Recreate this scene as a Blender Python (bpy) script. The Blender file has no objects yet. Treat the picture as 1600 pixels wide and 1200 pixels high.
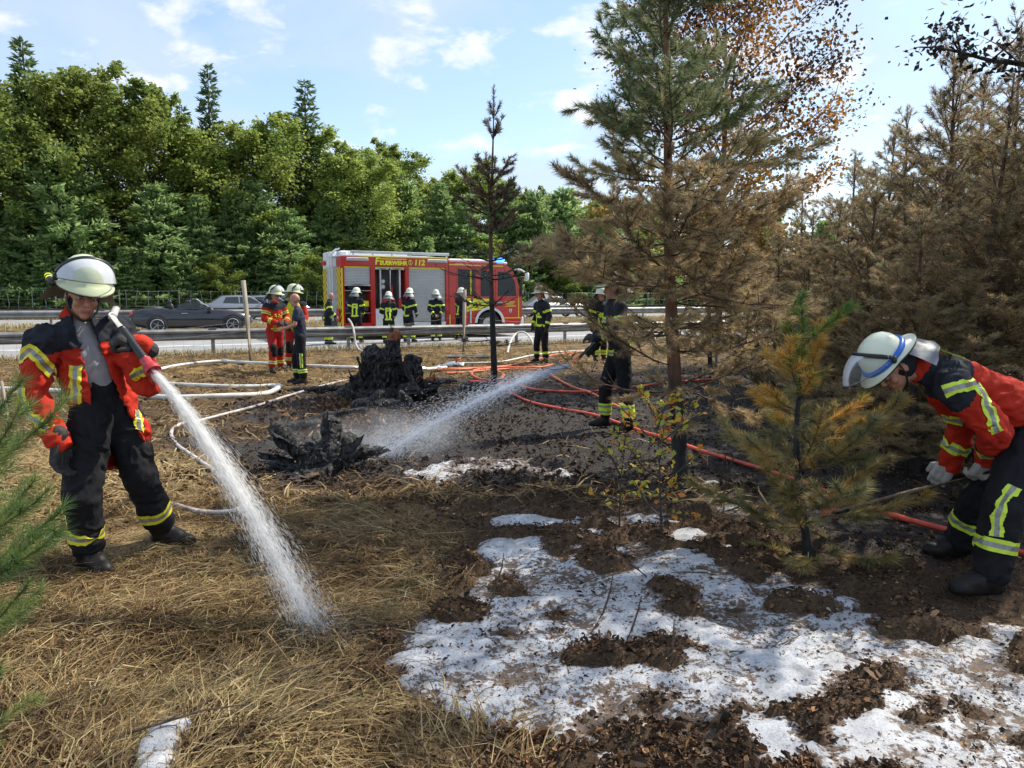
import bpy, bmesh, math, random
import numpy as np
from mathutils import Vector, Matrix, Quaternion
from mathutils.bvhtree import BVHTree

# ------------------------------------------------------------------ camera, sky, sun, exposure
scene = bpy.context.scene
col = scene.collection
F = 1200.0                      # focal length in pixels of the 1600 x 1200 photograph
PITCH = math.atan(132 / F)
CAMZ = 1.6
cam_data = bpy.data.cameras.new('camera')
cam_data.sensor_width = 36.0
cam_data.lens = 36.0 * F / 1600
cam_data.clip_start = 0.05
cam_data.clip_end = 3000
cam = bpy.data.objects.new('camera', cam_data)
col.objects.link(cam)
cam.location = (0, 0, CAMZ)
cam.rotation_euler = (math.pi / 2 - PITCH, 0, 0)
scene.camera = cam

SUN_DIR = Vector((0.56, 0.32, 0.76)).normalized()     # towards the sun
SUN_EL = math.asin(SUN_DIR.z)
SUN_ROT = math.atan2(SUN_DIR.x, SUN_DIR.y)

world = bpy.data.worlds.new('World')
scene.world = world
world.use_nodes = True
wn, wl = world.node_tree.nodes, world.node_tree.links
wn.clear()
w_out = wn.new('ShaderNodeOutputWorld')
w_bg = wn.new('ShaderNodeBackground')
w_bg.inputs['Strength'].default_value = 0.15
w_sky = wn.new('ShaderNodeTexSky')
w_sky.sky_type = 'NISHITA'
w_sky.sun_disc = False
w_sky.sun_elevation = SUN_EL
w_sky.sun_rotation = SUN_ROT
w_sky.air_density = 1.0
w_sky.dust_density = 0.6
w_sky.ozone_density = 1.6
w_tc = wn.new('ShaderNodeTexCoord')
w_sep = wn.new('ShaderNodeSeparateXYZ')
wl.new(w_tc.outputs['Generated'], w_sep.inputs[0])


def wmath(op, a, b=None, c=None):
    n = wn.new('ShaderNodeMath')
    n.operation = op
    for i, v in enumerate((a, b, c)):
        if v is None:
            continue
        if isinstance(v, (int, float)):
            n.inputs[i].default_value = v
        else:
            wl.new(v, n.inputs[i])
    return n.outputs[0]


w_den = wmath('ADD', wmath('MAXIMUM', w_sep.outputs[2], 0.0), 0.42)
w_com = wn.new('ShaderNodeCombineXYZ')
wl.new(wmath('DIVIDE', w_sep.outputs[0], w_den), w_com.inputs[0])
wl.new(wmath('DIVIDE', w_sep.outputs[1], w_den), w_com.inputs[1])


def cloud_layer(scale, detail, rough, dist, lo, hi, offset):
    mp = wn.new('ShaderNodeMapping')
    mp.inputs['Location'].default_value = offset
    mp.inputs['Scale'].default_value = (1.0, 1.2, 1.0)
    wl.new(w_com.outputs[0], mp.inputs[0])
    n = wn.new('ShaderNodeTexNoise')
    n.inputs['Scale'].default_value = scale
    n.inputs['Detail'].default_value = detail
    n.inputs['Roughness'].default_value = rough
    n.inputs['Distortion'].default_value = dist
    wl.new(mp.outputs[0], n.inputs['Vector'])
    r = wn.new('ShaderNodeMapRange')
    r.interpolation_type = 'SMOOTHSTEP'
    r.inputs['From Min'].default_value = lo
    r.inputs['From Max'].default_value = hi
    wl.new(n.outputs[0], r.inputs['Value'])
    return r.outputs[0]


w_haze = cloud_layer(2.3, 6, 0.55, 0.6, 0.36, 0.66, (3.1, 0.7, 0))
w_fluff = cloud_layer(6.2, 8, 0.58, 0.2, 0.515, 0.66, (1.7, 4.3, 0))
w_mix1 = wn.new('ShaderNodeMix')
w_mix1.data_type = 'RGBA'
wl.new(wmath('MULTIPLY_ADD', w_haze, 0.62, 0.16), w_mix1.inputs['Factor'])
wl.new(w_sky.outputs[0], w_mix1.inputs['A'])
w_mix1.inputs['B'].default_value = (3.1, 3.65, 4.3, 1)
w_mix2 = wn.new('ShaderNodeMix')
w_mix2.data_type = 'RGBA'
wl.new(wmath('MULTIPLY', w_fluff, 0.85), w_mix2.inputs['Factor'])
wl.new(w_mix1.outputs['Result'], w_mix2.inputs['A'])
w_mix2.inputs['B'].default_value = (4.6, 4.7, 4.85, 1)
wl.new(w_mix2.outputs['Result'], w_bg.inputs['Color'])
wl.new(w_bg.outputs[0], w_out.inputs[0])

sun_data = bpy.data.lights.new('sun', 'SUN')
sun_data.energy = 4.2
sun_data.angle = math.radians(0.53)
sun_data.color = (1.0, 0.93, 0.80)
sun = bpy.data.objects.new('sun', sun_data)
col.objects.link(sun)
sun.location = (30, 12, 30)
sun.rotation_euler = SUN_DIR.to_track_quat('Z', 'Y').to_euler()

vs = scene.view_settings
vs.view_transform = 'Standard'
vs.look = 'None'
vs.exposure = 0.64
vs.gamma = 1.0
vs.use_curve_mapping = False
cy = scene.cycles
cy.use_denoising = True
cy.max_bounces = 8
cy.diffuse_bounces = 3
cy.glossy_bounces = 3
cy.transmission_bounces = 6
cy.transparent_max_bounces = 24
cy.volume_bounces = 1
cy.caustics_reflective = False
cy.caustics_refractive = False
cy.sample_clamp_indirect = 6.0

# ------------------------------------------------------------------ geometry of the view
FWD = Vector((0, math.cos(PITCH), -math.sin(PITCH)))
UPV = Vector((0, math.sin(PITCH), math.cos(PITCH)))


def ray(px, py):
    return Vector((1, 0, 0)) * ((px - 800) / F) - UPV * ((py - 600) / F) + FWD


def P(px, py, d):
    """the point seen at photograph pixel px, py that lies d metres north of the viewer"""
    r = ray(px, py)
    return Vector((0, 0, CAMZ)) + r * (d / r.y)


def G(px, py, z=0.0):
    """the ground point (height z) seen at that pixel"""
    r = ray(px, py)
    t = (z - CAMZ) / r.z
    return Vector((0, 0, CAMZ)) + r * t


# highway frame: u along the road (to the right and away), v across it
TH = math.radians(28)
RU = Vector((math.cos(TH), math.sin(TH), 0))
RV = Vector((-math.sin(TH), math.cos(TH), 0))


def bank(v):
    v = np.asarray(v, dtype=float)
    return np.where(v < 23.0, 0.0, np.where(v < 37.5, (v - 23.0) * 0.027, 0.39 + (v - 37.5) * 0.004))


def R(u, v, z=0.0):
    p = RU * u + RV * v
    p.z = float(bank(v)) + z
    return p


def u_at(px, v):
    """u where the viewing ray of column px crosses the line v"""
    k = (px - 800) / F
    Y = v / (-math.sin(TH) * k + math.cos(TH))
    return math.cos(TH) * k * Y + math.sin(TH) * Y


# ------------------------------------------------------------------ numpy noise
def _hash(i, j, k, seed):
    with np.errstate(over='ignore'):
        h = (i.astype(np.uint32) * np.uint32(374761393) + j.astype(np.uint32) * np.uint32(668265263)
             + k.astype(np.uint32) * np.uint32(2147483647) + np.uint32((seed * 974634777 + 77) & 0xffffffff))
        h = (h ^ (h >> np.uint32(13))) * np.uint32(1274126177)
        h = (h ^ (h >> np.uint32(16))) * np.uint32(2246822519)
        h = h ^ (h >> np.uint32(15))
    return h.astype(np.float64) / 4294967295.0


def vnoise(x, y, seed=0, z=None):
    x = np.asarray(x, float)
    y = np.asarray(y, float)
    xi = np.floor(x).astype(np.int64)
    yi = np.floor(y).astype(np.int64)
    fx, fy = x - xi, y - yi
    fx = fx * fx * (3 - 2 * fx)
    fy = fy * fy * (3 - 2 * fy)
    if z is None:
        k = np.zeros_like(xi)
        a = _hash(xi, yi, k, seed) * (1 - fx) + _hash(xi + 1, yi, k, seed) * fx
        b = _hash(xi, yi + 1, k, seed) * (1 - fx) + _hash(xi + 1, yi + 1, k, seed) * fx
        return a * (1 - fy) + b * fy
    z = np.asarray(z, float)
    zi = np.floor(z).astype(np.int64)
    fz = z - zi
    fz = fz * fz * (3 - 2 * fz)
    r = []
    for dz in (0, 1):
        a = _hash(xi, yi, zi + dz, seed) * (1 - fx) + _hash(xi + 1, yi, zi + dz, seed) * fx
        b = _hash(xi, yi + 1, zi + dz, seed) * (1 - fx) + _hash(xi + 1, yi + 1, zi + dz, seed) * fx
        r.append(a * (1 - fy) + b * fy)
    return r[0] * (1 - fz) + r[1] * fz


def fbm(x, y, o=4, seed=0, z=None, gain=0.5):
    s, a, t = 0.0, 1.0, 0.0
    for i in range(o):
        f = 2.03 ** i
        s = s + a * vnoise(np.asarray(x) * f + 17.3 * i, np.asarray(y) * f - 9.1 * i, seed + i,
                           None if z is None else np.asarray(z) * f + 5.7 * i)
        t += a
        a *= gain
    return s / t


def smooth(e0, e1, x):
    t = np.clip((np.asarray(x, float) - e0) / (e1 - e0), 0, 1)
    return t * t * (3 - 2 * t)


# ------------------------------------------------------------------ materials
def new_mat(name):
    m = bpy.data.materials.new(name)
    m.use_nodes = True
    nt = m.node_tree
    nt.nodes.clear()
    return m, nt.nodes, nt.links


def mixc(n, l, fac, a, b):
    x = n.new('ShaderNodeMix')
    x.data_type = 'RGBA'
    for s, v in (('Factor', fac), ('A', a), ('B', b)):
        if isinstance(v, (int, float)):
            x.inputs[s].default_value = v
        elif isinstance(v, (tuple, list)):
            x.inputs[s].default_value = tuple(v)[:3] + (1,)
        else:
            l.new(v, x.inputs[s])
    return x.outputs['Result']


def noise_fac(n, l, scale, detail=4, lo=0.35, hi=0.65, rough=0.55, stretch=None, dist=0.0):
    tc = n.new('ShaderNodeTexCoord')
    src = tc.outputs['Object']
    if stretch:
        mp = n.new('ShaderNodeMapping')
        mp.inputs['Scale'].default_value = stretch
        l.new(src, mp.inputs[0])
        src = mp.outputs[0]
    t = n.new('ShaderNodeTexNoise')
    t.inputs['Scale'].default_value = scale
    t.inputs['Detail'].default_value = detail
    t.inputs['Roughness'].default_value = rough
    t.inputs['Distortion'].default_value = dist
    l.new(src, t.inputs['Vector'])
    r = n.new('ShaderNodeMapRange')
    r.inputs['From Min'].default_value = lo
    r.inputs['From Max'].default_value = hi
    l.new(t.outputs[0], r.inputs['Value'])
    return r.outputs[0], t.outputs[0]


def M_plain(name, c1, c2=None, rough=0.6, metal=0.0, scale=8, bump=0.0, bscale=40, coat=0.0, stretch=None, emit=None,
            lo=0.35, hi=0.65, spec=0.5, bdist=0.01, detail=4):
    m, n, l = new_mat(name)
    o = n.new('ShaderNodeOutputMaterial')
    b = n.new('ShaderNodeBsdfPrincipled')
    b.inputs['Roughness'].default_value = rough
    b.inputs['Metallic'].default_value = metal
    b.inputs['Specular IOR Level'].default_value = spec
    b.inputs['Coat Weight'].default_value = coat
    b.inputs['Coat Roughness'].default_value = 0.08
    if c2 is None:
        b.inputs['Base Color'].default_value = tuple(c1) + (1,)
    else:
        f, _ = noise_fac(n, l, scale, detail, lo, hi, stretch=stretch)
        l.new(mixc(n, l, f, c1, c2), b.inputs['Base Color'])
    if bump:
        _, h = noise_fac(n, l, bscale, 5, stretch=stretch)
        bp = n.new('ShaderNodeBump')
        bp.inputs['Strength'].default_value = bump
        bp.inputs['Distance'].default_value = bdist
        l.new(h, bp.inputs['Height'])
        l.new(bp.outputs[0], b.inputs['Normal'])
    if emit:
        b.inputs['Emission Color'].default_value = tuple(emit[0]) + (1,)
        b.inputs['Emission Strength'].default_value = emit[1]
    l.new(b.outputs[0], o.inputs[0])
    return m


def M_ramp(name, stops, rough=0.6, trans=0.0, attr='tint', spec=0.3, jitter=True):
    """colour picked along a ramp by a per-vertex value; thin leaves let some light through"""
    m, n, l = new_mat(name)
    o = n.new('ShaderNodeOutputMaterial')
    b = n.new('ShaderNodeBsdfPrincipled')
    b.inputs['Roughness'].default_value = rough
    b.inputs['Specular IOR Level'].default_value = spec
    a = n.new('ShaderNodeAttribute')
    a.attribute_name = attr
    r = n.new('ShaderNodeValToRGB')
    e = r.color_ramp.elements
    e[0].position, e[0].color = stops[0][0], tuple(stops[0][1]) + (1,)
    e[1].position, e[1].color = stops[-1][0], tuple(stops[-1][1]) + (1,)
    for p, c in stops[1:-1]:
        x = e.new(p)
        x.color = tuple(c) + (1,)
    l.new(a.outputs['Fac'], r.inputs[0])
    c = r.outputs[0]
    if jitter:
        oi = n.new('ShaderNodeObjectInfo')
        hs = n.new('ShaderNodeHueSaturation')
        mr = n.new('ShaderNodeMapRange')
        mr.inputs['To Min'].default_value = 0.8
        mr.inputs['To Max'].default_value = 1.2
        l.new(oi.outputs['Random'], mr.inputs['Value'])
        l.new(mr.outputs[0], hs.inputs['Value'])
        l.new(c, hs.inputs['Color'])
        c = hs.outputs[0]
    l.new(c, b.inputs['Base Color'])
    if trans > 0:
        t = n.new('ShaderNodeBsdfTranslucent')
        l.new(c, t.inputs['Color'])
        x = n.new('ShaderNodeMixShader')
        x.inputs[0].default_value = trans
        l.new(b.outputs[0], x.inputs[1])
        l.new(t.outputs[0], x.inputs[2])
        l.new(x.outputs[0], o.inputs[0])
    else:
        l.new(b.outputs[0], o.inputs[0])
    return m


def M_glass(name, tint=(0.8, 0.85, 0.9), alpha=0.3, rough=0.03):
    """thin clear sheet: mostly see-through with a mirror sheen"""
    m, n, l = new_mat(name)
    o = n.new('ShaderNodeOutputMaterial')
    t = n.new('ShaderNodeBsdfTransparent')
    t.inputs[0].default_value = tuple(tint) + (1,)
    g = n.new('ShaderNodeBsdfPrincipled')
    g.inputs['Base Color'].default_value = tuple(t_ * .5 for t_ in tint) + (1,)
    g.inputs['Roughness'].default_value = rough
    fr = n.new('ShaderNodeFresnel')
    fr.inputs[0].default_value = 1.45
    ad = n.new('ShaderNodeMath')
    ad.operation = 'ADD'
    ad.use_clamp = True
    ad.inputs[1].default_value = alpha
    l.new(fr.outputs[0], ad.inputs[0])
    x = n.new('ShaderNodeMixShader')
    l.new(ad.outputs[0], x.inputs[0])
    l.new(t.outputs[0], x.inputs[1])
    l.new(g.outputs[0], x.inputs[2])
    l.new(x.outputs[0], o.inputs[0])
    return m


# ------------------------------------------------------------------ objects
def tag(o, label=None, cat=None, group=None, kind=None):
    if label:
        o['label'] = label
    if cat:
        o['category'] = cat
    if group:
        o['group'] = group
    if kind:
        o['kind'] = kind
    return o


def empty(name, loc=(0, 0, 0), rz=0.0):
    o = bpy.data.objects.new(name, None)
    o.empty_display_size = 0.2
    o.location = loc
    o.rotation_euler = (0, 0, rz)
    col.objects.link(o)
    return o


def link(name, me, parent=None, loc=None):
    o = bpy.data.objects.new(name, me)
    col.objects.link(o)
    if parent is not None:
        o.parent = parent
    if loc is not None:
        o.location = loc
    return o


def copy_tree(o, parent=None):
    c = o.copy()
    col.objects.link(c)
    c.parent = parent
    for ch in o.children:
        copy_tree(ch, c)
    return c


def mesh_np(name, verts, faces, mats, smooth_=False, mat_idx=None, attrs=None):
    verts = np.ascontiguousarray(verts, dtype=np.float32).reshape(-1, 3)
    faces = np.ascontiguousarray(faces, dtype=np.int32)
    me = bpy.data.meshes.new(name)
    k = faces.shape[1]
    me.vertices.add(len(verts))
    me.vertices.foreach_set('co', verts.ravel())
    me.loops.add(faces.size)
    me.loops.foreach_set('vertex_index', faces.ravel())
    me.polygons.add(len(faces))
    me.polygons.foreach_set('loop_start', np.arange(0, faces.size, k, dtype=np.int32))
    for m in (mats if isinstance(mats, (list, tuple)) else [mats]):
        me.materials.append(m)
    if mat_idx is not None:
        me.polygons.foreach_set('material_index', np.ascontiguousarray(mat_idx, dtype=np.int32))
    me.update(calc_edges=True)
    me.polygons.foreach_set('use_smooth', np.full(len(faces), bool(smooth_)))
    for an, av in (attrs or {}).items():
        at_ = me.attributes.new(an, 'FLOAT', 'POINT')
        at_.data.foreach_set('value', np.ascontiguousarray(av, dtype=np.float32))
    return me


def frame_of(t, up=Vector((0, 0, 1))):
    t = t.normalized()
    if abs(t.dot(up)) > 0.95:
        up = Vector((1, 0, 0)) if abs(t.x) < 0.9 else Vector((0, 1, 0))
    a = t.cross(up).normalized()
    return a, a.cross(t).normalized()


class MB:
    """collects boxes, tubes, prisms ... into one mesh"""

    def __init__(s):
        s.v, s.f, s.m = [], [], []

    def add(s, vs_, fs, m=0):
        b = len(s.v)
        s.v += [tuple(p) for p in vs_]
        s.f += [tuple(b + i for i in f) for f in fs]
        s.m += [m] * len(fs)
        return s

    def box(s, c, size, m=0, rot=None, bev=0.0):
        x, y, z = size[0] / 2, size[1] / 2, size[2] / 2
        c = Vector(c)
        if bev > 0:
            b = min(bev, x * .9, y * .9, z * .9)
            vs_, fs = [], []
            for sz in (-1, 1):
                for k, (ix, iy) in enumerate(((0, 0), (1, 0))):
                    pass
            prof = [(-x + b, -y), (x - b, -y), (x, -y + b), (x, y - b), (x - b, y), (-x + b, y), (-x, y - b), (-x, -y + b)]
            lay = [(-z, b), (-z + b, 0), (z - b, 0), (z, b)]
            for (zz, ins) in lay:
                for (a, d) in prof:
                    sx, sy = (x - ins) / x, (y - ins) / y
                    vs_.append((a * sx, d * sy, zz))
            for q in range(3):
                for k in range(8):
                    fs.append((q * 8 + k, q * 8 + (k + 1) % 8, q * 8 + 8 + (k + 1) % 8, q * 8 + 8 + k))
            fs.append(tuple(range(7, -1, -1)))
            fs.append(tuple(range(24, 32)))
        else:
            vs_ = [(a, d, e) for e in (-z, z) for (a, d) in ((-x, -y), (x, -y), (x, y), (-x, y))]
            fs = [(3, 2, 1, 0), (4, 5, 6, 7), (0, 1, 5, 4), (1, 2, 6, 5), (2, 3, 7, 6), (3, 0, 4, 7)]
        vs_ = [Vector(p) for p in vs_]
        if rot is not None:
            vs_ = [rot @ p for p in vs_]
        return s.add([p + c for p in vs_], fs, m)

    def tube(s, pts, rad, n=8, m=0, cap=True, ell=1.0, up=Vector((0, 0, 1)), closed=False):
        pts = [Vector(p) for p in pts]
        if isinstance(rad, (int, float)):
            rad = [rad] * len(pts)
        vs_, fs = [], []
        N = len(pts)
        prev = None
        for i, p in enumerate(pts):
            if closed:
                t = pts[(i + 1) % N] - pts[(i - 1) % N]
            else:
                t = pts[min(i + 1, N - 1)] - pts[max(i - 1, 0)]
            if t.length < 1e-9:
                t = Vector((0, 0, 1))
            t.normalize()
            if prev is None:
                a, b = frame_of(t, up)
            else:
                a = (prev - t * prev.dot(t))
                if a.length < 1e-6:
                    a, b = frame_of(t, up)
                a.normalize()
                b = t.cross(a)
            prev = a
            for k in range(n):
                an = 2 * math.pi * k / n
                vs_.append(p + (a * math.cos(an) + b * math.sin(an) * ell) * rad[i])
        for i in range(N if closed else N - 1):
            j = (i + 1) % N
            for k in range(n):
                fs.append((i * n + k, i * n + (k + 1) % n, j * n + (k + 1) % n, j * n + k))
        if cap and not closed:
            fs.append(tuple(range(n - 1, -1, -1)))
            fs.append(tuple((N - 1) * n + k for k in range(n)))
        return s.add(vs_, fs, m)

    def lathe(s, prof, c, axis=Vector((0, 0, 1)), n=16, m=0, cap=True):
        axis = Vector(axis).normalized()
        a, b = frame_of(axis)
        c = Vector(c)
        vs_, fs = [], []
        for (r, h) in prof:
            for k in range(n):
                an = 2 * math.pi * k / n
                vs_.append(c + axis * h + (a * math.cos(an) + b * math.sin(an)) * r)
        for i in range(len(prof) - 1):
            for k in range(n):
                fs.append((i * n + k, i * n + (k + 1) % n, (i + 1) * n + (k + 1) % n, (i + 1) * n + k))
        if cap:
            fs.append(tuple(range(n - 1, -1, -1)))
            fs.append(tuple((len(prof) - 1) * n + k for k in range(n)))
        return s.add(vs_, fs, m)

    def prism(s, poly, o, ax, ay, depth, m=0):
        """polygon in the plane (ax, ay) at o, extruded along depth"""
        o, ax, ay, depth = Vector(o), Vector(ax), Vector(ay), Vector(depth)
        n = len(poly)
        vs_ = [o + ax * p[0] + ay * p[1] for p in poly] + [o + ax * p[0] + ay * p[1] + depth for p in poly]
        fs = [tuple(range(n - 1, -1, -1)), tuple(range(n, 2 * n))]
        fs += [(k, (k + 1) % n, n + (k + 1) % n, n + k) for k in range(n)]
        return s.add(vs_, fs, m)

    def ball(s, c, r, m=0, nu=10, nv=7, rot=None):
        c = Vector(c)
        r = (r, r, r) if isinstance(r, (int, float)) else r
        vs_, fs = [], []
        for i in range(nv + 1):
            ph = math.pi * i / nv
            for k in range(nu):
                th = 2 * math.pi * k / nu
                p = Vector((r[0] * math.sin(ph) * math.cos(th), r[1] * math.sin(ph) * math.sin(th), r[2] * math.cos(ph)))
                vs_.append(c + (rot @ p if rot is not None else p))
        for i in range(nv):
            for k in range(nu):
                fs.append((i * nu + k, (i + 1) * nu + k, (i + 1) * nu + (k + 1) % nu, i * nu + (k + 1) % nu))
        return s.add(vs_, fs, m)

    def mesh(s, name, mats, smooth_=False, origin=None):
        me = bpy.data.meshes.new(name)
        vv = s.v
        if origin is not None:
            o = Vector(origin)
            vv = [tuple(Vector(p) - o) for p in vv]
        me.from_pydata(vv, [], s.f)
        for mt in (mats if isinstance(mats, (list, tuple)) else [mats]):
            me.materials.append(mt)
        me.polygons.foreach_set('material_index', s.m)
        me.polygons.foreach_set('use_smooth', [bool(smooth_)] * len(s.f))
        me.update()
        if smooth_ == 'auto':
            me.set_sharp_from_angle(angle=math.radians(38))
        return me

    def build(s, name, mats, parent=None, smooth_=False, origin=None):
        return link(name, s.mesh(name, mats, smooth_, origin), parent)


def catmull(pts, sub=8):
    pts = [Vector(p) for p in pts]
    out = []
    for i in range(len(pts) - 1):
        p0, p1, p2, p3 = pts[max(i - 1, 0)], pts[i], pts[i + 1], pts[min(i + 2, len(pts) - 1)]
        for k in range(sub):
            t = k / sub
            out.append(0.5 * ((2 * p1) + (p2 - p0) * t + (2 * p0 - 5 * p1 + 4 * p2 - p3) * t * t
                              + (3 * p1 - p0 - 3 * p2 + p3) * t ** 3))
    out.append(pts[-1])
    return out
# ------------------------------------------------------------------ ground
rng = np.random.default_rng(11)


def gpoly(pts):
    return np.array([[G(*p).x, G(*p).y] for p in pts])


def poly_sd(x, y, poly):
    """signed distance to a polygon on the ground, positive inside"""
    x = np.asarray(x, float)
    y = np.asarray(y, float)
    d = np.full(x.shape, 1e9)
    inside = np.zeros(x.shape, bool)
    n = len(poly)
    for i in range(n):
        ax, ay = poly[i]
        bx, by = poly[(i + 1) % n]
        ex, ey = bx - ax, by - ay
        t = np.clip(((x - ax) * ex + (y - ay) * ey) / (ex * ex + ey * ey + 1e-12), 0, 1)
        d = np.minimum(d, np.hypot(x - ax - t * ex, y - ay - t * ey))
        c = (ay > y) != (by > y)
        with np.errstate(divide='ignore', invalid='ignore'):
            xi = (bx - ax) * (y - ay) / (by - ay + 1e-12) + ax
        inside ^= c & (x < xi)
    return np.where(inside, d, -d)


POLY_STRAW = gpoly([(-500, 735), (60, 690), (330, 712), (450, 772), (620, 776), (740, 795), (735, 850), (690, 925), (620, 960),
                    (545, 1010), (560, 1062), (640, 1085), (720, 1130), (820, 1195), (900, 1330), (-900, 1330)])
POLY_CHAR = gpoly([(300, 690), (400, 625), (530, 600), (700, 590), (900, 578), (1150, 560), (1900, 530), (2600, 700), (1900, 940),
                   (1600, 900), (1330, 860), (1130, 800), (900, 775), (600, 768), (450, 768), (350, 740)])
POLY_FOAM = [gpoly([(610, 735), (700, 712), (790, 700), (870, 722), (905, 740), (800, 750), (680, 757), (630, 752)]),
             gpoly([(1040, 745), (1110, 735), (1180, 780), (1220, 850), (1110, 800)]),
             gpoly([(690, 835), (790, 800), (900, 790), (1060, 800), (1180, 850), (1240, 905), (1400, 950), (1600, 965), (1900, 1000),
                    (2200, 1500), (960, 1500), (830, 1180), (720, 1120), (600, 1075), (545, 1030), (640, 955), (715, 905)]),
             gpoly([(195, 1210), (215, 1155), (265, 1140), (325, 1135), (300, 1165), (280, 1230), (200, 1260)]),
             gpoly([(1370, 700), (1480, 683), (1520, 700), (1450, 716)])]


def road_uv(x, y):
    return x * RU.x + y * RU.y, x * RV.x + y * RV.y


def macro(x, y):
    _, v = road_uv(x, y)
    near = 1 - smooth(19, 22.5, v)
    return bank(v) + near * ((fbm(np.asarray(x) * 0.45, np.asarray(y) * 0.45, 3, 5) - 0.5) * 0.12)


def gz(x, y):
    return float(macro(np.array([x]), np.array([y]))[0])


def zones(x, y):
    n1 = fbm(x * 1.7, y * 1.7, 4, 21) - 0.5
    n2 = fbm(x * 5.1, y * 5.1, 3, 31) - 0.5
    _, v = road_uv(x, y)
    straw = smooth(-0.12, 0.22, poly_sd(x, y, POLY_STRAW) + n1 * 0.7 + n2 * 0.35)
    char = smooth(-0.3, 0.7, poly_sd(x, y, POLY_CHAR) + n1 * 2.2 + n2 * 0.8)
    verge = smooth(11.0, 18.5, v + n1 * 9)              # scorched to dry grass towards the road
    foam = np.zeros_like(x)
    for i, p in enumerate(POLY_FOAM):
        w = (0.30, 0.25, 0.34, 0.04, 0.3)[i]
        sd = poly_sd(x, y, p) + (n1 * 0.55 + n2 * 0.3) * w * 3
        foam = np.maximum(foam, smooth(-w * 0.2, w, sd))
    straw = straw * (1 - smooth(0.3, 0.8, foam))
    return straw, char, verge, foam


def micro(x, y, z):
    straw, char, verge, foam = z
    _, v = road_uv(x, y)
    fade = 1 - smooth(19, 22.5, v)
    clump = smooth(0.49, 0.70, fbm(x * 3.4, y * 3.9, 4, 41)) * 0.085 + fbm(x * 9, y * 9, 4, 43) * 0.05
    hum = fbm(x * 2.2, y * 2.2, 3, 47) * 0.10 + fbm(x * 12, y * 12, 2, 49) * 0.03
    ash = fbm(x * 4, y * 4, 5, 53, gain=0.6) * 0.12
    base = clump * (1 - straw) + hum * straw
    base = base * (1 - char * 0.8) + ash * char * 0.8
    return (base - 0.05) * fade


# fan-shaped sheet: fine near the viewer, coarse towards the horizon
rows = [1.3]
while rows[-1] < 900:
    r_ = rows[-1]
    dcam = max(r_ - 2.0, 0.1)
    rows.append(r_ + (0.017 if dcam < 3 else dcam * 0.0062 if dcam < 14 else dcam * 0.022 if dcam < 60 else dcam * 0.12))
rows = np.array(rows)
NA = 430
ang = np.radians(np.linspace(-82, 82, NA))
gx = (rows[:, None] * np.sin(ang)[None, :]).ravel()
gy = (rows[:, None] * np.cos(ang)[None, :] - 2.0).ravel()
Z = zones(gx, gy)
gm = macro(gx, gy)
_, gv = road_uv(gx, gy)
sunk = np.where((gv > 23.9) & (gv < 52.2), -0.06, 0.0)
ghz = gm + micro(gx, gy, Z) + sunk
idx = np.arange(len(rows) * NA).reshape(len(rows), NA)
gf = np.stack([idx[:-1, :-1], idx[:-1, 1:], idx[1:, 1:], idx[1:, :-1]], -1).reshape(-1, 4)

m, n, l = new_mat('forest_floor')
o = n.new('ShaderNodeOutputMaterial')
b = n.new('ShaderNodeBsdfPrincipled')
b.inputs['Roughness'].default_value = 0.9
b.inputs['Specular IOR Level'].default_value = 0.2


def attr_out(n, name):
    a = n.new('ShaderNodeAttribute')
    a.attribute_name = name
    return a.outputs['Fac']


f1, _ = noise_fac(n, l, 9, 6, 0.3, 0.7)
f2, h2 = noise_fac(n, l, 55, 6, 0.35, 0.65, 0.65)
litter = mixc(n, l, f2, mixc(n, l, f1, (0.030, 0.020, 0.014), (0.075, 0.045, 0.026)), (0.13, 0.085, 0.05))
strawc = mixc(n, l, f2, mixc(n, l, f1, (0.10, 0.065, 0.03), (0.25, 0.17, 0.075)), (0.36, 0.26, 0.12))
charc = mixc(n, l, f2, mixc(n, l, f1, (0.010, 0.010, 0.011), (0.030, 0.027, 0.026)), (0.075, 0.066, 0.06))
f3, _ = noise_fac(n, l, 2.2, 5, 0.4, 0.62, 0.6)
verge = mixc(n, l, f3, (0.055, 0.033, 0.019), mixc(n, l, f2, (0.17, 0.095, 0.035), (0.34, 0.23, 0.09)))
c = mixc(n, l, attr_out(n, 'verge'), litter, verge)
c = mixc(n, l, attr_out(n, 'straw'), c, strawc)
c = mixc(n, l, attr_out(n, 'char'), c, charc)
l.new(c, b.inputs['Base Color'])
bp = n.new('ShaderNodeBump')
bp.inputs['Strength'].default_value = 0.9
bp.inputs['Distance'].default_value = 0.03
l.new(h2, bp.inputs['Height'])
l.new(bp.outputs[0], b.inputs['Normal'])
l.new(b.outputs[0], o.inputs[0])
MAT_FLOOR = m
charA = Z[1] * (1 - Z[2] * 0.75) * (1 - Z[0])
ground = link('ground', mesh_np('ground', np.stack([gx, gy, ghz], -1), gf, MAT_FLOOR, True,
                                attrs={'straw': Z[0], 'char': charA, 'verge': Z[2]}))
tag(ground, kind='structure')

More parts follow.
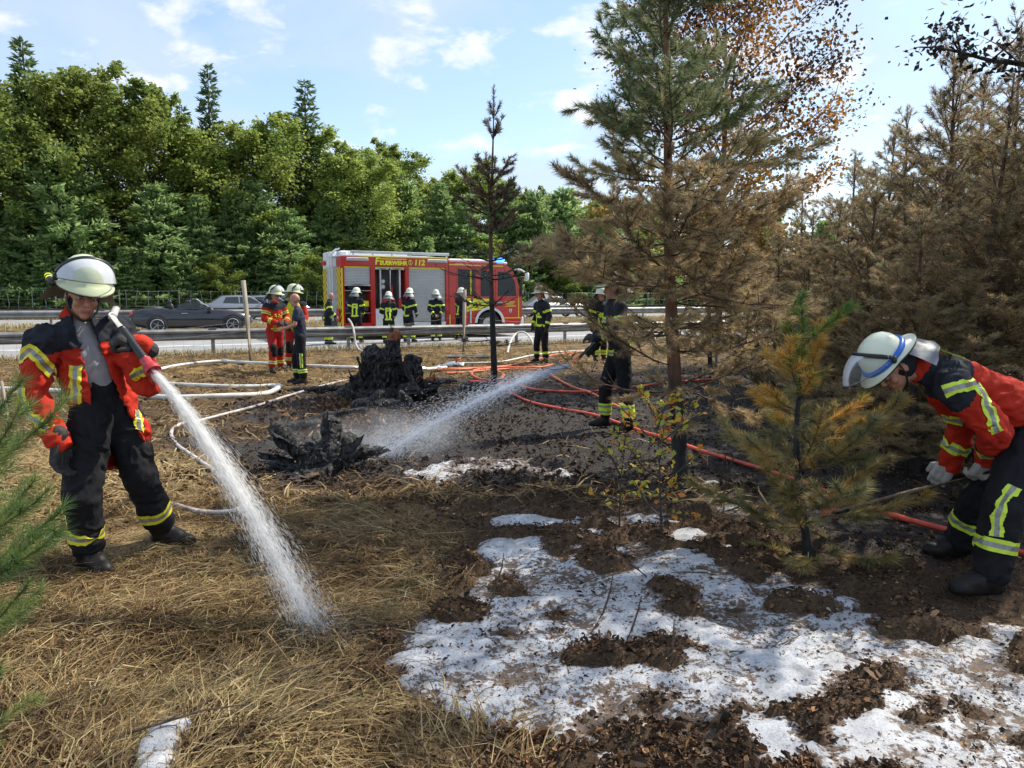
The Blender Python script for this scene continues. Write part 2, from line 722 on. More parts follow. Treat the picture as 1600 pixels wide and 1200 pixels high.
# ------------------------------------------------------------------ extinguishing foam lying over the litter
fz = gm + Z[3] * 0.052 - 0.041 + (fbm(gx * 1.6, gy * 1.6, 3, 61) - 0.5) * 0.05 + (fbm(gx * 6, gy * 6, 4, 65) - 0.5) * 0.05 + (fbm(gx * 15, gy * 15, 3, 63) - 0.5) * 0.045
fz = fz + 0.075 * smooth(-0.03, 0.03, poly_sd(gx, gy, POLY_FOAM[3]))
vis = (fz > ghz - 0.006) & (Z[3] > 0.02) & (gv < 15)
keep = vis[gf].any(axis=1)
ff = gf[keep]
used, inv = np.unique(ff, return_inverse=True)
m, n, l = new_mat('foam')
o = n.new('ShaderNodeOutputMaterial')
b = n.new('ShaderNodeBsdfPrincipled')
b.inputs['Roughness'].default_value = 0.55
f1, h1 = noise_fac(n, l, 75, 6, 0.47, 0.72, 0.7)
f2, _ = noise_fac(n, l, 5, 5, 0.42, 0.75)
f4, _ = noise_fac(n, l, 34, 8, 0.0, 1.0, 0.68)
f5, _ = noise_fac(n, l, 3.0, 4, 0.35, 0.65)
sb = n.new('ShaderNodeMath')                      # where the foam lies thin the litter shows through
sb.operation = 'MULTIPLY_ADD'
l.new(attr_out(n, 'thick'), sb.inputs[0])
sb.inputs[1].default_value = -0.24
l.new(f4, sb.inputs[2])
sc_ = n.new('ShaderNodeMath')
sc_.operation = 'MULTIPLY_ADD'
l.new(f5, sc_.inputs[0])
sc_.inputs[1].default_value = 0.16
l.new(sb.outputs[0], sc_.inputs[2])
mr = n.new('ShaderNodeMapRange')
mr.inputs['From Min'].default_value = 0.425
mr.inputs['From Max'].default_value = 0.50
l.new(sc_.outputs[0], mr.inputs['Value'])
brown = mixc(n, l, f1, (0.085, 0.055, 0.038), (0.19, 0.13, 0.09))
l.new(mixc(n, l, mr.outputs[0], mixc(n, l, f1, mixc(n, l, f2, (0.52, 0.54, 0.58), (0.34, 0.34, 0.35)), (0.26, 0.245, 0.235)), brown), b.inputs['Base Color'])
bp = n.new('ShaderNodeBump')
bp.inputs['Strength'].default_value = 0.7
bp.inputs['Distance'].default_value = 0.012
l.new(h1, bp.inputs['Height'])
l.new(bp.outputs[0], b.inputs['Normal'])
l.new(b.outputs[0], o.inputs[0])
foam = link('extinguishing_foam', mesh_np('extinguishing_foam', np.stack([gx, gy, fz], -1)[used], inv.reshape(-1, 4), m, True,
                                          attrs={'thick': np.clip((fz - ghz) / 0.05, 0, 1)[used]}))
tag(foam, 'white extinguishing foam spread in patches over scorched leaf litter', 'foam', kind='stuff')


# ------------------------------------------------------------------ straw, litter leaves, twigs
def scatter(n, rmin, rmax, amin, amax, seed):
    g = np.random.default_rng(seed)
    r = rmin * (rmax / rmin) ** g.random(n)
    a = np.radians(amin + (amax - amin) * g.random(n))
    return r * np.sin(a), r * np.cos(a), g


def surf(x, y):
    z = zones(x, y)
    return macro(x, y) + micro(x, y, z), z


def blades(name, x, y, z, ang, length, width, lift, bend, tint, mat, label, cat, seed=0):
    """thin two-piece blades of grass: a start, a raised middle and a tip"""
    g = np.random.default_rng(seed)
    n = len(x)
    dx, dy = np.cos(ang), np.sin(ang)
    a2 = ang + bend
    dx2, dy2 = np.cos(a2), np.sin(a2)
    p0 = np.stack([x, y, z], -1)
    p1 = p0 + np.stack([dx * length * .5, dy * length * .5, lift], -1)
    p2 = p1 + np.stack([dx2 * length * .5, dy2 * length * .5, lift * (g.random(n) * 1.2 - 0.75)], -1)
    tilt = g.random(n) * 1.6 - 0.8
    w = np.stack([-dy * np.cos(tilt), dx * np.cos(tilt), np.sin(tilt)], -1) * (width / 2)[:, None]
    V = np.stack([p0 - w, p0 + w, p1 + w, p1 - w, p2 + w * .25, p2 - w * .25], 1)
    base = np.arange(n)[:, None] * 6
    Fq = np.concatenate([base + np.array([[0, 1, 2, 3]]), base + np.array([[3, 2, 4, 5]])], 0)
    o = link(name, mesh_np(name, V, Fq, mat, False, attrs={'tint': np.repeat(tint, 6)}))
    return tag(o, label, cat, kind='stuff')


MAT_STRAW = M_ramp('dry_straw', [(0, (0.05, 0.028, 0.012)), (0.3, (0.18, 0.108, 0.045)), (0.6, (0.38, 0.275, 0.125)), (0.85, (0.55, 0.44, 0.24)),
                                 (1, (0.27, 0.28, 0.09))], 0.65, 0.25, jitter=False)
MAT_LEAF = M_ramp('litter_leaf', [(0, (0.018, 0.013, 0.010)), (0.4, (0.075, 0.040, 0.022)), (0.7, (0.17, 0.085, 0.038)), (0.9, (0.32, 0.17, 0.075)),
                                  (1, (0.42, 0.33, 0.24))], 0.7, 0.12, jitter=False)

x, y, g = scatter(120000, 1.7, 6.6, -43, 12, 101)
z, zz = surf(x, y)
k = g.random(len(x)) < zz[0] * (0.15 + 0.85 * smooth(0.38, 0.58, fbm(x * 1.6, y * 1.6, 3, 71)))
x, y, z = x[k], y[k], z[k]
n_ = len(x)
flow = fbm(x * 0.8, y * 0.8, 2, 73) * 9 + g.normal(0, 0.85, n_)
blades('dry_grass', x, y, z, flow, g.uniform(0.08, 0.36, n_), g.uniform(0.0025, 0.0055, n_), np.abs(g.normal(0.012, 0.028, n_)),
       g.normal(0, 0.6, n_), np.clip(0.25 + 0.75 * fbm(x * 2.3, y * 2.3, 3, 75) + g.normal(0, 0.20, n_) - 0.20, 0, 1), MAT_STRAW,
       'matted dry straw-coloured grass lying around the hose operator', 'grass', 1)

x, y, g = scatter(150000, 6.0, 25, -42, 40, 103)
z, zz = surf(x, y)
_, v = road_uv(x, y)
dens = np.maximum(zz[2] * smooth(0.38, 0.6, fbm(x * 0.9, y * 0.9, 4, 77)), 0.25 * (1 - zz[1])) * (v < 23.7)
dens = np.maximum(dens, 0.05 * (v < 23.7)) * (1 - 0.9 * zz[1] * (1 - zz[2]))
k = g.random(len(x)) < dens
x, y, z = x[k], y[k], z[k]
n_ = len(x)
blades('scorched_grass', x, y, z, g.random(n_) * 6.28, g.uniform(0.10, 0.34, n_), g.uniform(0.008, 0.016, n_), g.uniform(0.0, 0.075, n_),
       g.normal(0, 0.7, n_), np.clip(0.38 + 0.5 * (fbm(x * 1.1, y * 1.1, 3, 79) - 0.4) + g.normal(0, 0.17, n_), 0, 0.93), MAT_STRAW,
       'scorched tan and brown grass between the guard rail and burnt ground', 'grass', 2)


def leaves(name, x, y, z, size, tint, mat, label, cat, seed, up=0.5):
    """curled two-sided dead leaves: two quads folded along the midrib"""
    g = np.random.default_rng(seed)
    n = len(x)
    a = g.random(n) * 6.283
    d = np.stack([np.cos(a), np.sin(a), g.normal(0, up * 0.6, n)], -1)
    d /= np.linalg.norm(d, axis=1)[:, None]
    nn = np.stack([g.normal(0, up, n), g.normal(0, up, n), np.ones(n)], -1)
    s = np.cross(nn, d)
    s /= np.linalg.norm(s, axis=1)[:, None]
    nn = np.cross(d, s)
    c = np.stack([x, y, z], -1)
    L = size[:, None]
    fold = (g.random(n) * 0.5)[:, None]
    wd = (g.uniform(0.06, 0.4, n))[:, None]
    V = np.stack([c, c + d * L + nn * L * 0.15, c + d * L * .35 + s * L * wd + nn * L * fold, c + d * L * .8 + s * L * wd * .7 + nn * L * fold,
                  c + d * L * .35 - s * L * wd + nn * L * fold, c + d * L * .8 - s * L * wd * .7 + nn * L * fold], 1)
    base = np.arange(n)[:, None] * 6
    Fq = np.concatenate([base + np.array([[0, 1, 3, 2]]), base + np.array([[1, 0, 4, 5]])], 0)
    o = link(name, mesh_np(name, V, Fq, mat, False, attrs={'tint': np.repeat(tint, 6)}))
    return tag(o, label, cat, kind='stuff')


x, y, g = scatter(190000, 1.7, 7.8, -42, 48, 107)
z, zz = surf(x, y)
cl = smooth(0.47, 0.68, fbm(x * 3.4, y * 3.9, 4, 41))
k = g.random(len(x)) < np.where(zz[3] > .35, 0.24 + 0.66 * cl, np.maximum(0.72, cl) * (1 - .30 * zz[0]))
x, y, z, zf = x[k], y[k], z[k], [q[k] for q in zz]
fzz = macro(x, y) + zf[3] * 0.052 - 0.041 + (fbm(x * 6, y * 6, 4, 65) - 0.5) * 0.05
n_ = len(x)
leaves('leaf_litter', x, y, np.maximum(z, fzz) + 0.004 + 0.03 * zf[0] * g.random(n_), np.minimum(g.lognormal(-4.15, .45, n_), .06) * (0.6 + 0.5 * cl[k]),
       np.where(g.random(n_) < .10, g.uniform(.8, 1, n_), np.clip(0.34 + g.normal(0, 0.24, n_) + 0.16 * zf[0] - 0.15 * zf[1], 0, 1)), MAT_LEAF,  # some leaves tinted pale at random, painted as flecks that reflect light
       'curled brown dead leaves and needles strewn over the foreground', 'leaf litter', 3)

x, y, g = scatter(85000, 6.3, 20, -30, 48, 109)
z, zz = surf(x, y)
_, v = road_uv(x, y)
k = (g.random(len(x)) < 0.25 + 0.6 * smooth(0.4, 0.65, fbm(x * 1.5, y * 1.5, 4, 83))) & (v < 22)
x, y, z, z1 = x[k], y[k], z[k], zz[1][k]
n_ = len(x)
leaves('charred_debris', x, y, z + 0.004, np.minimum(g.lognormal(-3.55, .5, n_), .09), np.clip(0.30 - 0.26 * z1 + np.abs(g.normal(0, 0.20, n_)), 0, 1), MAT_LEAF,
       'charred bark scraps and blackened leaves on the burnt ground', 'debris', 4, 0.8)

# loose dead twigs standing or lying on the burnt floor
MAT_TWIG = M_plain('dead_twig', (0.055, 0.035, 0.024), (0.14, 0.10, 0.07), 0.8, scale=30)
MAT_CHARRED = M_plain('charred_wood', (0.010, 0.010, 0.011), (0.045, 0.042, 0.042), 0.55, scale=14, bump=0.8, bscale=45, spec=0.6)
TW = [(445, 770, 0.45, 0.5), (757, 955, 0.34, 1.2), (1300, 855, 0.5, 0.3), (930, 980, 0.3, 0.9), (660, 985, 0.6, 0.12), (540, 1010, 0.55, 0.1),
      (120, 1175, 0.6, 0.45), (1120, 905, 0.35, 0.2), (980, 1000, 0.22, 1.0), (1045, 1035, 0.2, 1.1), (300, 655, 0.7, 0.1), (320, 1090, 0.5, 0.3),
      (700, 640, 0.6, 0.15), (830, 800, 0.5, 0.05), (1140, 1020, 0.4, 0.1), (1010, 905, 0.28, 0.6)]
random.seed(4)
for i, (px, py, L, el) in enumerate(TW):
    p = G(px, py)
    p.z = gz(p.x, p.y) + 0.015
    a = random.uniform(-0.6, 0.8) + (math.pi if random.random() < .4 else 0)
    pts = [Vector((0, 0, 0))]
    d = Vector((math.cos(a) * math.cos(el), math.sin(a) * math.cos(el) * .5, math.sin(el)))
    for q in range(4):
        d = (d + Vector([random.uniform(-.2, .2) for _ in range(3)])).normalized()
        pts.append(pts[-1] + d * L / 4)
    mb = MB().tube(pts, [0.006, 0.006, 0.005, 0.004, 0.002], 5)
    mb.tube([pts[2], pts[2] + (d + Vector((0.4, 0.1, .5))).normalized() * L * .3], [0.004, 0.0015], 4)
    o = mb.build('fallen_twig', MAT_TWIG)
    o.location = p
    near = ('lying in the dry grass' if px < 640 and py > 900 else 'lying on the scorched litter' if el < 0.4 else 'sticking up out of the foam')
    tag(o, 'thin bare dead twig ' + near, 'twig', 'loose twigs ' + near)

# ------------------------------------------------------------------ highway
MAT_ASPH = M_plain('asphalt', (0.23, 0.23, 0.235), (0.30, 0.30, 0.30), 0.85, scale=0.8, bump=0.3, bscale=90, stretch=None)
MAT_PAINT = M_plain('road_paint', (0.72, 0.72, 0.70), (0.58, 0.58, 0.56), 0.7, scale=5)
MAT_STEEL = M_plain('galvanised_steel', (0.30, 0.30, 0.295), (0.17, 0.165, 0.155), 0.55, 0.5, scale=3)
U0, U1 = -70, 190


def strip(name, v0, v1, z, mat, u0=U0, u1=U1, kind='structure', seg=1):
    mb = MB()
    for i in range(seg):
        a, b_ = u0 + (u1 - u0) * i / seg, u0 + (u1 - u0) * (i + 1) / seg
        mb.add([R(a, v0, z), R(b_, v0, z), R(b_, v1, z), R(a, v1, z)], [(0, 1, 2, 3)])
    return tag(mb.build(name, mat), kind=kind)


strip('road', 24.2, 35.6, -0.01, MAT_ASPH)
strip('road', 40.2, 51.8, -0.01, MAT_ASPH)
for v in (26.9, 35.1, 40.7, 49.2):
    strip('road_marking', v, v + 0.25, -0.003, MAT_PAINT)
for v in (30.9, 45.2):
    mb = MB()
    u = -60
    while u < 150:
        mb.add([R(u, v, -0.003), R(u + 6, v, -0.003), R(u + 6, v + .16, -0.003), R(u, v + .16, -0.003)], [(0, 1, 2, 3)])
        u += 18
    tag(mb.build('road_marking', MAT_PAINT), kind='structure')

RAILP = [(0.0, 0.0), (0.035, 0.02), (0.075, 0.06), (0.075, 0.11), (0.02, 0.15), (0.02, 0.17), (0.075, 0.21), (0.075, 0.26), (0.035, 0.30), (0.0, 0.32)]


def guard_rail(name, v, zt, label, us, ue, step, face=-1, beams=1, group=None):
    """W-shaped steel beam on posts; zt = height of the beam's top edge"""
    root = empty(name, R(us, v, 0), TH)
    tag(root, label, 'guard rail', group)
    base = float(bank(v))
    L = ue - us
    for k in range(beams):
        mb = MB()
        pr = [(face * (0.06 + p[0]), zt - 0.32 - 0.42 * k + p[1]) for p in RAILP]
        vs_ = []
        for e in (0, L):
            vs_ += [(e, p[0], p[1]) for p in pr] + [(e, p[0] - face * 0.006, p[1]) for p in reversed(pr)]
        q = len(pr) * 2
        mb.add(vs_, [(i, (i + 1) % q, q + (i + 1) % q, q + i) for i in range(q)])
        mb.build('beam', MAT_STEEL, root)
    pm = MB().box((0, 0, zt / 2 - 0.12), (0.10, 0.055, zt + 0.12), 0).box((0, face * 0.045, zt - 0.16), (0.06, 0.035, 0.2)).mesh('post', MAT_STEEL)
    cap = MB().box((0, face * 0.06, zt + 0.012), (0.22, 0.10, 0.02)).mesh('cap', MAT_STEEL)
    u = step / 2
    while u < L:
        o_ = link('post', pm, root, (u, 0, 0))
        link('cap', cap, o_, (0, 0, 0))
        u += step
    return root


guard_rail('guard_rail', 23.75, 0.74, 'weathered steel guard rail between the burnt verge and the road', -6.2, 46, 2.0, -1)
guard_rail('guard_rail', 36.3, 0.80, 'steel guard rail on the near side of the grassy median', -14, 70, 4.0, -1)
guard_rail('guard_rail', 39.5, 0.80, 'steel guard rail along the far side of the grassy median', -16, 80, 4.0, 1)

x_, g = None, np.random.default_rng(5)
n_ = 26000
u, v = g.uniform(-14, 60, n_), np.where(g.random(n_) < 0.7, g.uniform(35.9, 39.9, n_), g.uniform(52, 56, n_))
x, y = u * RU.x + v * RV.x, u * RU.y + v * RV.y
blades('median_grass', x, y, bank(v), g.random(n_) * 6.28, g.uniform(0.06, 0.2, n_), g.uniform(0.015, 0.03, n_), g.uniform(0.05, 0.22, n_), g.normal(0, .5, n_),
       np.clip(g.normal(0.82, 0.14, n_), 0.5, 1), MAT_STRAW, 'yellow green grass growing in the highway median strip', 'grass', 6)
n_ = 14000
u, v = g.uniform(-8, 46, n_), g.normal(23.75, 0.22, n_)
x, y = u * RU.x + v * RV.x, u * RU.y + v * RV.y
blades('verge_grass', x, y, bank(v), g.random(n_) * 6.28, g.uniform(0.05, 0.18, n_), g.uniform(0.008, 0.018, n_), g.uniform(0.04, 0.16, n_), g.normal(0, .5, n_),
       np.clip(g.normal(0.75, 0.2, n_), 0.3, 1), MAT_STRAW, 'strip of short green and tan grass under the near guard rail', 'grass', 7)

# ------------------------------------------------------------------ fences
MAT_WOODPOST = M_plain('weathered_post', (0.24, 0.20, 0.155), (0.38, 0.33, 0.26), 0.85, scale=5, stretch=(6, 6, 0.6), bump=0.4, bscale=20)
MAT_WIRE = M_plain('fence_wire', (0.34, 0.35, 0.35), None, 0.5, 0.5)


def post(px, py0, py1, tilt, r, label, d=None):
    b_ = G(px, py0) if d is None else None
    b_.z = gz(b_.x, b_.y) - 0.05
    top = P(px + tilt, py1, b_.y)
    h = top - b_
    mb = MB().tube([Vector((0, 0, 0)), h * 0.5 + Vector((0.006, 0, 0)), h], [r, r * 0.97, r * 0.95], 9)
    o_ = mb.build('fence_post', MAT_WOODPOST)
    for p_ in o_.data.polygons:
        p_.use_smooth = len(p_.vertices) == 4
    o_.location = b_
    tag(o_, label, 'post')
    return b_, h


pa = post(393, 568, 438, -13, 0.06, 'tall leaning wooden fence post beside the hose crew in red')
pb = post(724, 553, 452, 2, 0.055, 'weathered wooden fence post before the cab of the fire engine')
pc = post(16, 672, 595, -14, 0.02, 'short slim wooden stake behind the sleeve of the hose operator')
# sagging wire mesh between the two posts and on to either side
mb = MB()
A = pa[0] + Vector((0, 0, 0.05))
B = pb[0] + Vector((0, 0, 0.05))
ext = [A - (B - A) * 0.95, A, B, B + (B - A) * 0.9]
for i in range(3):
    s0, s1 = ext[i], ext[i + 1]
    for hgt in (0.12, 0.35, 0.6, 0.85, 1.1):
        pts = [s0.lerp(s1, t) + Vector((0, 0, hgt - 0.22 * math.sin(math.pi * t) * (hgt / 1.1))) for t in [q / 10 for q in range(11)]]
        mb.tube(pts, 0.0028, 3, cap=False)
    nn_ = 26
    for q in range(1, nn_):
        t = q / nn_
        b0 = s0.lerp(s1, t)
        dz = -0.22 * math.sin(math.pi * t)
        mb.tube([b0 + Vector((0, 0, 0.1)), b0 + Vector((random.uniform(-.03, .03), 0, 1.1 + dz))], 0.0022, 3, cap=False)
o_ = mb.build('wire_mesh_fence', MAT_WIRE)
tag(o_, 'thin sagging wire mesh strung between the weathered wooden posts', 'wire fence')

root = empty('game_fence', R(-16, 53.5, 0), TH)
tag(root, 'tall rusty wire game fence along the edge of the far forest', 'fence')
pm = MB().tube([(0, 0, -.1), (0, 0, 1.75)], 0.055, 6).mesh('post', MAT_WOODPOST)
for k_ in range(28):
    link('post', pm, root, (k_ * 3.4, 0, 0))
mb = MB()
for hgt in (0.3, 0.75, 1.2, 1.7):
    mb.tube([(q * 1.7, -0.06, hgt - (0.06 if q % 2 else 0)) for q in range(54)], 0.012, 3, cap=False)
random.seed(8)
for q in range(150):
    x0 = q * 0.62
    b_ = random.uniform(-.12, .12)
    mb.tube([(x0, -.06, 0.1), (x0 + b_, -.08, 0.9), (x0 + random.uniform(-.05, .05), -.06, 1.7)], 0.013, 3, cap=False)
mb.build('wire_mesh', MAT_WIRE, root)
# ------------------------------------------------------------------ trees
def bark_mat(name, c1, c2, char_z=None):
    """bark; below char_z the fire has blackened it"""
    m, n, l = new_mat(name)
    o = n.new('ShaderNodeOutputMaterial')
    b = n.new('ShaderNodeBsdfPrincipled')
    b.inputs['Roughness'].default_value = 0.85
    f, h = noise_fac(n, l, 22, 5, 0.35, 0.65, stretch=(1, 1, 0.35))
    c = mixc(n, l, f, c1, c2)
    if char_z is not None:
        tc = n.new('ShaderNodeTexCoord')
        sp = n.new('ShaderNodeSeparateXYZ')
        l.new(tc.outputs['Object'], sp.inputs[0])
        _, hn = noise_fac(n, l, 3, 4)
        ad = n.new('ShaderNodeMath')
        ad.operation = 'MULTIPLY_ADD'
        l.new(hn, ad.inputs[0])
        ad.inputs[1].default_value = 0.9
        l.new(sp.outputs[2], ad.inputs[2])
        mr = n.new('ShaderNodeMapRange')
        mr.inputs['From Min'].default_value = char_z + 0.25
        mr.inputs['From Max'].default_value = char_z + 0.75
        l.new(ad.outputs[0], mr.inputs['Value'])
        c = mixc(n, l, mr.outputs[0], mixc(n, l, f, (0.008, 0.008, 0.008), (0.03, 0.027, 0.025)), c)
    l.new(c, b.inputs['Base Color'])
    bp = n.new('ShaderNodeBump')
    bp.inputs['Strength'].default_value = 0.8
    bp.inputs['Distance'].default_value = 0.02
    l.new(h, bp.inputs['Height'])
    l.new(bp.outputs[0], b.inputs['Normal'])
    l.new(b.outputs[0], o.inputs[0])
    return m


MAT_PINEBARK = bark_mat('pine_bark', (0.10, 0.05, 0.03), (0.20, 0.10, 0.055), 0.85)
MAT_BURNBARK = bark_mat('burnt_bark', (0.06, 0.035, 0.025), (0.11, 0.06, 0.04), 1.6)
MAT_TWIGBARK = M_plain('pine_twig', (0.07, 0.045, 0.03), (0.13, 0.085, 0.055), 0.85, scale=12)
MAT_GREENBARK = M_plain('green_twig', (0.11, 0.075, 0.04), (0.17, 0.115, 0.06), 0.8, scale=12)
MAT_DARKBARK = M_plain('dark_bark', (0.035, 0.03, 0.025), (0.07, 0.06, 0.05), 0.9, scale=6)
MAT_BIRCHBARK = M_plain('birch_bark', (0.05, 0.035, 0.03), (0.20, 0.17, 0.15), 0.8, scale=6, stretch=(1, 1, 3))
MAT_NEEDLE = M_ramp('pine_needles', [(0, (0.040, 0.030, 0.024)), (0.22, (0.28, 0.215, 0.13)), (0.45, (0.52, 0.38, 0.20)), (0.62, (0.38, 0.33, 0.18)),
                                     (0.8, (0.20, 0.22, 0.11)), (1, (0.10, 0.19, 0.075))], 0.5, 0.42)
MAT_ORANGE = M_ramp('scorched_needles', [(0, (0.12, 0.12, 0.06)), (0.3, (0.24, 0.23, 0.11)), (0.55, (0.50, 0.36, 0.13)), (0.75, (0.85, 0.47, 0.10)),
                                         (0.88, (0.30, 0.30, 0.08)), (1, (0.08, 0.22, 0.05))], 0.5, 0.4)
MAT_GREENN = M_ramp('green_needles', [(0, (0.05, 0.10, 0.03)), (0.5, (0.13, 0.22, 0.065)), (1, (0.33, 0.37, 0.11))], 0.4, 0.38)


def needles(tw, per_m, length, width, g, spread=(0.5, 1.0), tmin=0.0):
    """tw: rows of p0(3) p1(3) tint; returns triangle vertices and tints"""
    tw = np.asarray(tw, float)
    p0, p1, ti = tw[:, :3], tw[:, 3:6], tw[:, 6]
    ln = np.linalg.norm(p1 - p0, axis=1)
    cnt = np.maximum((ln * per_m).astype(int), 2)
    ix = np.repeat(np.arange(len(tw)), cnt)
    t = tmin + (1 - tmin) * g.random(len(ix))
    b = p0[ix] + (p1 - p0)[ix] * t[:, None]
    ax = ((p1 - p0) / (ln[:, None] + 1e-9))[ix]
    r = g.normal(size=(len(ix), 3))
    pr = r - ax * (r * ax).sum(1)[:, None]
    pr /= np.linalg.norm(pr, axis=1)[:, None] + 1e-9
    a = g.uniform(spread[0], spread[1], len(ix)) * (1.15 - 0.45 * t)
    d = ax * np.cos(a)[:, None] + pr * np.sin(a)[:, None]
    L = length * g.uniform(0.65, 1.1, len(ix))
    w = np.cross(d, g.normal(size=(len(ix), 3)))
    w *= (width / 2) / (np.linalg.norm(w, axis=1)[:, None] + 1e-9)
    tip = b + d * L[:, None] + np.array([0, 0, -0.12]) * (L ** 1)[:, None]
    V = np.stack([b - w, b + w, tip], 1)
    T = np.repeat(np.clip(ti[ix] + g.normal(0, 0.07, len(ix)), 0, 1), 3)
    return V, T


def tri_mesh(name, V, T, mat):
    k = V.shape[1]
    return mesh_np(name, V, np.arange(V.shape[0] * k).reshape(-1, k), mat, False, attrs={'tint': T})


def pine_parts(seed, h, r0, whorls, tint, per_m=420, nlen=0.06, nwid=0.004, lean=(0, 0), bark=None, nmat=None, twig=0.12, twig_len=0.5,
               trunk_n=9, bare=None, droop=0.0, leader=True, bmat=None, lvar=(0.65, 1.12), bscale=1.0, irr=0.0):
    """whorls: rows of (height, branches, length, start elevation); tint(z, frac, rnd) -> needle colour value"""
    rd = random.Random(seed)
    g = np.random.default_rng(seed)
    trunk, br = MB(), MB()

    def tp(z):
        f = z / h
        return Vector((lean[0] * f + 0.03 * math.sin(3.1 * f * 2 + seed), lean[1] * f + 0.03 * math.cos(2.3 * f * 2 + seed), z))

    zs = [-0.1, 0.0, 0.06, 0.2] + [h * k / 12 for k in range(1, 13)]
    zs = sorted(set(z for z in zs if z <= h))
    trunk.tube([tp(z) for z in zs], [max(r0 * (1.35 if z < 0.03 else 1.15 if z < 0.1 else 1.0) * (1 - 0.93 * max(z, 0) / h), 0.006) for z in zs], trunk_n)
    tw = []

    def seg(a, b_, tv):
        tw.append((a.x, a.y, a.z, b_.x, b_.y, b_.z, tv))

    for (z, nb, L, el) in whorls:
        a0 = rd.random() * 6.28
        for k in range(nb):
            az = a0 + 6.283 * k / nb + rd.uniform(-.35, .35) * (1 + irr)
            Lk = L * rd.uniform(*lvar)
            e = el + rd.uniform(-.12, .12) * (1 + 2 * irr)
            p = tp(min(z + rd.uniform(-.06, .06) * (1 + 2 * irr), h))
            d = Vector((math.cos(az) * math.cos(e), math.sin(az) * math.cos(e), math.sin(e)))
            pts = [p]
            ns = 6
            for q in range(ns):
                d = (d + Vector((rd.uniform(-.12, .12), rd.uniform(-.12, .12), 0.07 - droop + rd.uniform(-.06, .06) * (1 + irr)))).normalized()
                pts.append(pts[-1] + d * Lk / ns)
            rb = max(r0 * 0.17 * (L / 1.2) ** .5, 0.005) * bscale
            br.tube(pts, [rb * (1 - 0.82 * q / ns) for q in range(ns + 1)], 5)
            bareness = 0.0 if bare is None else bare(z)
            for q in range(ns):
                fr = (q + 1) / ns
                if fr > 0.45 and rd.random() > bareness:
                    seg(pts[q], pts[q + 1], tint(z, fr, rd.random()))
            s = 0.22 * Lk
            side = 1
            while s < Lk:
                fr = s / Lk
                q = min(int(fr * ns), ns - 1)
                c = pts[q].lerp(pts[q + 1], fr * ns - q)
                dd = (pts[q + 1] - pts[q]).normalized()
                lat = dd.cross(Vector((0, 0, 1))).normalized() * side
                l2 = twig_len * (0.35 + 0.65 * (1 - fr)) * Lk * rd.uniform(0.45, 1.0)
                l2 = min(max(l2, 0.05), 0.5)
                td = (dd * 0.75 + lat * rd.uniform(.5, .95) + Vector((0, 0, rd.uniform(-.25 - .35 * irr, .4 + .35 * irr) - droop))).normalized()
                c1 = c + td * l2 * .55
                td = (td + Vector((0, 0, 0.25))).normalized()
                c2 = c1 + td * l2 * .45
                br.tube([c, c1, c2], [rb * .4 + .001, rb * .28 + .001, 0.0018], 3, cap=False)
                tv = tint(z, fr, rd.random())
                if rd.random() > bareness:
                    seg(c.lerp(c1, 0.35), c1, tv)
                    seg(c1, c2, tv)
                    if l2 > 0.16:
                        for sg in (-1, 1):
                            l3 = l2 * rd.uniform(0.3, 0.5)
                            t3 = (td + lat.cross(td) * sg * 0.2 + td.cross(Vector((0, 0, 1))) * sg * 0.8).normalized()
                            c3 = c1 + t3 * l3
                            br.tube([c1, c3], [rb * .2 + .001, 0.0015], 3, cap=False)
                            seg(c1, c3, tint(z, fr, rd.random()))
                side = -side
                s += twig * rd.uniform(0.7, 1.3)
    if leader:
        for q in range(5):
            za, zb = h - 0.1 * (5 - q), h - 0.1 * (4 - q)
            seg(tp(za), tp(zb), tint(h, 1, rd.random()))
    V, T = needles(tw, per_m, nlen, nwid, g)
    return (trunk.mesh('trunk', bark or MAT_PINEBARK, True), br.mesh('branches', bmat or MAT_TWIGBARK, True),
            tri_mesh('needles', V, T, nmat or MAT_NEEDLE))


def put_tree(name, parts, loc, label, cat='tree', group=None, rz=0.0, sc=1.0, names=('trunk', 'branches', 'crown')):
    r = empty(name, loc, rz)
    r.scale = (sc, sc, sc) if isinstance(sc, (int, float)) else sc
    tag(r, label, cat, group)
    for nm, me in zip(names, parts):
        if me is not None:
            link(nm, me, r)
    return r


def on_ground(px, py):
    p = G(px, py)
    p.z = gz(p.x, p.y) - 0.02
    return p


# the tall scorched pine right of centre
def tint_main(z, fr, r):
    if z > 2.75:
        return 0.72 + 0.2 * r
    if z > 2.3:
        return 0.5 + 0.3 * r
    return 0.16 + 0.36 * r


WH = [(0.72, 4, 0.8, -.2), (0.98, 6, 1.05, -0.12), (1.3, 7, 1.15, -0.08), (1.66, 8, 1.2, 0.0), (1.80, 7, 1.1, 0.1), (2.12, 8, 1.15, 0.15), (2.25, 6, 0.9, 0.3),
      (2.68, 9, 0.95, 0.15), (2.88, 8, 0.95, 0.3), (3.1, 7, 0.9, 0.35), (3.4, 7, 0.85, 0.45), (3.7, 6, 0.8, 0.5), (4.0, 6, 0.75, 0.6), (4.45, 5, 0.6, 0.75), (4.9, 4, 0.4, 0.8)]
mp_ = on_ground(1064, 752)
parts = pine_parts(3, 5.4, 0.072, WH, tint_main, per_m=640, nlen=0.078, nwid=0.0058, lean=(-0.33, 0.0), twig=0.068, lvar=(0.35, 1.3), irr=1.0, twig_len=0.55,
                   bare=lambda z: 0.5 if z < 1.5 else 0.25 if z < 1.7 else 0.05, droop=0.02)
put_tree('pine_tree', parts, mp_, 'tall pine with blackened trunk base, brown lower and green upper needles')

